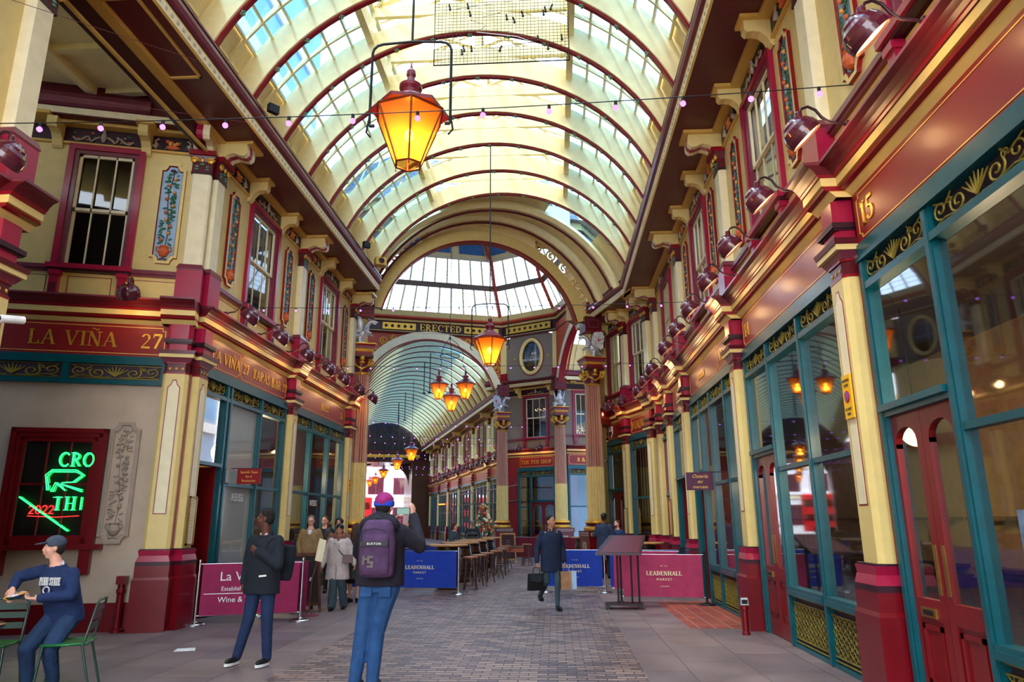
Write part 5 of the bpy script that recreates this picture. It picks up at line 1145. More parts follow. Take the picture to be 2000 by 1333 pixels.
# gable and street opening at the far end
GF = Fr(*(pF + uF * (-3.15) + vF * 37)[:], SK)
mb = MB(); mb.box(-4.6, 4.6, -.1, .3, 7.5, 8.6, 2)
mb.box(-4.6, 4.6, -.15, .3, 8.3, 8.5, 0); mb.box(-4.6, 4.6, -.15, .3, 7.4, 7.55, 0)
mb.box(-1.6, 3.6, -.18, -.1, 7.85, 8.15, 3)
N = 20
for i in range(1, 13):
    x = -3.9 + i * .6; zt = VCZ + math.sqrt(max(.1, (VR + .2) ** 2 - x * x)); mb.box(x - .05, x + .05, 0, .15, 8.6, zt, 1)
for k in range(11):
    z = 9.2 + k * .2; hx = math.sqrt(max(.01, (VR + .2) ** 2 - (z - VCZ) ** 2)); mb.box(-hx, hx, .02, .1, z, z + .07, 1)
mb.box(-4.4, 4.4, .02, .15, 8.6, 9.1, 4)
gg = MB(); gg.add([(4.3 * math.cos(k * PI / 20), .2, 8.6 + 2.75 * math.sin(k * PI / 20)) for k in range(21)], [tuple(range(21))]); go = gg.build('window_gable_glass', ['gableglass'], loc=GF.at(0, 0, 0), rz=GF.a); tag(go, 'opaque blue grey pane added behind the slatted far gable against the bright sky', None, None, 'structure')
o = mb.build('wall_far_gable', ['maroon', 'darkwood', 'dark', 'gold', 'dkint'], loc=GF.at(0, 0, 0), rz=GF.a); tag(o, 'dark beam and slatted gable at the end of the far arcade', None, None, 'structure')
mb = MB()
for s_ in (1, -1):
    mb.box(*sorted((s_ * 2.9, s_ * 5.2)), 0, 7, 0, 7.5, 0)
    pts = [(s_ * 2.9, 5.2), (s_ * 2.9, 7.5), (s_ * 1.0, 7.5)] + [(s_ * (1.0 + 1.9 * math.sin(k * PI / 12)), 5.2 + 2.1 * math.cos(k * PI / 12)) for k in range(6)]
    mb.polyxz(pts if s_ > 0 else pts[::-1], 3, 3.4, 0)
mb.box(-5, 5, 0, 7, 7.4, 7.6, 0)
o = mb.build('wall_far_passage', ['darkwood'], loc=GF.at(0, 0, 0), rz=GF.a); tag(o, 'brown passage walls out to the street', None, None, 'structure')
# street beyond: white building, red bus
SB = Fr(*(pF + uF * (-3.15) + vF * 58)[:], SK)
t = thing('office_building', 'white stone building across the street beyond the far arcade', 'building', SB.at(0, 0, 0), SB.a)
mb = MB(); mb.box(-20, 20, 0, 4, 0, 22, 0)
for z in (4.6, 8.2, 12): mb.box(-20, 20, -.3, 0, z, z + .35, 0); mb.box(-20, 20, -.15, 0, z - .5, z, 1)
mb.build('facade', ['white', 'pale'], t)
for r_ in range(4):
    for k in range(-5, 6):
        q = MB(); x = k * 3.2 + .8; z = 1 + r_ * 3.7; q.box(x - 1.0, x + 1.0, -.06, .02, z, z + 2.4, 0); q.box(x - .9, x + .9, -.07, -.05, z + .1, z + 2.3, 1); q.box(x - .03, x + .03, -.09, -.05, z, z + 2.4, 0); q.build('window', ['mauve', 'glassd'], t)
t = thing('double_decker_bus', 'red bus passing on the street beyond the far arcade', 'bus', SB.at(-4.6, 6.5, 0), SB.a)
mb = MB(); mb.box(-4.5, 4.5, -1.2, 1.2, .35, 4.3, 0); mb.frus((4.4, 1.1), (4.2, .9), 4.3, 4.45, 0); mb.build('body', ['red'], t)
mb = MB(); mb.box(-4.3, 4.3, -1.22, -1.2, 1.5, 2.2); mb.box(-4.3, 4.3, -1.22, -1.2, 3.0, 3.8); mb.box(4.5, 4.52, -1.0, 1.0, 1.3, 2.4); mb.box(4.5, 4.52, -1.0, 1.0, 3.0, 3.8); mb.build('windows', ['glassd'], t)
for x in (-3, 3): mb = MB(); mb.lathe([(.0, 0), (.5, 0), (.5, .25), (0, .25)], x, -1.0, 20, 0, cz=.5, axis='y'); mb.build('wheel', ['black'], t)

# ================================================================== lamps, lanterns, string lights
def lantern_meshes():
    r = {}; H = 6
    def hexp(rad, z, a0=PI / 6): return [(rad * math.cos(a0 + k * PI / 3), rad * math.sin(a0 + k * PI / 3), z) for k in range(H)]
    a, b = hexp(.15, 0), hexp(.40, .62)
    mb = MB()
    for k in range(H): mb.add([a[k], a[(k + 1) % H], b[(k + 1) % H], b[k]], [(0, 1, 2, 3)], 0)
    r['glass'] = mb.mesh('glass', ['amber'])
    mb = MB()
    for k in range(H):
        mb.tube([a[k], b[k]], .012, 5, 0); mb.tube([a[k], a[(k + 1) % H]], .013, 5, 0); mb.tube([b[k], b[(k + 1) % H]], .018, 5, 0)
        if k % 2 == 0: mb.tube([a[k], (a[k][0], a[k][1], -.04)], .006, 4, 0); mb.ell((a[k][0], a[k][1], -.045), .01, 0, 6, 4)
    r['frame'] = mb.mesh('frame', ['copper'])
    mb = MB(); mb.lathe([(.44, .62), (.44, .66), (.40, .68), (.2, .80)], n=6, m=0, sm=False); mb.lathe([(.2, .79), (.17, .80), (.15, .84), (.1, .88), (.1, .92), (.13, .95), (.13, .99), (.08, 1.02), (.05, 1.05), (.04, 1.1), (.055, 1.13), (.05, 1.18), (.02, 1.22), (.005, 1.3)], n=16, m=0)
    r['roof'] = mb.mesh('roof', ['lampred'])
    mb = MB(); mb.ell((0, 0, .36), (.055, .055, .08), 0, 10, 8); r['bulb'] = mb.mesh('bulb', ['bulb'])
    mb = MB(); mb.lathe([(.03, .44), (.03, .56), (.05, .60)], n=10, m=0); r['socket'] = mb.mesh('lamp_holder', ['copper'])
    mb = MB(); Wd = .46; c = .12
    pts = [(-Wd, 0, .5), (-Wd, 0, 1.44)] + [(-Wd + c - c * math.cos(t), 0, 1.44 + c * math.sin(t)) for t in (.5, 1.0, 1.57)] + [(0, 0, 1.58)] + [(Wd - c + c * math.sin(t), 0, 1.44 + c * math.cos(t)) for t in (0, .57, 1.07, 1.57)] + [(Wd, 0, .5)]
    mb.tube(pts, .016, 6, 0)
    for s_ in (-1, 1): mb.tube([(s_ * Wd, 0, .5), (s_ * .4, 0, .5)], .02, 6, 0); mb.tube([(s_ * Wd, 0, .62), (s_ * (Wd + .03), 0, .42), (s_ * .44, 0, .36)], .012, 5, 0)
    r['yoke'] = mb.mesh('yoke', ['black']); return r
LM = lantern_meshes()
def lantern(x, y, z, lab, rodtop=None, yoke=True, light=14, s=1.0, rz=.25):
    t = thing('hanging_lantern', lab, 'lantern', (x, y, z), rz, 'amber glass hanging lanterns'); t.scale = (s, s, s)
    for k in ('glass', 'frame', 'roof', 'bulb', 'socket'): inst({'socket': 'lamp_holder', 'roof': 'lantern_roof'}.get(k, k), LM[k], t)
    if yoke: inst('yoke', LM['yoke'], t, rz=-rz)
    if rodtop:
        mb = MB(); mb.tube([(0, 0, 1.58 if yoke else 1.25), (0, 0, (rodtop - z) / s)], .014, 6, 0); mb.lathe([(.03, 0), (.03, .35)], 0, 0, 8, 0, cz=(rodtop - z) / s - 1.2); mb.build('rod', ['black'], t)
    if light:
        ld = bpy.data.lights.new('lantern_light', 'POINT'); ld.energy = light; ld.color = (1, .55, .18); ld.shadow_soft_size = .08; lo = bpy.data.objects.new('lantern_light', ld); C.objects.link(lo); lo.location = (x, y, z + .2)
lantern(VX, 7.02, 5.45, 'large amber lantern nearest the camera, in its iron yoke', 12.75, light=22)
lantern(VX, 17.1, 5.40, 'second amber lantern, hanging before the crossing', 12.75, light=18)
for i, (x, y, z, n_) in enumerate(((-4.82, 29.2, 6.62, 'left of the three under the crossing ring'), (-4.45, 30.4, 6.3, 'rear and lowest of the three under the crossing ring'), (-3.68, 29.2, 6.62, 'right of the three under the crossing ring'))):
    lantern(x, y, z, 'amber lantern, ' + n_, None, False, 8, .98)
t = thing('lantern_ring', 'iron ring and stems holding the three crossing lanterns', 'lamp fitting', (-4.4, 29.35, 0))
mb = MB(); mb.tube([(.42 * math.cos(k * PI / 12), .42 * math.sin(k * PI / 12), 8.5) for k in range(24)], .016, 5, 0, True, True); mb.build('ring', ['black'], t)
mb = MB()
for (dx, dy, z) in ((-.42, -.15, 7.86), (-.05, 1.05, 7.6), (.72, -.15, 7.86)): mb.tube([(0, 0, 9.3), (dx * .5, dy * .5, 9.0), (dx * .9, dy * .9, 8.5), (dx * .75, dy * .75, 8.2), (dx, dy, z)], .014, 5, 0)
mb.build('stem', ['black'], t); mb = MB(); mb.tube([(0, 0, 9.2), (0, 0, 17.0)], .014, 5, 0); mb.ell((0, 0, 9.3), .05, 0, 8, 6); mb.build('rod', ['black'], t)
A0 = pF + uF * (-3.25)
for i, (v_, z) in enumerate(((12, 5.55), (21.5, 5.6), (35.0, 5.7), (46, 5.7), (56.5, 5.9))):
    p = A0 + vF * v_; lantern(p.x, p.y, z, 'amber lantern of the far arcade, %s beyond the crossing' % ORD[i], 10.9 if i < 3 else 7.4 if i == 3 else None, i < 3, 10 if i < 2 else 0, 1.15, SK)
for v_, z0 in ((4, 8.7), (6.5, 9.1), (17, 8.9), (22, 8.7)):
    p = A0 + vF * v_; mb = MB(); mb.tube([(0, 0, z0), (0, 0, 11.0)], .03, 5, 0); mb.ell((0, 0, z0), (.12, .12, .05), 0, 8, 5); o = mb.build('hanging_rod', ['black'], None, (p.x, p.y, 0)); tag(o, 'dark rod with disc hanging from the far roof, %s past the crossing' % {4: 'first', 6.5: 'second', 17: 'third', 22: 'last'}[v_], 'rod')

def wall_lamp_meshes():
    r = {}
    mb = MB(); mb.tube([(0, -.28, 5.29), (0, -.36, 5.32), (0, -.46, 5.33), (0, -.53, 5.39), (0, -.58, 5.47), (0, -.65, 5.51), (0, -.71, 5.49), (0, -.74, 5.43), (0, -.745, 5.38)], .014, 6, 0); mb.box(-.03, .03, -.31, -.24, 5.285, 5.33); r['arm'] = mb.mesh('arm', ['dark'])
    Rm = Matrix.Translation((0, -.77, 5.26)) @ Matrix.Rotation(math.radians(42), 4, 'X')
    mb = MB(); mb.lathe([(.03, .12), (.06, .11), (.1, .085), (.115, .06), (.15, .03), (.172, -.02), (.178, -.07), (.172, -.12), (.165, -.12), (.165, -.06), (.12, .03)], n=20, m=0, caps=False); mb.xf(Rm); mb.lathe([(.034, 5.30), (.034, 5.44), (.03, 5.45)], 0, -.745, 12, 0); r['shade'] = mb.mesh('lamp_shade', ['plum'])
    mb = MB(); mb.lathe([(.02, .05), (.1, .03), (.145, -.05), (.16, -.10)], n=18, m=0, caps=False); mb.xf(Rm); r['glow'] = mb.mesh('reflector', ['lampglow'])
    return r
M['plum'] = mat('glossy_plum_enamel', (84, 26, 42), .12, coat=.6, var=0)
WL = wall_lamp_meshes()
def wlamp(fr, x, lab, w0=0, e=3.2):
    t = thing('wall_lamp', lab, 'lamp', fr.at(x, w0, 0), fr.a, 'plum gooseneck lamps over the signs')
    for k, n_ in (('arm', 'arm'), ('shade', 'lamp_shade'), ('glow', 'reflector')): inst(n_, WL[k], t)
    if e:
        ld = bpy.data.lights.new('l', 'POINT'); ld.energy = e; ld.color = (1, .62, .28); ld.shadow_soft_size = .1; lo = bpy.data.objects.new('wall_lamp_light', ld); C.objects.link(lo)
        lo.location = fr.at(x, w0 + .56, 5.13)
for i, y in enumerate((4.8, 6.25, 7.7, 9.15, 10.6, 12.1, 13.5, 15.0, 17.2, 18.7, 20.2)): wlamp(RW, rx(y), 'plum gooseneck lamp on the right wall, %s from the camera' % ORD[i])
for i, x in enumerate((3.3, 2.3, 1.3, .4)): wlamp(KW, x, 'plum gooseneck lamp over the pub, %s from the bend' % ORD[i], e=2)
for i, y in enumerate((12.0, 13.5, 15.05, 16.6, 17.9, 19.45)): wlamp(LW, lx(y), 'plum gooseneck lamp on the left wall, %s from the corner' % ORD[i])
wlamp(LW, lx(20.9), 'plum lamp at the far end of the left wall'); wlamp(VF, 3.75, 'plum lamp facing the camera over the plaster wall'); wlamp(NL, 8.15, 'big plum lamp at the left picture edge')
for x, n_ in ((1.35, 'left'), (2.6, 'right')): wlamp(PF, x, 'plum lamp over the pen shop, %s' % n_)
wlamp(RA, 1.2, 'plum lamp beside the far middle column')
for k in range(14): wlamp(FW, 38 - 3.2 - 1.7 * k, 'plum lamp of the far arcade, %s beyond the crossing' % ORD[k], e=3 if k % 2 == 0 else 0)

def string_lights(P, Q, n_, sag, lab, br=.022, drop=.05, first=.0, rr=.006):
    t = thing('string_lights', lab, 'string lights', (0, 0, 0), 0, None); P, Q = Vector(P), Vector(Q)
    f = lambda u_: P.lerp(Q, u_) - Vector((0, 0, sag * 4 * u_ * (1 - u_)))
    mb = MB(); mb.tube([f(i / 24) for i in range(25)], rr, 4, 0); mb.build('cable', ['black'], t)
    for i in range(n_):
        p = f((i + .5) / n_ + first); q = MB(); q.tube([(0, 0, 0), (0, 0, -drop * .7)], br * .6, 5, 0); q = q.build('bulb_socket', ['black'], t, p)
        b = inst('bulb', SB_(br), q, (0, 0, -drop - br * .4))
_sb = {}
def SB_(r):
    if r not in _sb: mb = MB(); mb.ell((0, 0, 0), (r, r, r), 0, 8, 6); _sb[r] = mb.mesh('bulb', ['violet'])
    return _sb[r]
string_lights((-6.0, 6.0, 5.52), (2.86, 6.0, 5.57), 14, .09, 'nearest string of violet festoon bulbs across the arcade', .028, .06)
string_lights((-6.2, 13.5, 5.88), (3.17, 13.5, 5.8), 14, .05, 'second string of violet festoon bulbs across the arcade')
string_lights((-6.2, 19.5, 5.95), (3.17, 19.5, 5.9), 14, .05, 'third string of violet festoon bulbs across the arcade')
pa, pb = pF + uF * (-8.6), pF + uF * 1.5
for i, (v_, z) in enumerate(((0.5, 6.6), (3, 6.2), (8, 6.4), (12, 6.1), (16, 6.2), (21, 6.0), (26, 6.2), (31, 6.0))):
    a, b = pa + vF * v_, pb + vF * v_; string_lights((a.x, a.y, z), (b.x, b.y, z - .1), 17, .1, 'violet festoon string, %s counted from the crossing into the far arcade' % ORD[i], .03)
# thin guy wires
for i, (a, b) in enumerate((((-5.3, 9.0, 8.4), (-6.2, 6.0, 7.2)), ((-5.3, 10.9, 8.5), (-6.3, 7.0, 6.6)), ((2.3, 8.2, 8.4), (3.0, 5.6, 7.0)))):
    mb = MB(); mb.tube([a, b], .004, 4, 0); o = mb.build('guy_wire', ['mauve']); tag(o, 'thin wire from the eaves, %s' % ('upper left', 'below the upper left one', 'upper right')[i], 'wire')
# hanging net panel with small lamps
t = thing('hanging_net', 'square black wire net panel with tangled lamps under the roof', 'net', (-.63, 8.5, 7.77), 0)
mb = MB(); Wn, Hn = 1.88, 1.5
for k in range(37): x = -Wn / 2 + k * Wn / 36; mb.tube([(x, 0, 0), (x, 0, Hn)], .0035, 3, 0, False)
for k in range(31): z = k * Hn / 30; mb.tube([(-Wn / 2, 0, z), (Wn / 2, 0, z)], .0035, 3, 0, False)
o = mb.build('wire_mesh', ['black'], t)
mb = MB(); mb.tube([(-Wn / 2, 0, 0), (Wn / 2, 0, 0), (Wn / 2, 0, Hn), (-Wn / 2, 0, Hn)], .014, 4, 0, False, True); mb.build('border', ['black'], t)
rr = random.Random(4)
for k in range(22):
    q = MB(); x, z = rr.uniform(-.8, .85), rr.uniform(.08, 1.4); q.tube([(0, 0, 0), (.03 * rr.uniform(-1, 1), 0, .06)], .014, 5, 0); q.ell((0, 0, -.02), .02, 0, 6, 4); q.build('net_lamp', ['black'], t, (x, -.02, z))
q = MB(); pts = [(rr.uniform(-.7, .8), -.015, .1 + k * .1) for k in range(13)]; q.tube(pts, .006, 4, 0); q.build('lamp_cable', ['white'], t)
mb = MB()
for s_ in (-1, 1): mb.tube([(s_ * Wn / 2, 0, Hn), (s_ * Wn / 2, 0, 3.4)], .006, 4, 0)
mb.build('suspension_wire', ['black'], t)

# small fittings
def simple(name, lab, cat, mb, mats, loc=(0, 0, 0), rz=0, group=None): o = mb.build(name, mats, None, loc, rz); return tag(o, lab, cat, group)
mb = MB(); mb.box(-.16, .16, -.13, .13, -.12, .12, 0); mb.lathe([(0, 0), (.07, .0), (.09, .03)], 0, -.13, 10, 1, axis='y'); simple('loudspeaker', 'ochre box speaker on the left gutter end', 'speaker', mb, ['yell', 'dark'], (-5.05, 19.5, 9.1), .5)
mb = MB(); mb.box(-.1, .1, -.05, .05, -.08, .08); simple('floodlight', 'small black floodlight on the left gutter', 'floodlight', mb, ['black'], (-5.1, 18.1, 9.08), .9)
mb = MB(); mb.box(-.1, .1, -.05, .05, -.08, .08); simple('floodlight', 'small black floodlight high on the near left gutter', 'floodlight', mb, ['black'], (-5.1, 11.4, 9.08), .9)
for loc, n_, rz in (((-5.86, 7.05, 3.75), 'at the left picture edge', -.4), ((1.75, 25.0, 3.6), 'beside the near right dragon column', .4)):
    t = thing('security_camera', 'white security camera ' + n_, 'camera', loc, rz); q = MB(); q.tube([(0, .12, .04), (0, -.12, 0)], .045, 10, 0); q.build('housing', ['white'], t); q = MB(); q.lathe([(0, 0), (.03, 0), (.03, .02), (0, .025)], 0, -.12, 10, 0, axis='y'); q.build('lens', ['black'], t); q = MB(); q.tube([(0, .1, .04), (-.1, .16, .08)], .015, 6, 0); q.build('bracket', ['white'], t)
def plate_sign(name, lab, cat, loc, rz, w_, h, mats, lines, both=False, bord=None, thick=.02, group=None, shear=0, serif_=False):
    t = thing(name, lab, cat, loc, rz, group); q = MB(); q.box(-w_ / 2, w_ / 2, -thick / 2, thick / 2, -h / 2, h / 2); q.build('plate', [mats[0]], t)
    l = MB()
    for tx, x, z, hh in lines:
        if serif_: serif(l, tx, x, z, hh, -thick / 2 - .001, 0, dep=.004)
        else: sans(l, tx, x, z, hh, -thick / 2 - .002, 0, shear=shear)
    if l.v: l.build('lettering', [mats[1]], t)
    return t
t = plate_sign('hanging_sign', 'purple hanging sign with yellow script, right side', 'hanging sign', (2.72, 13.7, 2.33), 0, .5, .33, ['signp', 'goldp'], [('Osteria', 0, .06, .07), ('del', 0, -.035, .06), ('mercato', 0, -.13, .06)], shear=.35) if M.setdefault('signp', mat('deep_purple_sign', (72, 20, 56), .4)) else None
q = MB(); q.tube([(.0, 0, .17), (.45, 0, .17)], .008, 5, 0); q.build('bracket', ['black'], t)
t = plate_sign('hanging_sign', 'dark red hanging sign with yellow lettering by the tapas bar', 'hanging sign', (-5.83, 13.4, 2.47), 0, .46, .29, ['sign', 'goldp'], [('Spanish Tapas', 0, .06, .045), ('Bar &', 0, -.02, .04), ('Restaurant', 0, -.1, .045)])
q = MB(); q.tube([(-.36, 0, .15), (.23, 0, .15)], .008, 5, 0); q.build('bracket', ['black'], t)
def parking(fr, x, z, w0, lab, s=1.0):
    t = plate_sign('parking_notice', lab, 'notice', fr.at(x, w0, z), fr.a, .2 * s, .44 * s, ['noticey', 'black'], [('PARKING', 0, .15 * s, .03 * s), ('ZONE', 0, .1 * s, .03 * s), ('AT ANY', 0, -.14 * s, .03 * s), ('TIME', 0, -.19 * s, .03 * s)])
    q = MB(); q.lathe([(0, 0), (.062 * s, 0), (.062 * s, .004), (0, .005)], 0, -.011, 20, 1, axis='y'); q.lathe([(0, 0), (.045 * s, 0), (.045 * s, .003), (0, .004)], 0, -.015, 20, 0, axis='y')
    q.polyxz([(-.045 * s, .03 * s), (-.03 * s, .045 * s), (.045 * s, -.03 * s), (.03 * s, -.045 * s)], -.022, -.018, 1); q.build('roundel', ['roundblue', 'red'], t)
M['noticey'] = mat('yellow_notice', (236, 178, 20), .4, var=0); M['roundblue'] = mat('roundel_blue', (40, 90, 190), .4, var=0)
parking(RW, rx(7.23), 2.82, .2, 'yellow no parking notice on the near right pilaster'); parking(LW, lx(20.75), 2.66, .2, 'yellow no parking notice on the far left pilaster', .8)
def menu_frame(fr, x, z, w0, w_, h, lab, rz=0, mats=('brass', 'pale')):
    t = thing('framed_menu', lab, 'menu', fr.at(x, w0, z), fr.a + rz); q = MB(); b = .025
    q.box(-w_ / 2, w_ / 2, -.03, .0, -h / 2, -h / 2 + b); q.box(-w_ / 2, w_ / 2, -.03, 0, h / 2 - b, h / 2); q.box(-w_ / 2, -w_ / 2 + b, -.03, 0, -h / 2, h / 2); q.box(w_ / 2 - b, w_ / 2, -.03, 0, -h / 2, h / 2); q.build('frame', [mats[0]], t)
    q = MB(); q.box(-w_ / 2 + b, w_ / 2 - b, -.012, 0, -h / 2 + b, h / 2 - b, 0)
    for k in range(int(h / .035) - 3): ww = (w_ / 2 - b * 2) * (.6 + .35 * ((k * 7) % 5) / 5); q.box(-ww, ww, -.0135, -.012, h / 2 - .08 - k * .035, h / 2 - .072 - k * .035, 1)
    q.build('menu', [mats[1], 'grille'], t)
menu_frame(LW, .17, 1.65, .2, .24, .78, 'tall brown framed menu on the corner pilaster'); menu_frame(KW, 2.05, 1.6, .2, .26, .8, 'glazed white menu case on the pub pilaster'); menu_frame(RW, rx(18.9), 1.7, .2, .24, .9, 'tall menu case with photographs, right wall')
l = MB(); sans(l, 'REISS', 0, 0, .15, 0, 0, sp=1.15); o = l.build('shop_lettering', ['white'], None, LW.at(2.27, .01, 2.02), LW.a); tag(o, 'white raised letters on the frosted window', 'lettering')
l = MB(); sans(l, 'REISS', 0, 0, .15, 0, 0, sp=1.15); o = l.build('shop_lettering', ['white'], None, LW.at(6.75, .01, 2.02), LW.a); tag(o, 'white raised letters on the second left shop window', 'lettering')
l = MB(); sans(l, '~~', 0, .9, .06, 0, 0); sans(l, '~~~', 0, .45, .05, 0, 0); sans(l, '~~~', 0, 0, .05, 0, 0); o = l.build('window_lettering', ['red'], None, RW.at(rx(14.0), -.004, 2.55), RW.a); tag(o, 'faint red marks on the restaurant window', 'lettering'); o.scale = (.6, 1, 1)
for (x, w0, z, r_, n_, fr) in ((4.6, -1.5, 3.2, .24, 'in the left shop window', LW), (5.7, -1.6, 3.1, .22, 'in the second left shop', LW), (rx(6.2), -1.3, 3.05, .22, 'in the nearest right shop', RW), (rx(9.2), -1.4, 2.7, .2, 'in the second right shop', RW)):
    t = thing('globe_lamp', 'round glowing globe lamp ' + n_, 'lamp', fr.at(x, w0, z)); q = MB(); q.ell((0, 0, 0), r_, 0, 18, 12); q.build('globe', ['globe'], t); q = MB(); q.tube([(0, 0, r_), (0, 0, 4.3 - z)], .01, 5, 0); q.build('cord', ['black'], t)
    ld = bpy.data.lights.new('l', 'POINT'); ld.energy = 45; ld.color = (1, .75, .45); ld.shadow_soft_size = .2; lo = bpy.data.objects.new('globe_light', ld); C.objects.link(lo); lo.location = fr.at(x, w0 + .5, z - .3)
# notice and poster at the nearest right shop
plate_sign('door_notice', 'printed white notice taped inside the nearest red door', 'notice', RW.at(rx(5.73), -.02 - .01, 1.6), RW.a, .16, .34, ['white', 'teal'], [('~~~~~~~~~', 0, .1 - k * .03, .012) for k in range(8)], thick=.004)
t = plate_sign('window_poster', 'blue and violet poster with yellow label in the nearest window', 'poster', RW.at(rx(4.95), -.02, 1.35), RW.a, .56, .66, ['posterb', 'teal'], [], thick=.006) if M.setdefault('posterb', mat('poster_lilac_blue', (150, 170, 226), .4, var=.3, scale=5)) else None
q = MB(); q.box(-.12, .26, -.008, -.004, -.16, .2, 0); sans(q, 'BI', -.02, .1, .07, -.01, 1); sans(q, 'K', -.05, 0, .07, -.01, 1); sans(q, 'T', -.05, -.1, .07, -.01, 1); q.build('yellow_label', ['lemon', 'teal'], t) if M.setdefault('lemon', mat('lemon_yellow', (224, 226, 40), .4, var=0)) else None
# red standpipe with grey cap
t = thing('standpipe_lamp', 'small red standpipe with grey slatted lamp on top', 'standpipe', (2.74, 11.2, 0)); t.scale = (.7, .7, .64); q = MB(); q.lathe([(.085, 0), (.085, .05), (.07, .08), (.07, .52), (.085, .54), (.085, .62), (.06, .64)], n=16, m=0); q.build('post', ['plinth'], t)
q = MB(); q.frus((.085, .07), (.07, .05), .64, .8, 0); q.box(-.06, .06, -.078, -.06, .67, .76, 1); q.build('lamp_head', ['steel', 'black'], t)
t = thing('drainpipe_stub', 'dark red pipe stub beside the corner pedestal', 'pipe', VF.at(4.02, .1, 0), VF.a); q = MB(); q.lathe([(.1, 0), (.1, .04), (.055, .06), (.055, .55), (.07, .58), (.07, .62), (.055, .64), (.055, .7)], n=12, m=0); q.box(-.07, .07, -.07, .07, .7, .82); q.build('pipe', ['plinth'], t)

# ================================================================== street furniture
M['bannerp'] = mat('plum_banner_cloth', (140, 26, 76), .7, var=.06, bump=.05); M['bannerb'] = mat('blue_banner_cloth', (14, 52, 156), .7, var=.05, bump=.05); M['bannerr'] = mat('wine_banner_cloth', (104, 14, 34), .7, var=.05)
M['bannerm'] = mat('rose_banner_cloth', (156, 44, 84), .7, var=.06, bump=.05)
def post(t, x, y, m='steel', h=1.0, base=.17):
    q = MB(); q.lathe([(base, 0), (base, .015), (base * .9, .03), (.05, .045), (.03, .06)], n=20, m=0); q.build('base', [m], t, (x, y, 0)); q = MB(); q.lathe([(.022, .045), (.022, h - .03), (.03, h - .02), (.03, h + .02), (.0, h + .03)], n=12, m=0); q.build('post', [m], t, (x, y, 0))
def barrier(P, Q, lab, mat_, lines=(), top=.95, bot=.14, posts=(1, 1), pm='steel', serif_=True, textm='pale', rl='steel', inset=.05):
    P, Q = Vector(P), Vector(Q); d = Q - P; L = d.length; t = thing('cafe_barrier', lab, 'barrier', (P.x, P.y, 0), math.atan2(d.y, d.x))
    if posts[0]: post(t, 0, 0, pm)
    if posts[1]: post(t, L, 0, pm)
    q = MB(); q.tube([(0, 0, top), (L, 0, top)], .01, 6, 0); q.build('top_rail', [rl], t); q = MB(); q.tube([(0, 0, bot), (L, 0, bot)], .01, 6, 0); q.build('bottom_rail', [rl], t)
    q = MB(); n_ = 24; vs = []
    for i in range(n_ + 1):
        for j in range(5):
            x = inset + (L - 2 * inset) * i / n_; z = bot + (top - bot) * j / 4; y = -.012 + .006 * math.sin(i * 1.3 + j * .4) * (1 if 0 < j < 4 else .2); vs.append((x, y, z))
    q.add(vs, [(i * 5 + j, (i + 1) * 5 + j, (i + 1) * 5 + j + 1, i * 5 + j + 1) for i in range(n_) for j in range(4)], 0, True)
    q.add([(v[0], v[1] + .012, v[2]) for v in vs], [(i * 5 + j, i * 5 + j + 1, (i + 1) * 5 + j + 1, (i + 1) * 5 + j) for i in range(n_) for j in range(4)], 0, True); q.build('banner', [mat_], t)
    l = MB()
    for tx, xf, z, hh, kind in lines:
        if kind == 's': serif(l, tx, L * xf, z, hh, -.022, 0, dep=.003, wx=1.1, bold=1.3)
        elif kind == 'line': l.box(L * (xf - .35), L * (xf + .35), -.024, -.022, z, z + .012)
        else: sans(l, tx, L * xf, z, hh, -.024, 0, sp=1.3 if kind == 'w' else 1.0)
    if l.v: l.build('lettering', [textm], t)
    return t
LHM = lambda xf=.5, k=1.0: [('EST 1321', xf, .72, .022, 'w'), ('LEADENHALL', xf, .55, .078 * k, 's'), ('MARKET', xf, .45, .05, 'w'), ('LONDON', xf, .33, .024, 'w')]
barrier((-5.9, 11.95), (-4.35, 12.5), 'plum banner barrier of the tapas bar with white writing', 'bannerp', [('La Viña', .38, .68, .15, 'n'), ('Established 2001', .41, .52, .07, 'n'), ('', .41, .47, 0, 'line'), ('Wine & Tapas', .41, .34, .09, 'n')], textm='white', posts=(1, 1))
barrier((-5.3, 13.1), (-4.3, 12.75), 'plum banner barrier behind the dark jacketed man', 'bannerp', posts=(1, 0))
barrier((-4.95, 17.3), (-2.25, 16.95), 'blue banner barrier behind the man with backpack', 'bannerb', LHM(.66), posts=(1, 1))
barrier((-3.95, 17.6), (-3.75, 20.9), 'first blue barrier panel running away beside the tables', 'bannerb', posts=(0, 1)); barrier((-3.75, 20.95), (-3.55, 24.0), 'second blue barrier panel running away beside the tables', 'bannerb', posts=(0, 1)); barrier((-3.55, 24.05), (-3.4, 27.0), 'third and farthest blue barrier panel beside the tables', 'bannerb', posts=(0, 1))
barrier((-.25, 17.5), (1.12, 17.4), 'blue banner barrier behind the man with two bags', 'bannerb', LHM(.5), posts=(1, 1))
barrier((1.2, 17.35), (2.95, 17.4), 'blue barrier mostly hidden behind the rose banners', 'bannerb', posts=(0, 1), pm='black')
barrier((1.25, 16.9), (2.75, 16.6), 'rear rose banner barrier, lettering half hidden', 'bannerm', LHM(.4), posts=(0, 1), pm='black')
barrier((1.3, 15.2), (2.95, 14.95), 'front rose banner barrier on black posts, right', 'bannerm', LHM(.52), posts=(1, 1), pm='black')
barrier((-1.9, 31.4), (-.75, 31.0), 'wine red barrier left of the steel post by the pen shop', 'bannerr', posts=(0, 1)); barrier((-.7, 31.0), (1.2, 30.6), 'wine red barrier in front of the pen shop door', 'bannerr', posts=(0, 0))
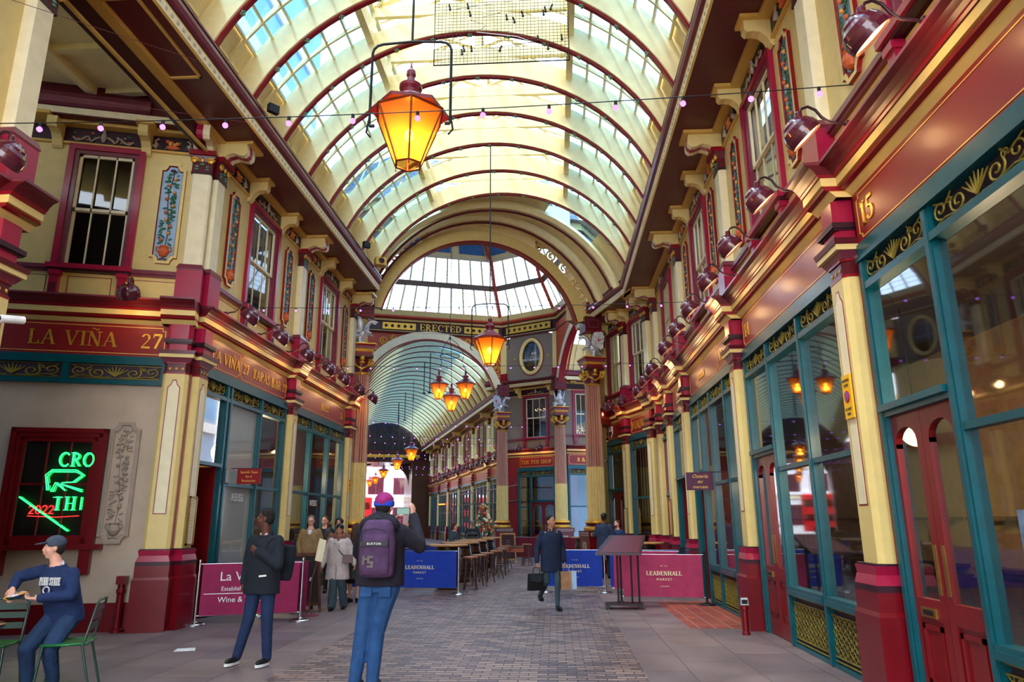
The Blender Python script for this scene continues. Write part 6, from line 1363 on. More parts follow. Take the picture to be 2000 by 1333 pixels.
# lectern menu stand on castors
t = thing('menu_lectern', 'black wheeled lectern with tilted menu board, right of centre', 'lectern', (1.27, 14.35, 0), -.05)
q = MB(); q.box(-.36, .36, -.2, .2, .07, .1); q.build('base', ['black'], t)
for x in (-.3, .3):
    for y in (-.16, .16): q = MB(); q.lathe([(0, -.012), (.035, -.012), (.035, .012), (0, .012)], x, y, 10, 0, cz=.035, axis='y'); q.build('castor', ['black'], t)
for x, y in ((-.1, -.02), (.16, -.02), (.3, .1)): q = MB(); q.tube([(x, y, .1), (x, y, 1.12)], .018, 8, 0); q.build('leg', ['black'], t)
q = MB(); q.add([(-.52, -.28, .98), (.34, -.28, .98), (.48, .26, 1.3), (-.22, .26, 1.3), (-.52, -.28, 1.02), (.34, -.28, 1.02), (.48, .26, 1.34), (-.22, .26, 1.34)], [(0, 1, 2, 3), (7, 6, 5, 4), (0, 4, 5, 1), (1, 5, 6, 2), (2, 6, 7, 3), (3, 7, 4, 0)], 0); q.build('board', ['dark'], t)
q = MB(); q.add([(-.42, -.26, 1.035), (.3, -.26, 1.035), (.43, .22, 1.325), (-.14, .22, 1.325)], [(0, 1, 2, 3)], 0); q.build('menu_sheet', ['maroon'], t)
# slim bent menu stand, A-boards
t = thing('menu_stand', 'slim bent metal stand holding a tilted cream menu', 'menu stand', (-4.42, 13.15, 0)); q = MB(); q.lathe([(.19, 0), (.19, .01), (.05, .04), (.02, .06)], n=20, m=0); q.build('base', ['mauve'], t)
q = MB(); q.tube([(0, 0, .05), (.02, 0, .6), (.1, 0, .95), (.2, 0, 1.08)], .014, 8, 0); q.build('post', ['mauve'], t); q = MB(); q.box(-.07, .07, -.01, .01, -.2, .2); o = q.build('menu_board', ['pale'], t, (.16, -.03, 1.12)); o.rotation_euler = (-.2, .28, .8)
def aboard(loc, rz, lab, w_, h, fm, bm, lines):
    t = thing('a_board', lab, 'A-board', loc, rz)
    for s_ in (-1, 1):
        q = MB(); 
        def P(x, z, y=0): return (x, s_ * (.28 * (1 - z / h)) + y, z)
        for (a, b, c_, d_) in ((-w_ / 2, -w_ / 2 + .05, 0, h), (w_ / 2 - .05, w_ / 2, 0, h), (-w_ / 2, w_ / 2, h - .06, h), (-w_ / 2, w_ / 2, .12, .17)):
            q.add([P(a, c_, -.012), P(b, c_, -.012), P(b, c_, .012), P(a, c_, .012), P(a, d_, -.012), P(b, d_, -.012), P(b, d_, .012), P(a, d_, .012)], [(0, 3, 2, 1), (4, 5, 6, 7), (0, 1, 5, 4), (1, 2, 6, 5), (2, 3, 7, 6), (3, 0, 4, 7)], 0)
        q.build('frame', [fm], t); q = MB(); q.add([P(-w_ / 2 + .04, .15, -.004), P(w_ / 2 - .04, .15, -.004), P(w_ / 2 - .04, h - .05, -.004), P(-w_ / 2 + .04, h - .05, -.004), P(-w_ / 2 + .04, .15, .004), P(w_ / 2 - .04, .15, .004), P(w_ / 2 - .04, h - .05, .004), P(-w_ / 2 + .04, h - .05, .004)], [(0, 1, 2, 3), (7, 6, 5, 4)], 0); q.build('chalkboard', [bm], t)
        if s_ < 0:
            l = MB()
            for tx, x, z, hh in lines: sans(l, tx, x, z, hh, 0, 0, shear=.2)
            if l.v:
                sl = .28 / h; l.v = [(v[0], v[1] - .28 * (1 - v[2] / h) - .008, v[2]) for v in l.v]; l.build('chalk_writing', ['white'], t)
aboard((-4.75, 13.75, 0), .6, 'black A-board with chalk writing behind the dark jacketed man', .55, 1.05, 'darkwood', 'black', [('you &', .0, .55, .07)])
aboard((-1.95, 29.6, 0), .25, 'wooden A-board with chalked menu near the far left column', .62, 1.15, 'wood', 'dark', [('~~~~~~~', 0, .85 - k * .08, .03) for k in range(8)])
# round high tables and bentwood stools
def stool_proto():
    t = thing('bar_stool', 'x', 'stool', (0, 0, 0), 0, 'dark bentwood bar stools along the high tables')
    q = MB(); q.lathe([(0, .74), (.17, .74), (.185, .76), (.18, .78), (.15, .79), (0, .785)], n=20, m=0); q.build('seat', ['seatw'], t)
    for k in range(4):
        a = PI / 4 + k * PI / 2; c, s_ = math.cos(a), math.sin(a); q = MB(); q.tube([(.13 * c, .13 * s_, .75), (.14 * c, .14 * s_, .5), (.17 * c, .17 * s_, .2), (.22 * c, .22 * s_, 0)], [.018, .018, .017, .015], 7, 0); q.build('leg', ['darkwood'], t)
    q = MB(); q.tube([(.165 * math.cos(k * PI / 10), .165 * math.sin(k * PI / 10), .27) for k in range(20)], .011, 6, 0, True, True); q.build('foot_ring', ['darkwood'], t)
    q = MB()
    for k in range(4):
        a = PI / 4 + k * PI / 2; b = a + PI / 2; q.tube([(.14 * math.cos(a), .14 * math.sin(a), .55), (.12 * math.cos(a + .4), .12 * math.sin(a + .4), .66), (.11 * math.cos((a + b) / 2), .11 * math.sin((a + b) / 2), .7), (.12 * math.cos(b - .4), .12 * math.sin(b - .4), .66), (.14 * math.cos(b), .14 * math.sin(b), .55)], .009, 5, 0)
    q.build('brace', ['darkwood'], t); return t
M['seatw'] = mat('worn_seat_wood', (140, 84, 52), .35, coat=.2, var=.15)
ST = stool_proto()
for i, (x, y) in enumerate(((-2.1, 18.0), (-1.98, 19.0), (-1.9, 20.2), (-1.75, 21.5), (-1.72, 22.9), (-1.75, 24.2), (-1.75, 25.6), (-1.1, 27.6))):
    lab = 'bentwood bar stool, %s from the camera beside the high tables' % ORD[i]
    if i == 0: ST.location = (x, y, 0); ST['label'] = lab
    else: copy_tree(ST, loc=(x, y, 0), rz=i * .4, label=lab)
def hightable(x, y, lab, r_=.5, h=1.06, barrel=True):
    t = thing('high_table', lab, 'table', (x, y, 0), 0, 'round topped high tables'); q = MB(); q.lathe([(0, h - .04), (r_ - .01, h - .04), (r_, h - .02), (r_ - .01, h), (0, h)], n=28, m=0); q.build('tabletop', ['wood'], t)
    q = MB(); q.lathe([(.26, 0), (.31, .25), (.33, .5), (.31, .75), (.26, h - .04)], n=20, m=0)
    for z, rr_ in ((.12, .295), (.32, .325), (.68, .325), (.9, .29)): q.lathe([(rr_, z), (rr_ + .01, z + .02), (rr_, z + .05)], n=20, m=1)
    q.build('barrel', ['darkwood', 'black'], t)
for i, (x, y) in enumerate(((-2.7, 18.3), (-2.65, 20.3), (-2.6, 22.3), (-2.55, 24.2), (-2.5, 26.4))): hightable(x, y, 'high round oak table on a barrel, %s from the camera' % ORD[i], .5)
hightable(2.35, 19.6, 'high oak table behind the rose barriers', .5)
hightable(1.0, 26.5, 'high table by the near right dragon column', .45)
mb = MB(); mb.box(-.2, .2, -.15, .15, 0, .08); mb.ell((0, 0, .12), (.2, .14, .09), 0, 10, 6); simple('black_bag', 'black bag lying on the high tables between the couple', 'bag', mb, ['black'], (-2.75, 24.1, 1.06))
for x, y, n_ in ((-2.95, 24.35, 'left of the black bag'), (-2.45, 24.3, 'right of the black bag'), (2.2, 19.5, 'on the table behind the rose barriers')):
    t = thing('beer_glass', 'small pint glass ' + n_, 'glass', (x, y, 1.06)); q = MB(); q.lathe([(.028, 0), (.035, .1)], n=12, m=0); q.build('beer', ['brass'], t); q = MB(); q.lathe([(.031, 0), (.04, .15), (.038, .15)], n=12, m=0); q.build('tumbler', ['skyglass'], t)
mb = MB(); mb.box(-.3, .3, -.02, .02, .5, .68); [mb.tube([(x, 0, 0), (x, 0, .7)], .02, 5, 1) for x in (-.28, .28)]; mb.box(-.3, .3, -.25, .25, .68, .72, 1); simple('orange_stool', 'orange topped square stool by the wooden A-board', 'stool', mb, ['terra', 'darkwood'], (-1.5, 27.4, 0))
# flower decked tree by the far arcade shops
t = thing('decorated_tree', 'slender tree covered in pale and orange blooms, far arcade', 'tree', (-3.35, 34.0, 0)); rr = random.Random(8)
q = MB(); q.tube([(0, 0, 0), (0, 0, 2.2)], .04, 6, 0); q.build('trunk', ['darkwood'], t); q = MB()
for k in range(170):
    z = rr.uniform(.4, 2.4); r_ = .42 * (1 - abs(z - 1.3) / 1.6); a = rr.uniform(0, 2 * PI); q.ell((r_ * math.cos(a), r_ * math.sin(a), z), rr.uniform(.04, .08), rr.choice((0, 0, 1, 2, 3)), 6, 4)
o = q.build('blooms', ['leaf', 'pale', 'peach', 'terra'], t); o['kind'] = 'stuff'
# dark wire rail decorations over the far right shops
for i, (v_, z) in enumerate(((-1.0, 2.6), (-1.0, 3.35), (8, 2.7), (8, 3.4))):
    a = pF + uF * .55 + vF * v_; b = a + vF * 7; mb = MB(); mb.tube([(a.x, a.y, z), (b.x, b.y, z)], .035, 5, 0); rr = random.Random(i)
    for k in range(14): p = a.lerp(b, k / 14); mb.tube([(p.x, p.y, z), (p.x + rr.uniform(-.3, .3), p.y + rr.uniform(-.3, .3), z + rr.uniform(-.6, .5))], .012, 4, 0)
    o = mb.build('wire_garland', ['mauve' if i % 2 else 'black']); tag(o, 'dark twiggy rail decoration in front of the far arcade shops, %s' % ['lower near', 'upper near', 'lower far', 'upper far'][i], 'decoration')
mb = MB(); mb.tube([(0, 0, 0), (0, 3.2, .05)], .05, 5, 0); o = mb.build('light_tube', ['neono'], None, (*(pF + uF * 1.0 + vF * 24)[:], 3.0), SK); tag(o, 'glowing orange light tube in the far arcade', 'light')
# green metal terrace set at lower left
M['greenm'] = mat('dark_green_enamel', (28, 62, 54), .3, coat=.4); M['greens'] = mat('bright_green_enamel', (26, 104, 54), .3, coat=.4)
def terrace_chair(loc, rz, lab):
    t = thing('terrace_chair', lab, 'chair', loc, rz, 'green metal terrace chairs')
    q = MB(); q.box(-.2, .2, -.2, .2, .44, .455); q.tube([(-.2, -.2, .45), (.2, -.2, .45), (.2, .2, .45), (-.2, .2, .45)], .014, 6, 0, True, True); q.build('seat', ['greens'], t)
    for x in (-.2, .2):
        q = MB(); q.tube([(x, -.18, .45), (x * 1.08, -.22, 0)], .013, 7, 0); q.build('leg', ['greenm'], t); q = MB(); q.tube([(x, .16, .45), (x * 1.08, .28, 0)], .013, 7, 0); q.build('leg', ['greenm'], t)
    q = MB(); q.tube([(-.2, .17, .44), (-.2, .25, .82), (-.15, .26, .86), (.15, .26, .86), (.2, .25, .82), (.2, .17, .44)], .013, 7, 0); q.build('back_frame', ['greenm'], t)
    for z in (.6, .7, .78): q = MB(); y = .17 + (z - .44) * .21; q.box(-.19, .19, y - .004, y + .004, z - .03, z + .03); q.build('back_slat', ['greenm'], t)
    return t
terrace_chair((-5.65, 7.25, 0), .25, 'green metal chair behind the terrace table'); terrace_chair((-4.95, 7.42, 0), -1.2, 'green metal chair under the leaning young man')
t = thing('terrace_table', 'dark green metal terrace table at the left picture edge', 'table', (-5.35, 6.35, 0)); q = MB(); q.lathe([(0, .71), (.4, .71), (.41, .72), (.41, .74), (0, .745)], n=28, m=0); q.build('tabletop', ['greenm'], t)
for k in range(4): a = PI / 4 + k * PI / 2; q = MB(); q.tube([(.15 * math.cos(a), .15 * math.sin(a), .71), (.34 * math.cos(a), .34 * math.sin(a), 0)], .013, 6, 0); q.build('leg', ['greenm'], t)
t = thing('drink_can', 'small printed can on the green terrace table', 'can', (-5.18, 6.35, .745)); q = MB(); q.lathe([(.028, 0), (.033, .01), (.033, .11), (.026, .12)], n=14, m=0); q.build('body', ['white'], t); q = MB(); q.lathe([(.0335, .04), (.0335, .08)], n=14, m=0); q.build('label', ['roundblue'], t)
mb = MB(); mb.polyxy([(-.12, -.05), (.1, -.07), (.13, .05), (-.08, .07)], 0, .004); simple('paper_napkin', 'creased brown paper napkin on the green table', 'napkin', mb, ['peach'], (-5.06, 6.42, .745), .2)
mb = MB(); mb.polyxy([(-.13, -.12), (.13, -.1), (.1, .12), (-.12, .1)], 0, .003); simple('paper_sheet', 'white sheet of paper lying on the paving', 'paper', mb, ['white'], (-4.88, 9.72, .001), .3)
# traffic cone

t = thing('chandelier', 'small lit chandelier behind the far corner window', 'chandelier', PF.at(2.05, -.42, 7.35), PF.a)
q = MB(); [q.ell((.3 * math.cos(k * PI / 5), .12 * math.sin(k * PI / 5), .06 * (k % 2)), .025, 0, 6, 4) for k in range(10)]; o = q.build('candle_bulbs', ['globe'], t); q = MB(); q.tube([(.3 * math.cos(k * PI / 5), .12 * math.sin(k * PI / 5), -.03) for k in range(10)], .008, 4, 0, True, True); q.tube([(0, 0, -.1), (0, 0, .9)], .01, 4, 0); q.build('arms', ['brass'], t)
rr = random.Random(12); q = MB(); [q.ell((rr.uniform(-.3, .3), rr.uniform(0, .1), rr.uniform(0, .4)), .014, 0, 5, 4) for k in range(50)]
o = q.build('fairy_lights', ['globe'], None, RA.at(1.0, -.4, 5.95), RA.a); tag(o, 'heap of warm fairy lights in the window right of the far middle column', 'fairy lights', kind='stuff')

# ================================================================== people
def skinm(n_, c): return mat('skin_' + n_, c, .55, var=.04, scale=8)
M['skin1'] = skinm('pale', (214, 160, 138)); M['skin2'] = skinm('brown', (112, 70, 52)); M['skin3'] = skinm('olive', (178, 124, 96)); M['skin4'] = skinm('deep', (92, 56, 44))
def cloth(n_, c, r_=.85, b=.9, sc_=9): M[n_] = mat('cloth_' + n_, c, r_, var=.1, scale=sc_, bump=b)
for a in (('navyjk', (24, 30, 40)), ('jeansd', (26, 44, 78)), ('jeansb', (38, 76, 124)), ('blackjk', (30, 26, 36)), ('coatn', (20, 32, 56)), ('slate', (50, 66, 74)), ('sweat', (26, 44, 84)), ('joggers', (34, 58, 92)),
          ('beige', (176, 164, 160)), ('tan', (134, 108, 72)), ('whitesh', (206, 200, 214)), ('tweed', (110, 76, 54)), ('leather', (34, 40, 44)), ('grey', (62, 74, 84)), ('suitb', (34, 46, 72)), ('scarf', (120, 78, 66)), ('bpack', (78, 52, 84)),
          ('hairb', (28, 22, 20)), ('hairbr', (74, 46, 32)), ('hairg', (104, 94, 88)), ('capg', (66, 76, 92)), ('capc', (120, 122, 108)), ('beanb', (40, 70, 190)), ('beanr', (150, 40, 110)), ('trdk', (30, 32, 44)), ('cream2', (200, 190, 190)), ('bagbr', (150, 108, 78))): cloth(*a)
def V3(*a): return Vector(a)
BASE = dict(pelvis=(0, 0, .97), waist=(0, -.01, 1.12), chest=(0, .0, 1.34), neck=(0, .01, 1.5), head=(0, -.02, 1.65), shL=(.175, .01, 1.415), shR=(-.175, .01, 1.415), elL=(.25, .03, 1.17), elR=(-.25, .03, 1.17), haL=(.26, -.05, .93), haR=(-.26, -.05, .93),
            hipL=(.09, 0, .94), hipR=(-.09, 0, .94), knL=(.1, -.02, .52), knR=(-.1, -.02, .52), anL=(.1, .02, .08), anR=(-.1, .02, .08))
def limb(mb, pts, rs, n_=10):
    P = [Vector(p) for p in pts]; out = []; rr = []
    for i in range(len(P) - 1):
        for k in range(4): out.append(P[i].lerp(P[i + 1], k / 4)); rr.append(rs[i] + (rs[i + 1] - rs[i]) * k / 4)
    out.append(P[-1]); rr.append(rs[-1]); mb.tube(out, rr, n_, 0); mb.ell(P[0], rs[0], 0, 10, 7); mb.ell(P[-1], rs[-1], 0, 10, 7)
    for p, r_ in zip(P[1:-1], rs[1:-1]): mb.ell(p, r_, 0, 10, 7)
def loft(mb, rings, n_=20):
    vs = []
    for (cx, cy, z, rx_, ry) in rings:
        for k in range(n_): a = 2 * PI * k / n_; vs.append((cx + rx_ * math.copysign(abs(math.cos(a)) ** .85, math.cos(a)), cy + ry * math.copysign(abs(math.sin(a)) ** .85, math.sin(a)), z))
    m_ = len(rings); mb.add(vs, [(i * n_ + k, i * n_ + (k + 1) % n_, (i + 1) * n_ + (k + 1) % n_, (i + 1) * n_ + k) for i in range(m_ - 1) for k in range(n_)], 0, True)
    mb.add(vs[:n_], [tuple(range(n_ - 1, -1, -1))], 0); mb.add(vs[-n_:], [tuple(range(n_))], 0)
def hand(mb, wrist, d, pn, side, curl=.5, s_=1.0):
    """d = direction of the hand, pn = palm normal, side = +1/-1 thumb side"""
    w_, d, pn = Vector(wrist), Vector(d).normalized(), Vector(pn).normalized(); sd = d.cross(pn).normalized() * side; pn = sd.cross(d).normalized() * side
    c = w_ + d * .05 * s_; Rm = Matrix((sd, d, pn)).transposed(); mb.ell(c, (.04 * s_, .052 * s_, .016 * s_), 0, 10, 7, Rm)
    mb.tube([w_ - d * .03, w_ + d * .02], [.026 * s_, .028 * s_], 8, 0)
    for k, ln in enumerate((.068, .078, .072, .056)):
        o_ = sd * (.03 - k * .0195) * s_; b = w_ + d * .09 * s_ + o_; a1 = curl * .6; a2 = curl * 1.5; a3 = curl * 2.3
        p1 = b + (d * math.cos(a1) + pn * math.sin(a1)) * ln * .45 * s_; p2 = p1 + (d * math.cos(a2) + pn * math.sin(a2)) * ln * .32 * s_; p3 = p2 + (d * math.cos(a3) + pn * math.sin(a3)) * ln * .25 * s_
        mb.tube([b - d * .02, b, p1, p2, p3], [.0105 * s_, .0105 * s_, .0095 * s_, .009 * s_, .0075 * s_], 7, 0); mb.ell(p3, .0078 * s_, 0, 6, 5)
    t0 = w_ + sd * .03 * s_ + d * .02 * s_; t1 = t0 + (sd * .7 + d * .6 + pn * .3).normalized() * .04 * s_; t2 = t1 + (d * .9 + pn * .5).normalized() * .032 * s_; mb.tube([t0 - sd * .012, t0, t1, t2], [.014 * s_, .014 * s_, .011 * s_, .009 * s_], 7, 0); mb.ell(t2, .0092 * s_, 0, 6, 5)
def head_parts(t, J, yaw, pitch, skin, hair, mb, hs=1.0):
    """adds head blobs (facing -y turned by yaw) to mb; returns frame"""
    hc = Vector(J['head']); Rh = Matrix.Rotation(yaw, 3, 'Z') @ Matrix.Rotation(pitch, 3, 'X')
    def P(x, y, z): return hc + Rh @ (Vector((x, y, z)) * hs)
    E_ = lambda c, r, rot=None: mb.ell(P(*c), tuple(q * hs for q in r), 0, 12, 9, Rh)
    E_((0, .012, .035), (.074, .094, .088)); E_((0, -.022, -.02), (.062, .07, .085)); E_((0, -.045, -.082), (.032, .03, .028)); E_((0, -.075, .03), (.05, .02, .012))
    mb.tube([P(0, -.086, .022), P(0, -.098, -.01), P(0, -.104, -.023)], [.009 * hs, .011 * hs, .0125 * hs], 7, 0); E_((-.013, -.098, -.028), (.008, .01, .007)); E_((.013, -.098, -.028), (.008, .01, .007))
    E_((0, -.09, -.052), (.022, .01, .006)); E_((0, -.088, -.061), (.018, .01, .006))
    for s_ in (-1, 1): E_((s_ * .075, .008, -.01), (.011, .02, .03)); E_((s_ * .04, -.062, -.025), (.022, .02, .022))
    limb(mb, [J['neck'] - Vector((0, 0, .05)), hc + Rh @ Vector((0, .01, -.06))], [.062, .054])
    return P, Rh
def person(lab, x, y, rz, h=1.75, pose=None, top=None, legs=None, shoes='black', skin='skin1', hair=None, yaw=0, pitch=0, vox=.012, sole=None, extra=None, hands=(.6, .6), hd=None, z=0, eyes=True):
    t = thing('person', lab, 'person', (x, y, z), rz); s = h / 1.8; t.scale = (s, s, s); J = {k: Vector(v) for k, v in BASE.items()}
    for k, v in (pose or {}).items(): J[k] = Vector(v)
    mb = MB()
    P, Rh = head_parts(t, J, yaw, pitch, skin, hair, mb)
    pe, wa, ch, ne = J['pelvis'], J['waist'], J['chest'], J['neck']
    limb(mb, [pe, wa, ch, ne - Vector((0, 0, .06))], [.12, .115, .125, .09]); limb(mb, [J['shL'], ch + Vector((0, 0, .03)), J['shR']], [.05, .085, .05])
    for S in 'LR':
        limb(mb, [J['sh' + S], J['el' + S], J['ha' + S]], [.052, .04, .027]); limb(mb, [J['hip' + S], J['kn' + S], J['an' + S]], [.085, .055, .038])
        sg = 1 if S == 'L' else -1; d = (J['ha' + S] - J['el' + S]).normalized()
        dd, pn = (hd or {}).get(S, (d, Vector((-sg, 0, 0)) if abs(d.x) < .8 else Vector((0, 0, -1)))); hand(mb, J['ha' + S], dd, pn, (hd or {}).get('side' + S, sg), hands[0 if S == 'L' else 1])
        a = J['an' + S]; mb.ell(a + Vector((0, -.06, -.04)), (.04, .1, .03), 0, 10, 6)
    remesh_obj(mb, 'body', [skin], vox, t, smooth=1)
    # eyes and brows
    if eyes:
        for s_ in (-1, 1):
            q = MB(); q.ell(P(s_ * .03, -.081, .012), (.01, .006, .005), 0, 8, 6, Rh); q.ell(P(s_ * .03, -.086, .012), (.005, .002, .0045), 1, 6, 5, Rh); q.build('eye', ['white', 'black'], t)
            q = MB(); q.tube([P(s_ * .014, -.094, .03), P(s_ * .03, -.096, .035), P(s_ * .047, -.087, .03)], .004, 5, 0); q.build('eyebrow', [hair[1] if hair else 'hairb'], t)
        q = MB(); q.ell(P(0, -.0985, -.0565), (.02, .004, .0045), 0, 8, 5, Rh); q.build('lips', ['pinklip'], t)
    # legs
    if legs:
        q = MB(); wd = legs.get('w', (.098, .07, .055)); limb(q, [pe + Vector((0, 0, .03)), pe], [.13, .14])
        loft(q, [(pe.x, pe.y, pe.z - .1, .165, .115), (pe.x, pe.y, pe.z, .16, .118), (wa.x, wa.y, wa.z - .03, .15, .11)])
        for S in 'LR':
            a = J['an' + S] + Vector((0, 0, legs.get('cuff', .0))); k_ = J['kn' + S]; limb(q, [J['hip' + S] + Vector((0, 0, -.02)), J['hip' + S].lerp(k_, .5), k_, k_.lerp(a, .5), a], [wd[0] + .005, (wd[0] + wd[1]) / 2, wd[1], (wd[1] + wd[2]) / 2, wd[2]])
        remesh_obj(q, legs.get('name', 'trousers'), [legs['m']], vox * 1.1, t, smooth=2)
    # top
    if top:
        q = MB(); f = top.get('f', 1.0); zh = top['hem']; L_ = wa; hx = pe.lerp(wa, 1)
        def at_z(z_):
            for a, b in ((pe, wa), (wa, ch), (ch, ne)):
                if z_ <= b.z: u_ = (z_ - a.z) / max(1e-3, b.z - a.z); return a.lerp(b, max(-2, u_))
            return ne
        rings = []; zs = [zh + (ne.z - .03 - zh) * k / 12 for k in range(13)]
        sh = abs(J['shL'].x - J['shR'].x) / 2
        for z_ in zs:
            c = at_z(z_) if z_ > pe.z else pe; u_ = (z_ - zh) / (ne.z - .03 - zh); top_ = max(0, (z_ - (ch.z + .02)) / (ne.z - .03 - ch.z - .02))
            rx_ = (.185 + .02 * top.get('flare', 1) * max(0, (pe.z + .1 - z_) / .4)) * f; ry = .135 * f * top.get('d', 1)
            if z_ > ch.z + .02: rx_ = rx_ * (1 - top_ ** 1.5 * .6) ; ry = ry * (1 - top_ ** 1.6 * .42)
            rings.append((c.x, c.y, z_, rx_, ry))
        loft(q, rings); q.tube([ne + Vector((.06 * math.cos(k * PI / 8), .005 + .06 * math.sin(k * PI / 8), -.035 - .012 * math.sin(-k * PI / 8))) for k in range(16)], .03, 6, 0, True, True)
        for S in 'LR':
            w_ = J['ha' + S] + (J['el' + S] - J['ha' + S]).normalized() * top.get('cuff', .0); limb(q, [J['sh' + S], J['sh' + S].lerp(J['el' + S], .5), J['el' + S], J['el' + S].lerp(w_, .55), w_], [.062 * f, .064 * f, .058 * f, .052 * f, .045 * f])
        if top.get('collar'): limb(q, [ne + Vector((-.05, .0, -.0)), ne + Vector((0, .05, .015)), ne + Vector((.05, .0, -.0))], [.04, .045, .04])
        if top.get('hood'): limb(q, [ne + Vector((-.13, .06, -.02)), ne + Vector((0, .13, .0)), ne + Vector((.13, .06, -.02))], [.07, .085, .07]); limb(q, [ne + Vector((-.1, .03, .03)), ne + Vector((0, .07, .05)), ne + Vector((.1, .03, .03))], [.05, .06, .05])
        remesh_obj(q, top.get('name', 'jacket'), [top['m']], vox * 1.1, t, smooth=top.get('sm', 3))
    # shoes
    for S in 'LR':
        a = J['an' + S]; q = MB(); tw = (J['kn' + S] - a); ya = -.1
        q.ell((a.x, a.y - .08, a.z - .035), (.045, .12, .04), 0, 12, 7); q.ell((a.x, a.y + .005, a.z - .01), (.042, .055, .05), 0, 10, 7)
        o = remesh_obj(q, 'shoe', [shoes], .01, t, smooth=1)
        q = MB(); q.polyxy([(a.x + .046 * math.cos(b) * (1 if math.sin(b) < 0 else .85), a.y - .075 + .13 * math.sin(b)) for b in [k * PI / 8 for k in range(16)]], a.z - .08, a.z - .05); q.build('sole', [sole or shoes], o)
    if hair:
        q = MB(); kind = hair[0]
        if kind == 'short': q.ell(P(0, .022, .05), (.08, .092, .082), 0, 14, 10, Rh); q.ell(P(0, .05, 0), (.076, .06, .075), 0, 12, 8, Rh)
        if kind == 'curly':
            rr = random.Random(3)
            for k in range(46): a, b = rr.uniform(0, 2 * PI), rr.uniform(-.1, 1.4); q.ell(P(.088 * math.cos(a) * math.cos(b), .02 + .1 * math.sin(a) * math.cos(b) if math.sin(a) > -.75 else .0, .03 + .1 * math.sin(b)), .032, 0, 6, 5)
        if kind == 'bob': q.ell(P(0, .03, .045), (.092, .098, .09), 0, 14, 10, Rh); q.ell(P(0, .06, -.05), (.095, .075, .11), 0, 12, 9, Rh); [q.ell(P(s_ * .075, .01, -.06), (.03, .05, .09), 0, 8, 7, Rh) for s_ in (-1, 1)]
        if kind == 'long': q.ell(P(0, .03, .045), (.09, .098, .088), 0, 14, 10, Rh); limb(q, [P(0, .07, -.0), P(0, .1, -.15), P(0, .12, -.32), P(0, .11, -.45)], [.09, .1, .09, .05])
        remesh_obj(q, 'hair', [hair[1]], .011, t, smooth=1)
    if extra: extra(t, J, P, Rh)
    return t
M['pinklip'] = mat('lip_tone', (150, 84, 78), .5, var=0)
def cap(t, P, Rh, m, brim=True):
    q = MB(); q.ell(P(0, .012, .06), (.09, .105, .08), 0, 14, 10, Rh); o = remesh_obj(q, 'cap', [m], .011, t, smooth=1)
    if brim: q = MB(); q.ell(P(0, -.12, .052), (.066, .07, .01), 0, 14, 6, Rh @ Matrix.Rotation(.15, 3, 'X')); q.build('cap_peak', [m], o)
def glasses(t, P):
    q = MB()
    for s_ in (-1, 1): q.tube([P(s_ * .031 + .024 * math.cos(k * PI / 6), -.1, .01 + .017 * math.sin(k * PI / 6)) for k in range(12)], .0025, 4, 0, True, True); q.tube([P(s_ * .054, -.098, .012), P(s_ * .078, .0, .01)], .0025, 4, 0)
    q.tube([P(-.008, -.103, .012), P(.008, -.103, .012)], .0025, 4, 0); q.build('glasses', ['black'], t)
def backpack(t, c, w_, d, h, m, vox=.012, rot=0):
    q = MB(); loft(q, [(c[0], c[1], c[2] + h * k, w_ / 2 * (1 - (abs(k * 2 - .05) ** 6) * .12), d / 2 * (1 - (abs(k * 2) ** 4) * .18)) for k in (-.5, -.4, -.2, 0, .2, .38, .46, .5)])
    return remesh_obj(q, 'backpack', [m], vox, None, smooth=3)

# 1 man in quilted jacket, profile to the left
def ex1(t, J, P, Rh):
    q = MB(); q.polyxz([(-.05, 0), (.05, .01), (.05, -.012), (-.05, -.02)], -.01, 0); o = q.build('paper_in_pocket', ['white'], t, (.13, -.175, 1.02))
    q = MB(); q.tube([(.12, .1, 1.43), (.15, -.02, 1.47), (.12, -.13, 1.38), (.1, -.14, 1.2)], .016, 6, 0, flat=.5); q.build('bag_strap', ['black'], t)
    q = MB(); limb(q, [J['neck'] + Vector((-.04, -.05, -.01)), J['neck'] + Vector((0, -.075, -.05)), J['neck'] + Vector((.04, -.05, -.01))], [.014, .012, .014]); q.build('shirt_collar', ['whitesh'], t)
    for z in (1.3, 1.18, 1.05, .92): q = MB(); q.ell((-.03, -.142, z), (.008, .006, .008), 0, 8, 5); q.build('jacket_stud', ['steel'], t)
person('man in dark quilted jacket and jeans looking left, hand on strap', -3.52, 8.72, -.25, 1.79,
       dict(head=(-.0, -.03, 1.67), haR=(-.24, -.02, .93), elR=(-.26, .05, 1.17), haL=(.06, -.2, 1.29), elL=(.27, -.1, 1.13), shL=(.18, 0, 1.41), knL=(.12, -.02, .52), anL=(.13, .02, .09), knR=(-.12, -.04, .52), anR=(-.26, -.02, .09)),
       dict(m='navyjk', hem=.80, f=1.14, flare=1.2, collar=True, sm=2), dict(m='jeansd'), 'black', 'skin4', ('short', 'hairb'), yaw=-1.15, vox=.0095, sole='white', extra=ex1, hands=(1.0, .6), hd=dict(L=(Vector((-1, -.1, .45)), Vector((0, 1, 0))), sideL=1))
bp = backpack(None, (0, 0, 0), .28, .17, .42, 'navyjk'); bp.location = (-3.36, 8.92, 1.14); bp.rotation_euler = (0, .1, .5); tag(bp, 'dark rucksack on the back of the quilted jacket man', 'backpack'); bp.name = 'backpack'

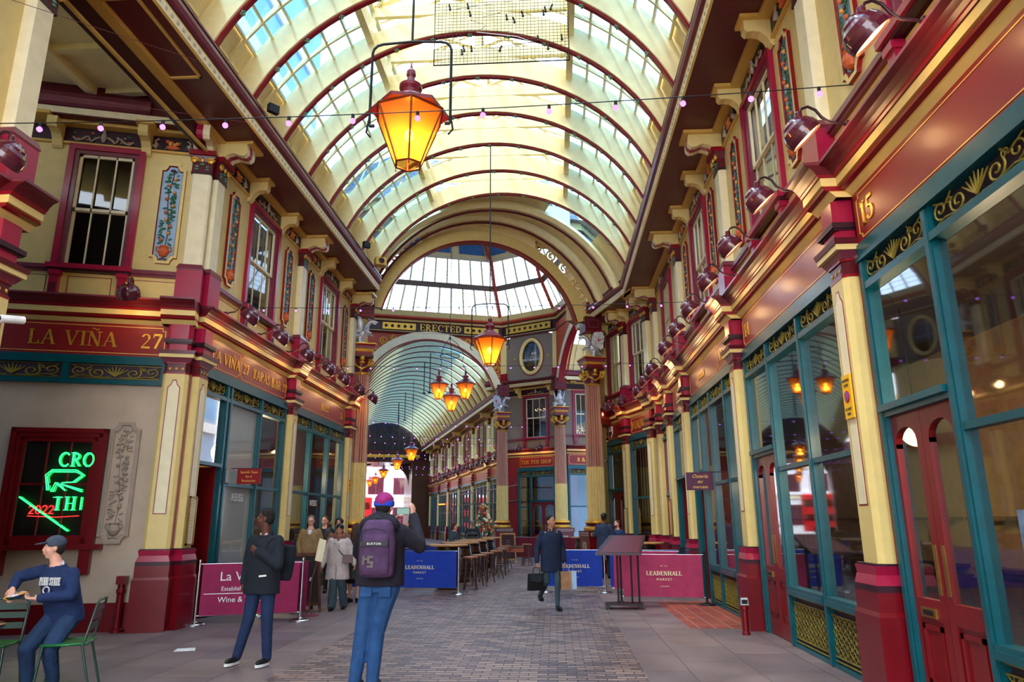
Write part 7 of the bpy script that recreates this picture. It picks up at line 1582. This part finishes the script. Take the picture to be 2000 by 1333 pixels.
# 2 man photographing, seen from behind
def ex2(t, J, P, Rh):
    q = MB(); q.ell(P(0, .01, .055), (.092, .108, .088), 0, 16, 10, Rh); o = remesh_obj(q, 'beanie', ['beanr'], .01, t, smooth=1); q = MB(); q.lathe([(.09, 0), (.1, .015), (.1, .045), (.09, .06)], n=20, m=0); c = P(0, .01, 0); q.build('beanie_cuff', ['beanb'], o, tuple(c))
    for s_ in (-1, 1): q = MB(); q.tube([(s_ * .1, .16, 1.42), (s_ * .13, .03, 1.5), (s_ * .12, -.12, 1.4), (s_ * .12, -.12, 1.2)], .02, 6, 0, flat=.4); q.build('strap', ['bpack'], t)
    for s_ in (-1, 1): q = MB(); q.box(s_ * .09 - .055, s_ * .09 + .055, .115, .125, .84, .95); q.build('back_pocket', ['jeansb'], t)
person('tall man with purple backpack and beanie photographing, seen from behind', -1.78, 7.42, -.06, 1.93,
       dict(head=(0, -.04, 1.66), shL=(.19, .0, 1.44), shR=(-.19, .0, 1.44), elR=(-.3, -.2, 1.28), haR=(-.17, -.38, 1.5), elL=(.3, -.2, 1.28), haL=(.1, -.36, 1.52), knL=(.13, .0, .52), anL=(.16, .06, .1), knR=(-.03, -.02, .52), anR=(-.02, .02, .1), hipL=(.1, 0, .94), hipR=(-.08, 0, .94)) if 0 else
       dict(head=(0, -.04, 1.65), shL=(.185, .0, 1.42), shR=(-.185, .0, 1.42), elR=(-.34, -.12, 1.28), haR=(-.2, -.36, 1.55), elL=(.28, -.16, 1.22), haL=(.02, -.36, 1.48), knL=(.15, .0, .52), anL=(.19, .04, .1), knR=(.02, -.02, .52), anR=(.03, .02, .1)),
       dict(m='blackjk', hem=.93, f=1.2, hood=True, sm=2), dict(m='jeansb', w=(.105, .078, .06)), 'black', 'skin1', ('short', 'hairb'), vox=.0095, extra=ex2, hands=(.7, .5), hd=dict(R=(Vector((.1, 0, 1)), Vector((1, -.3, 0))), L=(Vector((-.5, 0, .8)), Vector((-1, 0, 0))))).rotation_euler[2] = PI - .1
t = thing('backpack', 'purple backpack with black strap and pale logo on the photographing man', 'backpack', (-1.76, 7.17, 1.36), 0)
q = MB(); loft(q, [(0, .0, z, w_, d) for z, w_, d in ((-.27, .13, .06), (-.25, .165, .09), (-.1, .178, .11), (.08, .175, .11), (.2, .16, .1), (.26, .13, .08), (.28, .09, .05))]); remesh_obj(q, 'pack_body', ['bpack'], .009, t, smooth=2)
q = MB(); loft(q, [(0, -.08, z, w_, d) for z, w_, d in ((-.24, .13, .03), (-.2, .14, .05), (0, .14, .055), (.12, .135, .05), (.14, .12, .03))]); remesh_obj(q, 'front_pocket', ['bpack'], .009, t, smooth=2)
q = MB(); q.box(-.135, .135, -.15, -.13, .03, .075); q.build('strap_band', ['black'], t); q = MB(); sans(q, 'BURTON', 0, .043, .022, -.152, 0, sp=1.2); q.build('lettering', ['white'], t)
q = MB(); q.polyxz([(-.11, -.14), (-.085, -.14), (-.085, -.1), (-.05, -.1), (-.05, -.08), (-.085, -.08), (-.085, -.06), (-.11, -.06)], -.145, -.135); q.polyxz([(-.06, -.17), (0, -.17), (0, -.11), (-.035, -.11), (-.035, -.08), (0, -.08), (0, -.06), (-.06, -.06), (-.06, -.13), (-.025, -.13), (-.025, -.15), (-.06, -.15)], -.146, -.136)
q.build('pale_logo', ['hairg'], t); q = MB(); q.tube([(-.05, -.02, .27), (0, -.03, .31), (.05, -.02, .27)], .01, 6, 0); q.build('grab_loop', ['black'], t)
q = MB(); q.tube([(-.12, -.145, .16 + 0), (-.13, -.14, .05)], .004, 4, 0); q.tube([(-.12, -.135, .17), (0, -.14, .2), (.12, -.135, .17)], .004, 4, 0); q.build('zip', ['black'], t)
t = thing('mobile_phone', 'phone held up sideways by the man with the purple backpack', 'phone', (-1.66, 7.86, 1.73), .05); q = MB(); q.box(-.075, .075, -.004, .004, -.038, .038); q.build('case', ['black'], t); q = MB(); q.box(-.068, .068, -.006, -.004, -.033, .033); q.build('screen', ['screenm'], t) if M.setdefault('screenm', emis('phone_screen', (130, 160, 150), .6)) else None

# 3 man in navy coat walking with two bags
def ex3(t, J, P, Rh):
    q = MB(); limb(q, [J['neck'] + Vector((-.03, -.05, 0)), J['neck'] + Vector((.0, -.12, -.14)), J['neck'] + Vector((.03, -.05, 0))], [.02, .012, .02]); q.build('collar', ['black'], t)
    for k in range(3): q = MB(); q.ell((.03, -.152, 1.16 - k * .13), (.011, .005, .011), 0, 8, 5); q.build('coat_button', ['black'], t)
person('man in navy overcoat striding, briefcase in one hand, paper bags in other', -.1, 14.12, .35, 1.75,
       dict(haR=(-.3, -.02, .9), elR=(-.27, .05, 1.16), haL=(.27, -.02, .9), elL=(.27, .06, 1.16), knL=(.08, -.12, .53), anL=(.06, -.16, .09), knR=(-.1, -.02, .53), anR=(-.12, .36, .22)),
       dict(m='coatn', hem=.7, f=1.08, flare=.6, collar=True, name='overcoat'), dict(m='slate', w=(.09, .062, .045)), 'black', 'skin3', ('short', 'hairb'), yaw=.45, vox=.0105, extra=ex3, hands=(1.1, 1.1))
t = thing('briefcase', 'dark flap briefcase held by the man in navy overcoat', 'briefcase', (-.38, 14.08, .52), .5); q = MB(); q.frus((.17, .06), (.16, .045), -.17, .13, 0); q.build('case_body', ['black'], t); q = MB(); q.polyxz([(-.165, .14), (.165, .14), (.165, .02), (0, -.03), (-.165, .02)], -.066, -.05); q.build('flap', ['leather'], t); q = MB(); q.tube([(-.07, 0, .13), (-.06, 0, .24), (.06, 0, .24), (.07, 0, .13)], .01, 6, 0); q.build('handle', ['black'], t)
for dx, m_, n_, y_ in ((.0, 'bagbr', 'brown paper bag held by the man in navy overcoat', 0), (.1, 'blue', 'pale blue patterned paper bag beside the brown one', .04)):
    t = thing('paper_bag', n_, 'bag', (.17 + dx, 14.1 + y_, .55), .2); q = MB(); q.frus((.1, .05), (.1, .035), -.18, .14, 0); q.build('bag_body', [m_], t); q = MB(); q.tube([(-.04, 0, .13), (-.03, 0, .22), (.03, 0, .22), (.04, 0, .13)], .004, 5, 0); q.build('handle', [m_], t)

# 4 young man in navy sweatshirt holding food tray
def ex4(t, J, P, Rh):
    cap(t, P, Rh, 'capg')
    q = MB(); limb(q, [J['neck'] + Vector((-.06, -.0, -.01)), J['neck'] + Vector((0, .05, .01)), J['neck'] + Vector((.06, -.0, -.01))], [.022, .024, .022]); remesh_obj(q, 'shirt_collar', ['whitesh'], .01, t, smooth=1)
    l = MB(); serif(l, 'PENN STATE', 0, 0, .08, 0, 0, wx=.42, bold=1.3, dep=.012); l.build('lettering', ['white'], t, (.03, -.178, 1.05)); l = MB(); l.tube([(.04 * math.cos(k * PI / 6), 0, .035 * math.sin(k * PI / 6)) for k in range(12)], .008, 5, 0, True, True); l.build('paw_emblem', ['whitesh'], t, (.0, -.185, 1.0))
person('young man in navy sweatshirt and cap, half seated, holding a foil tray', -5.18, 7.5, -.15, 1.72,
       dict(pelvis=(.03, .08, .74), waist=(.02, .03, .88), chest=(0, -.03, 1.1), neck=(-.02, -.06, 1.27), head=(-.06, -.1, 1.43), shL=(.17, -.04, 1.165), shR=(-.19, -.06, 1.19), elL=(.26, -.12, .95), haL=(.02, -.3, .93), elR=(-.42, -.14, 1.13), haR=(-.29, -.32, 1.03),
            hipL=(.12, .06, .72), hipR=(-.06, .06, .72), knL=(.16, -.2, .42), anL=(.1, -.02, .08), knR=(-.1, -.22, .42), anR=(-.14, -.1, .08)),
       dict(m='sweat', hem=.66, f=1.1, name='sweatshirt', sm=3, cuff=.03), dict(m='joggers', w=(.11, .085, .06)), 'black', 'skin1', ('short', 'hairb'), yaw=-.75, vox=.0095, extra=ex4, hands=(.8, .5), hd=dict(L=(Vector((-1, -.2, 0)), Vector((0, 0, 1))), R=(Vector((.35, -.5, -.75)), Vector((.3, -.3, -.9)))))
t = thing('foil_tray', 'foil tray of food in the young man\'s hand', 'food tray', (-5.42, 7.2, .90), 0); t.rotation_euler = (.25, -.1, 0); q = MB(); q.lathe([(.0, 0), (.07, 0), (.1, .035), (.105, .035), (.072, -.004), (0, -.004)], n=18, m=0); q.build('foil', ['steel'], t); q = MB(); rr = random.Random(2); [q.ell((rr.uniform(-.06, .06), rr.uniform(-.06, .06), .02), (.03, .03, .018), k % 2, 7, 5) for k in range(12)]; o = q.build('food', ['peach', 'whitesh'], t); o['kind'] = 'stuff'

# 5 woman in pale coat
def ex5(t, J, P, Rh):
    q = MB(); q.ell(P(0, .02, .06), (.092, .104, .08), 0, 14, 9, Rh); q.ell(P(0, .06, -.02), (.085, .06, .1), 0, 12, 8, Rh); remesh_obj(q, 'beanie', ['black'], .011, t, smooth=1); glasses(t, P)
    q = MB(); limb(q, [J['neck'] + Vector((-.07, -.02, -.0)), J['neck'] + Vector((0, -.08, -.03)), J['neck'] + Vector((.07, -.02, .0)), J['neck'] + Vector((0, .06, .01)), J['neck'] + Vector((-.07, -.02, 0))], [.04] * 5); limb(q, [J['neck'] + Vector((0, -.1, -.05)), J['neck'] + Vector((.03, -.15, -.2))], [.035, .03]); remesh_obj(q, 'scarf', ['scarf'], .012, t, smooth=2)
    q = MB(); q.tube([(-.12, .02, 1.45), (-.06, -.14, 1.38), (.06, -.165, 1.2), (.2, -.14, 1.05)], .018, 6, 0, flat=.4); q.build('bag_strap', ['trdk'], t); q = MB(); q.ell((.0, -.165, 1.08), (.014, .006, .014), 0, 8, 5); q.build('coat_button', ['black'], t)
    q = MB(); q.box(-.004, .004, -.185, -.17, .62, .9); q.build('coat_opening', ['trdk'], t)
person('woman in pale grey coat, black beanie and glasses walking', -4.2, 14.03, .1, 1.6,
       dict(haR=(-.33, -.05, .9), elR=(-.28, .03, 1.15), haL=(.36, -.08, .95), elL=(.29, .0, 1.17), knL=(.11, -.02, .52), anL=(.14, .15, .09), knR=(-.06, -.1, .52), anR=(-.07, -.1, .08)),
       dict(m='beige', hem=.62, f=1.22, flare=1.4, name='coat'), dict(m='slate', w=(.1, .09, .09)), 'black', 'skin3', None, vox=.0115, extra=ex5, hands=(.7, .7))
mb = MB(); mb.frus((.1, .05), (.09, .035), -.07, .08, 0); o = mb.build('shoulder_bag', ['bagdk'], None, (-3.98, 13.9, .93), .2) if M.setdefault('bagdk', mat('worn_brown_leather', (92, 66, 62), .5)) else None; tag(o, 'small brown shoulder bag on the woman in pale coat', 'bag')
# 6 man in tan jacket, 7 dark suit, 8 curly hair, 9 long hair
def ex6(t, J, P, Rh):
    glasses(t, P); q = MB(); loft(q, [(0, -.09, z, .055 + (.0 if z > 1.2 else .03), .06) for z in (.98, 1.1, 1.3, 1.46)]); remesh_obj(q, 'shirt', ['whitesh'], .014, t); q = MB(); q.box(-.15, .15, -.125, -.11, .95, .99); q.build('belt', ['black'], t)
person('grey haired man in open tan jacket, white shirt and glasses', -5.55, 16.3, .15, 1.79, dict(haL=(.22, -.08, .95), haR=(-.22, -.08, .95)), dict(m='tan', hem=.86, f=1.12), dict(m='trdk'), 'black', 'skin1', ('short', 'hairg'), pitch=.2, vox=.014, extra=ex6)
person('man in black coat and pale blue shirt behind the tan jacket man', -5.55, 17.3, .1, 1.79, {}, dict(m='black', hem=.75, f=1.12, collar=True), dict(m='trdk'), 'black', 'skin1', ('short', 'hairbr'), yaw=-.2, vox=.016, extra=lambda t, J, P, Rh: glasses(t, P))
person('person with dark curly hair behind the woman in pale coat', -4.75, 15.8, .1, 1.7, {}, dict(m='scarf', hem=.8, f=1.1), dict(m='cream2', w=(.1, .09, .1)), 'whitesh', 'skin3', ('curly', 'hairb'), vox=.016)
t9 = person('woman with very long brown hair seen from behind, black skirt', -4.22, 15.3, PI - .2, 1.62, {}, dict(m='tweed', hem=.85, f=1.05), None, 'black', 'skin1', ('long', 'hairbr'), vox=.014, extra=lambda t, J, P, Rh: remesh_obj((lambda q: (loft(q, [(0, 0, z, r_, r_ * .8) for z, r_ in ((.42, .19), (.6, .18), (.85, .17), (1.0, .15))]), q)[1])(MB()), 'skirt', ['black'], .016, t))
mb = MB(); mb.box(-.16, .16, -.05, .05, -.22, .16); t = thing('tote_bag', 'black tote bag with gold marks beside the long haired woman', 'bag', (-4.03, 14.85, .72), .2); mb.build('bag_body', ['black'], t); q = MB(); sans(q, '~~~', 0, .02, .03, -.052, 0); q.build('lettering', ['gold'], t); q = MB(); q.tube([(-.08, 0, .16), (-.05, 0, .34), (.05, 0, .34), (.08, 0, .16)], .006, 5, 0); q.build('handle', ['black'], t)
# 10 - 14 farther people
person('brown haired woman in dark coat turned left behind the blue banner', -4.3, 21.3, -.6, 1.68, {}, dict(m='blackjk', hem=.7, f=1.1, collar=True), dict(m='trdk'), 'black', 'skin1', ('bob', 'hairbr'), yaw=-.5, vox=.016)
person('brown haired woman in grey coat reading her phone at the high table', -3.25, 23.3, 1.2, 1.6, dict(haL=(.12, -.3, 1.15), haR=(-.12, -.3, 1.15), elL=(.25, -.05, 1.1), elR=(-.25, -.05, 1.1)), dict(m='grey', hem=.7, f=1.1), dict(m='trdk'), 'black', 'skin1', ('bob', 'hairbr'), pitch=.3, vox=.018)
person('man in black leather jacket and pale camouflage cap at the high table', -2.9, 25.4, .1, 1.68, dict(haL=(.18, -.25, 1.1), haR=(-.18, -.25, 1.1)), dict(m='leather', hem=.8, f=1.2), dict(m='trdk'), 'black', 'skin3', ('short', 'hairb'), vox=.018, extra=lambda t, J, P, Rh: cap(t, P, Rh, 'capc'))
person('tall man in dark blue suit and flat cap seen from behind', 1.42, 21.6, PI - .25, 1.86, dict(haL=(.15, -.25, 1.15), haR=(-.15, -.25, 1.15)), dict(m='suitb', hem=.62, f=1.15), dict(m='trdk'), 'black', 'skin4', ('short', 'hairb'), vox=.017, extra=lambda t, J, P, Rh: cap(t, P, Rh, 'black', False))
person('bearded man in blue jacket facing the tall man in flat cap', 1.85, 22.0, -.8, 1.66, {}, dict(m='sweat', hem=.8, f=1.12), dict(m='trdk'), 'black', 'skin1', ('short', 'hairbr'), yaw=-.3, vox=.017, extra=lambda t, J, P, Rh: remesh_obj((lambda q: (q.ell(P(0, -.05, -.07), (.055, .048, .04), 0, 10, 7, Rh), q)[1])(MB()), 'beard', ['hairbr'], .012, t))
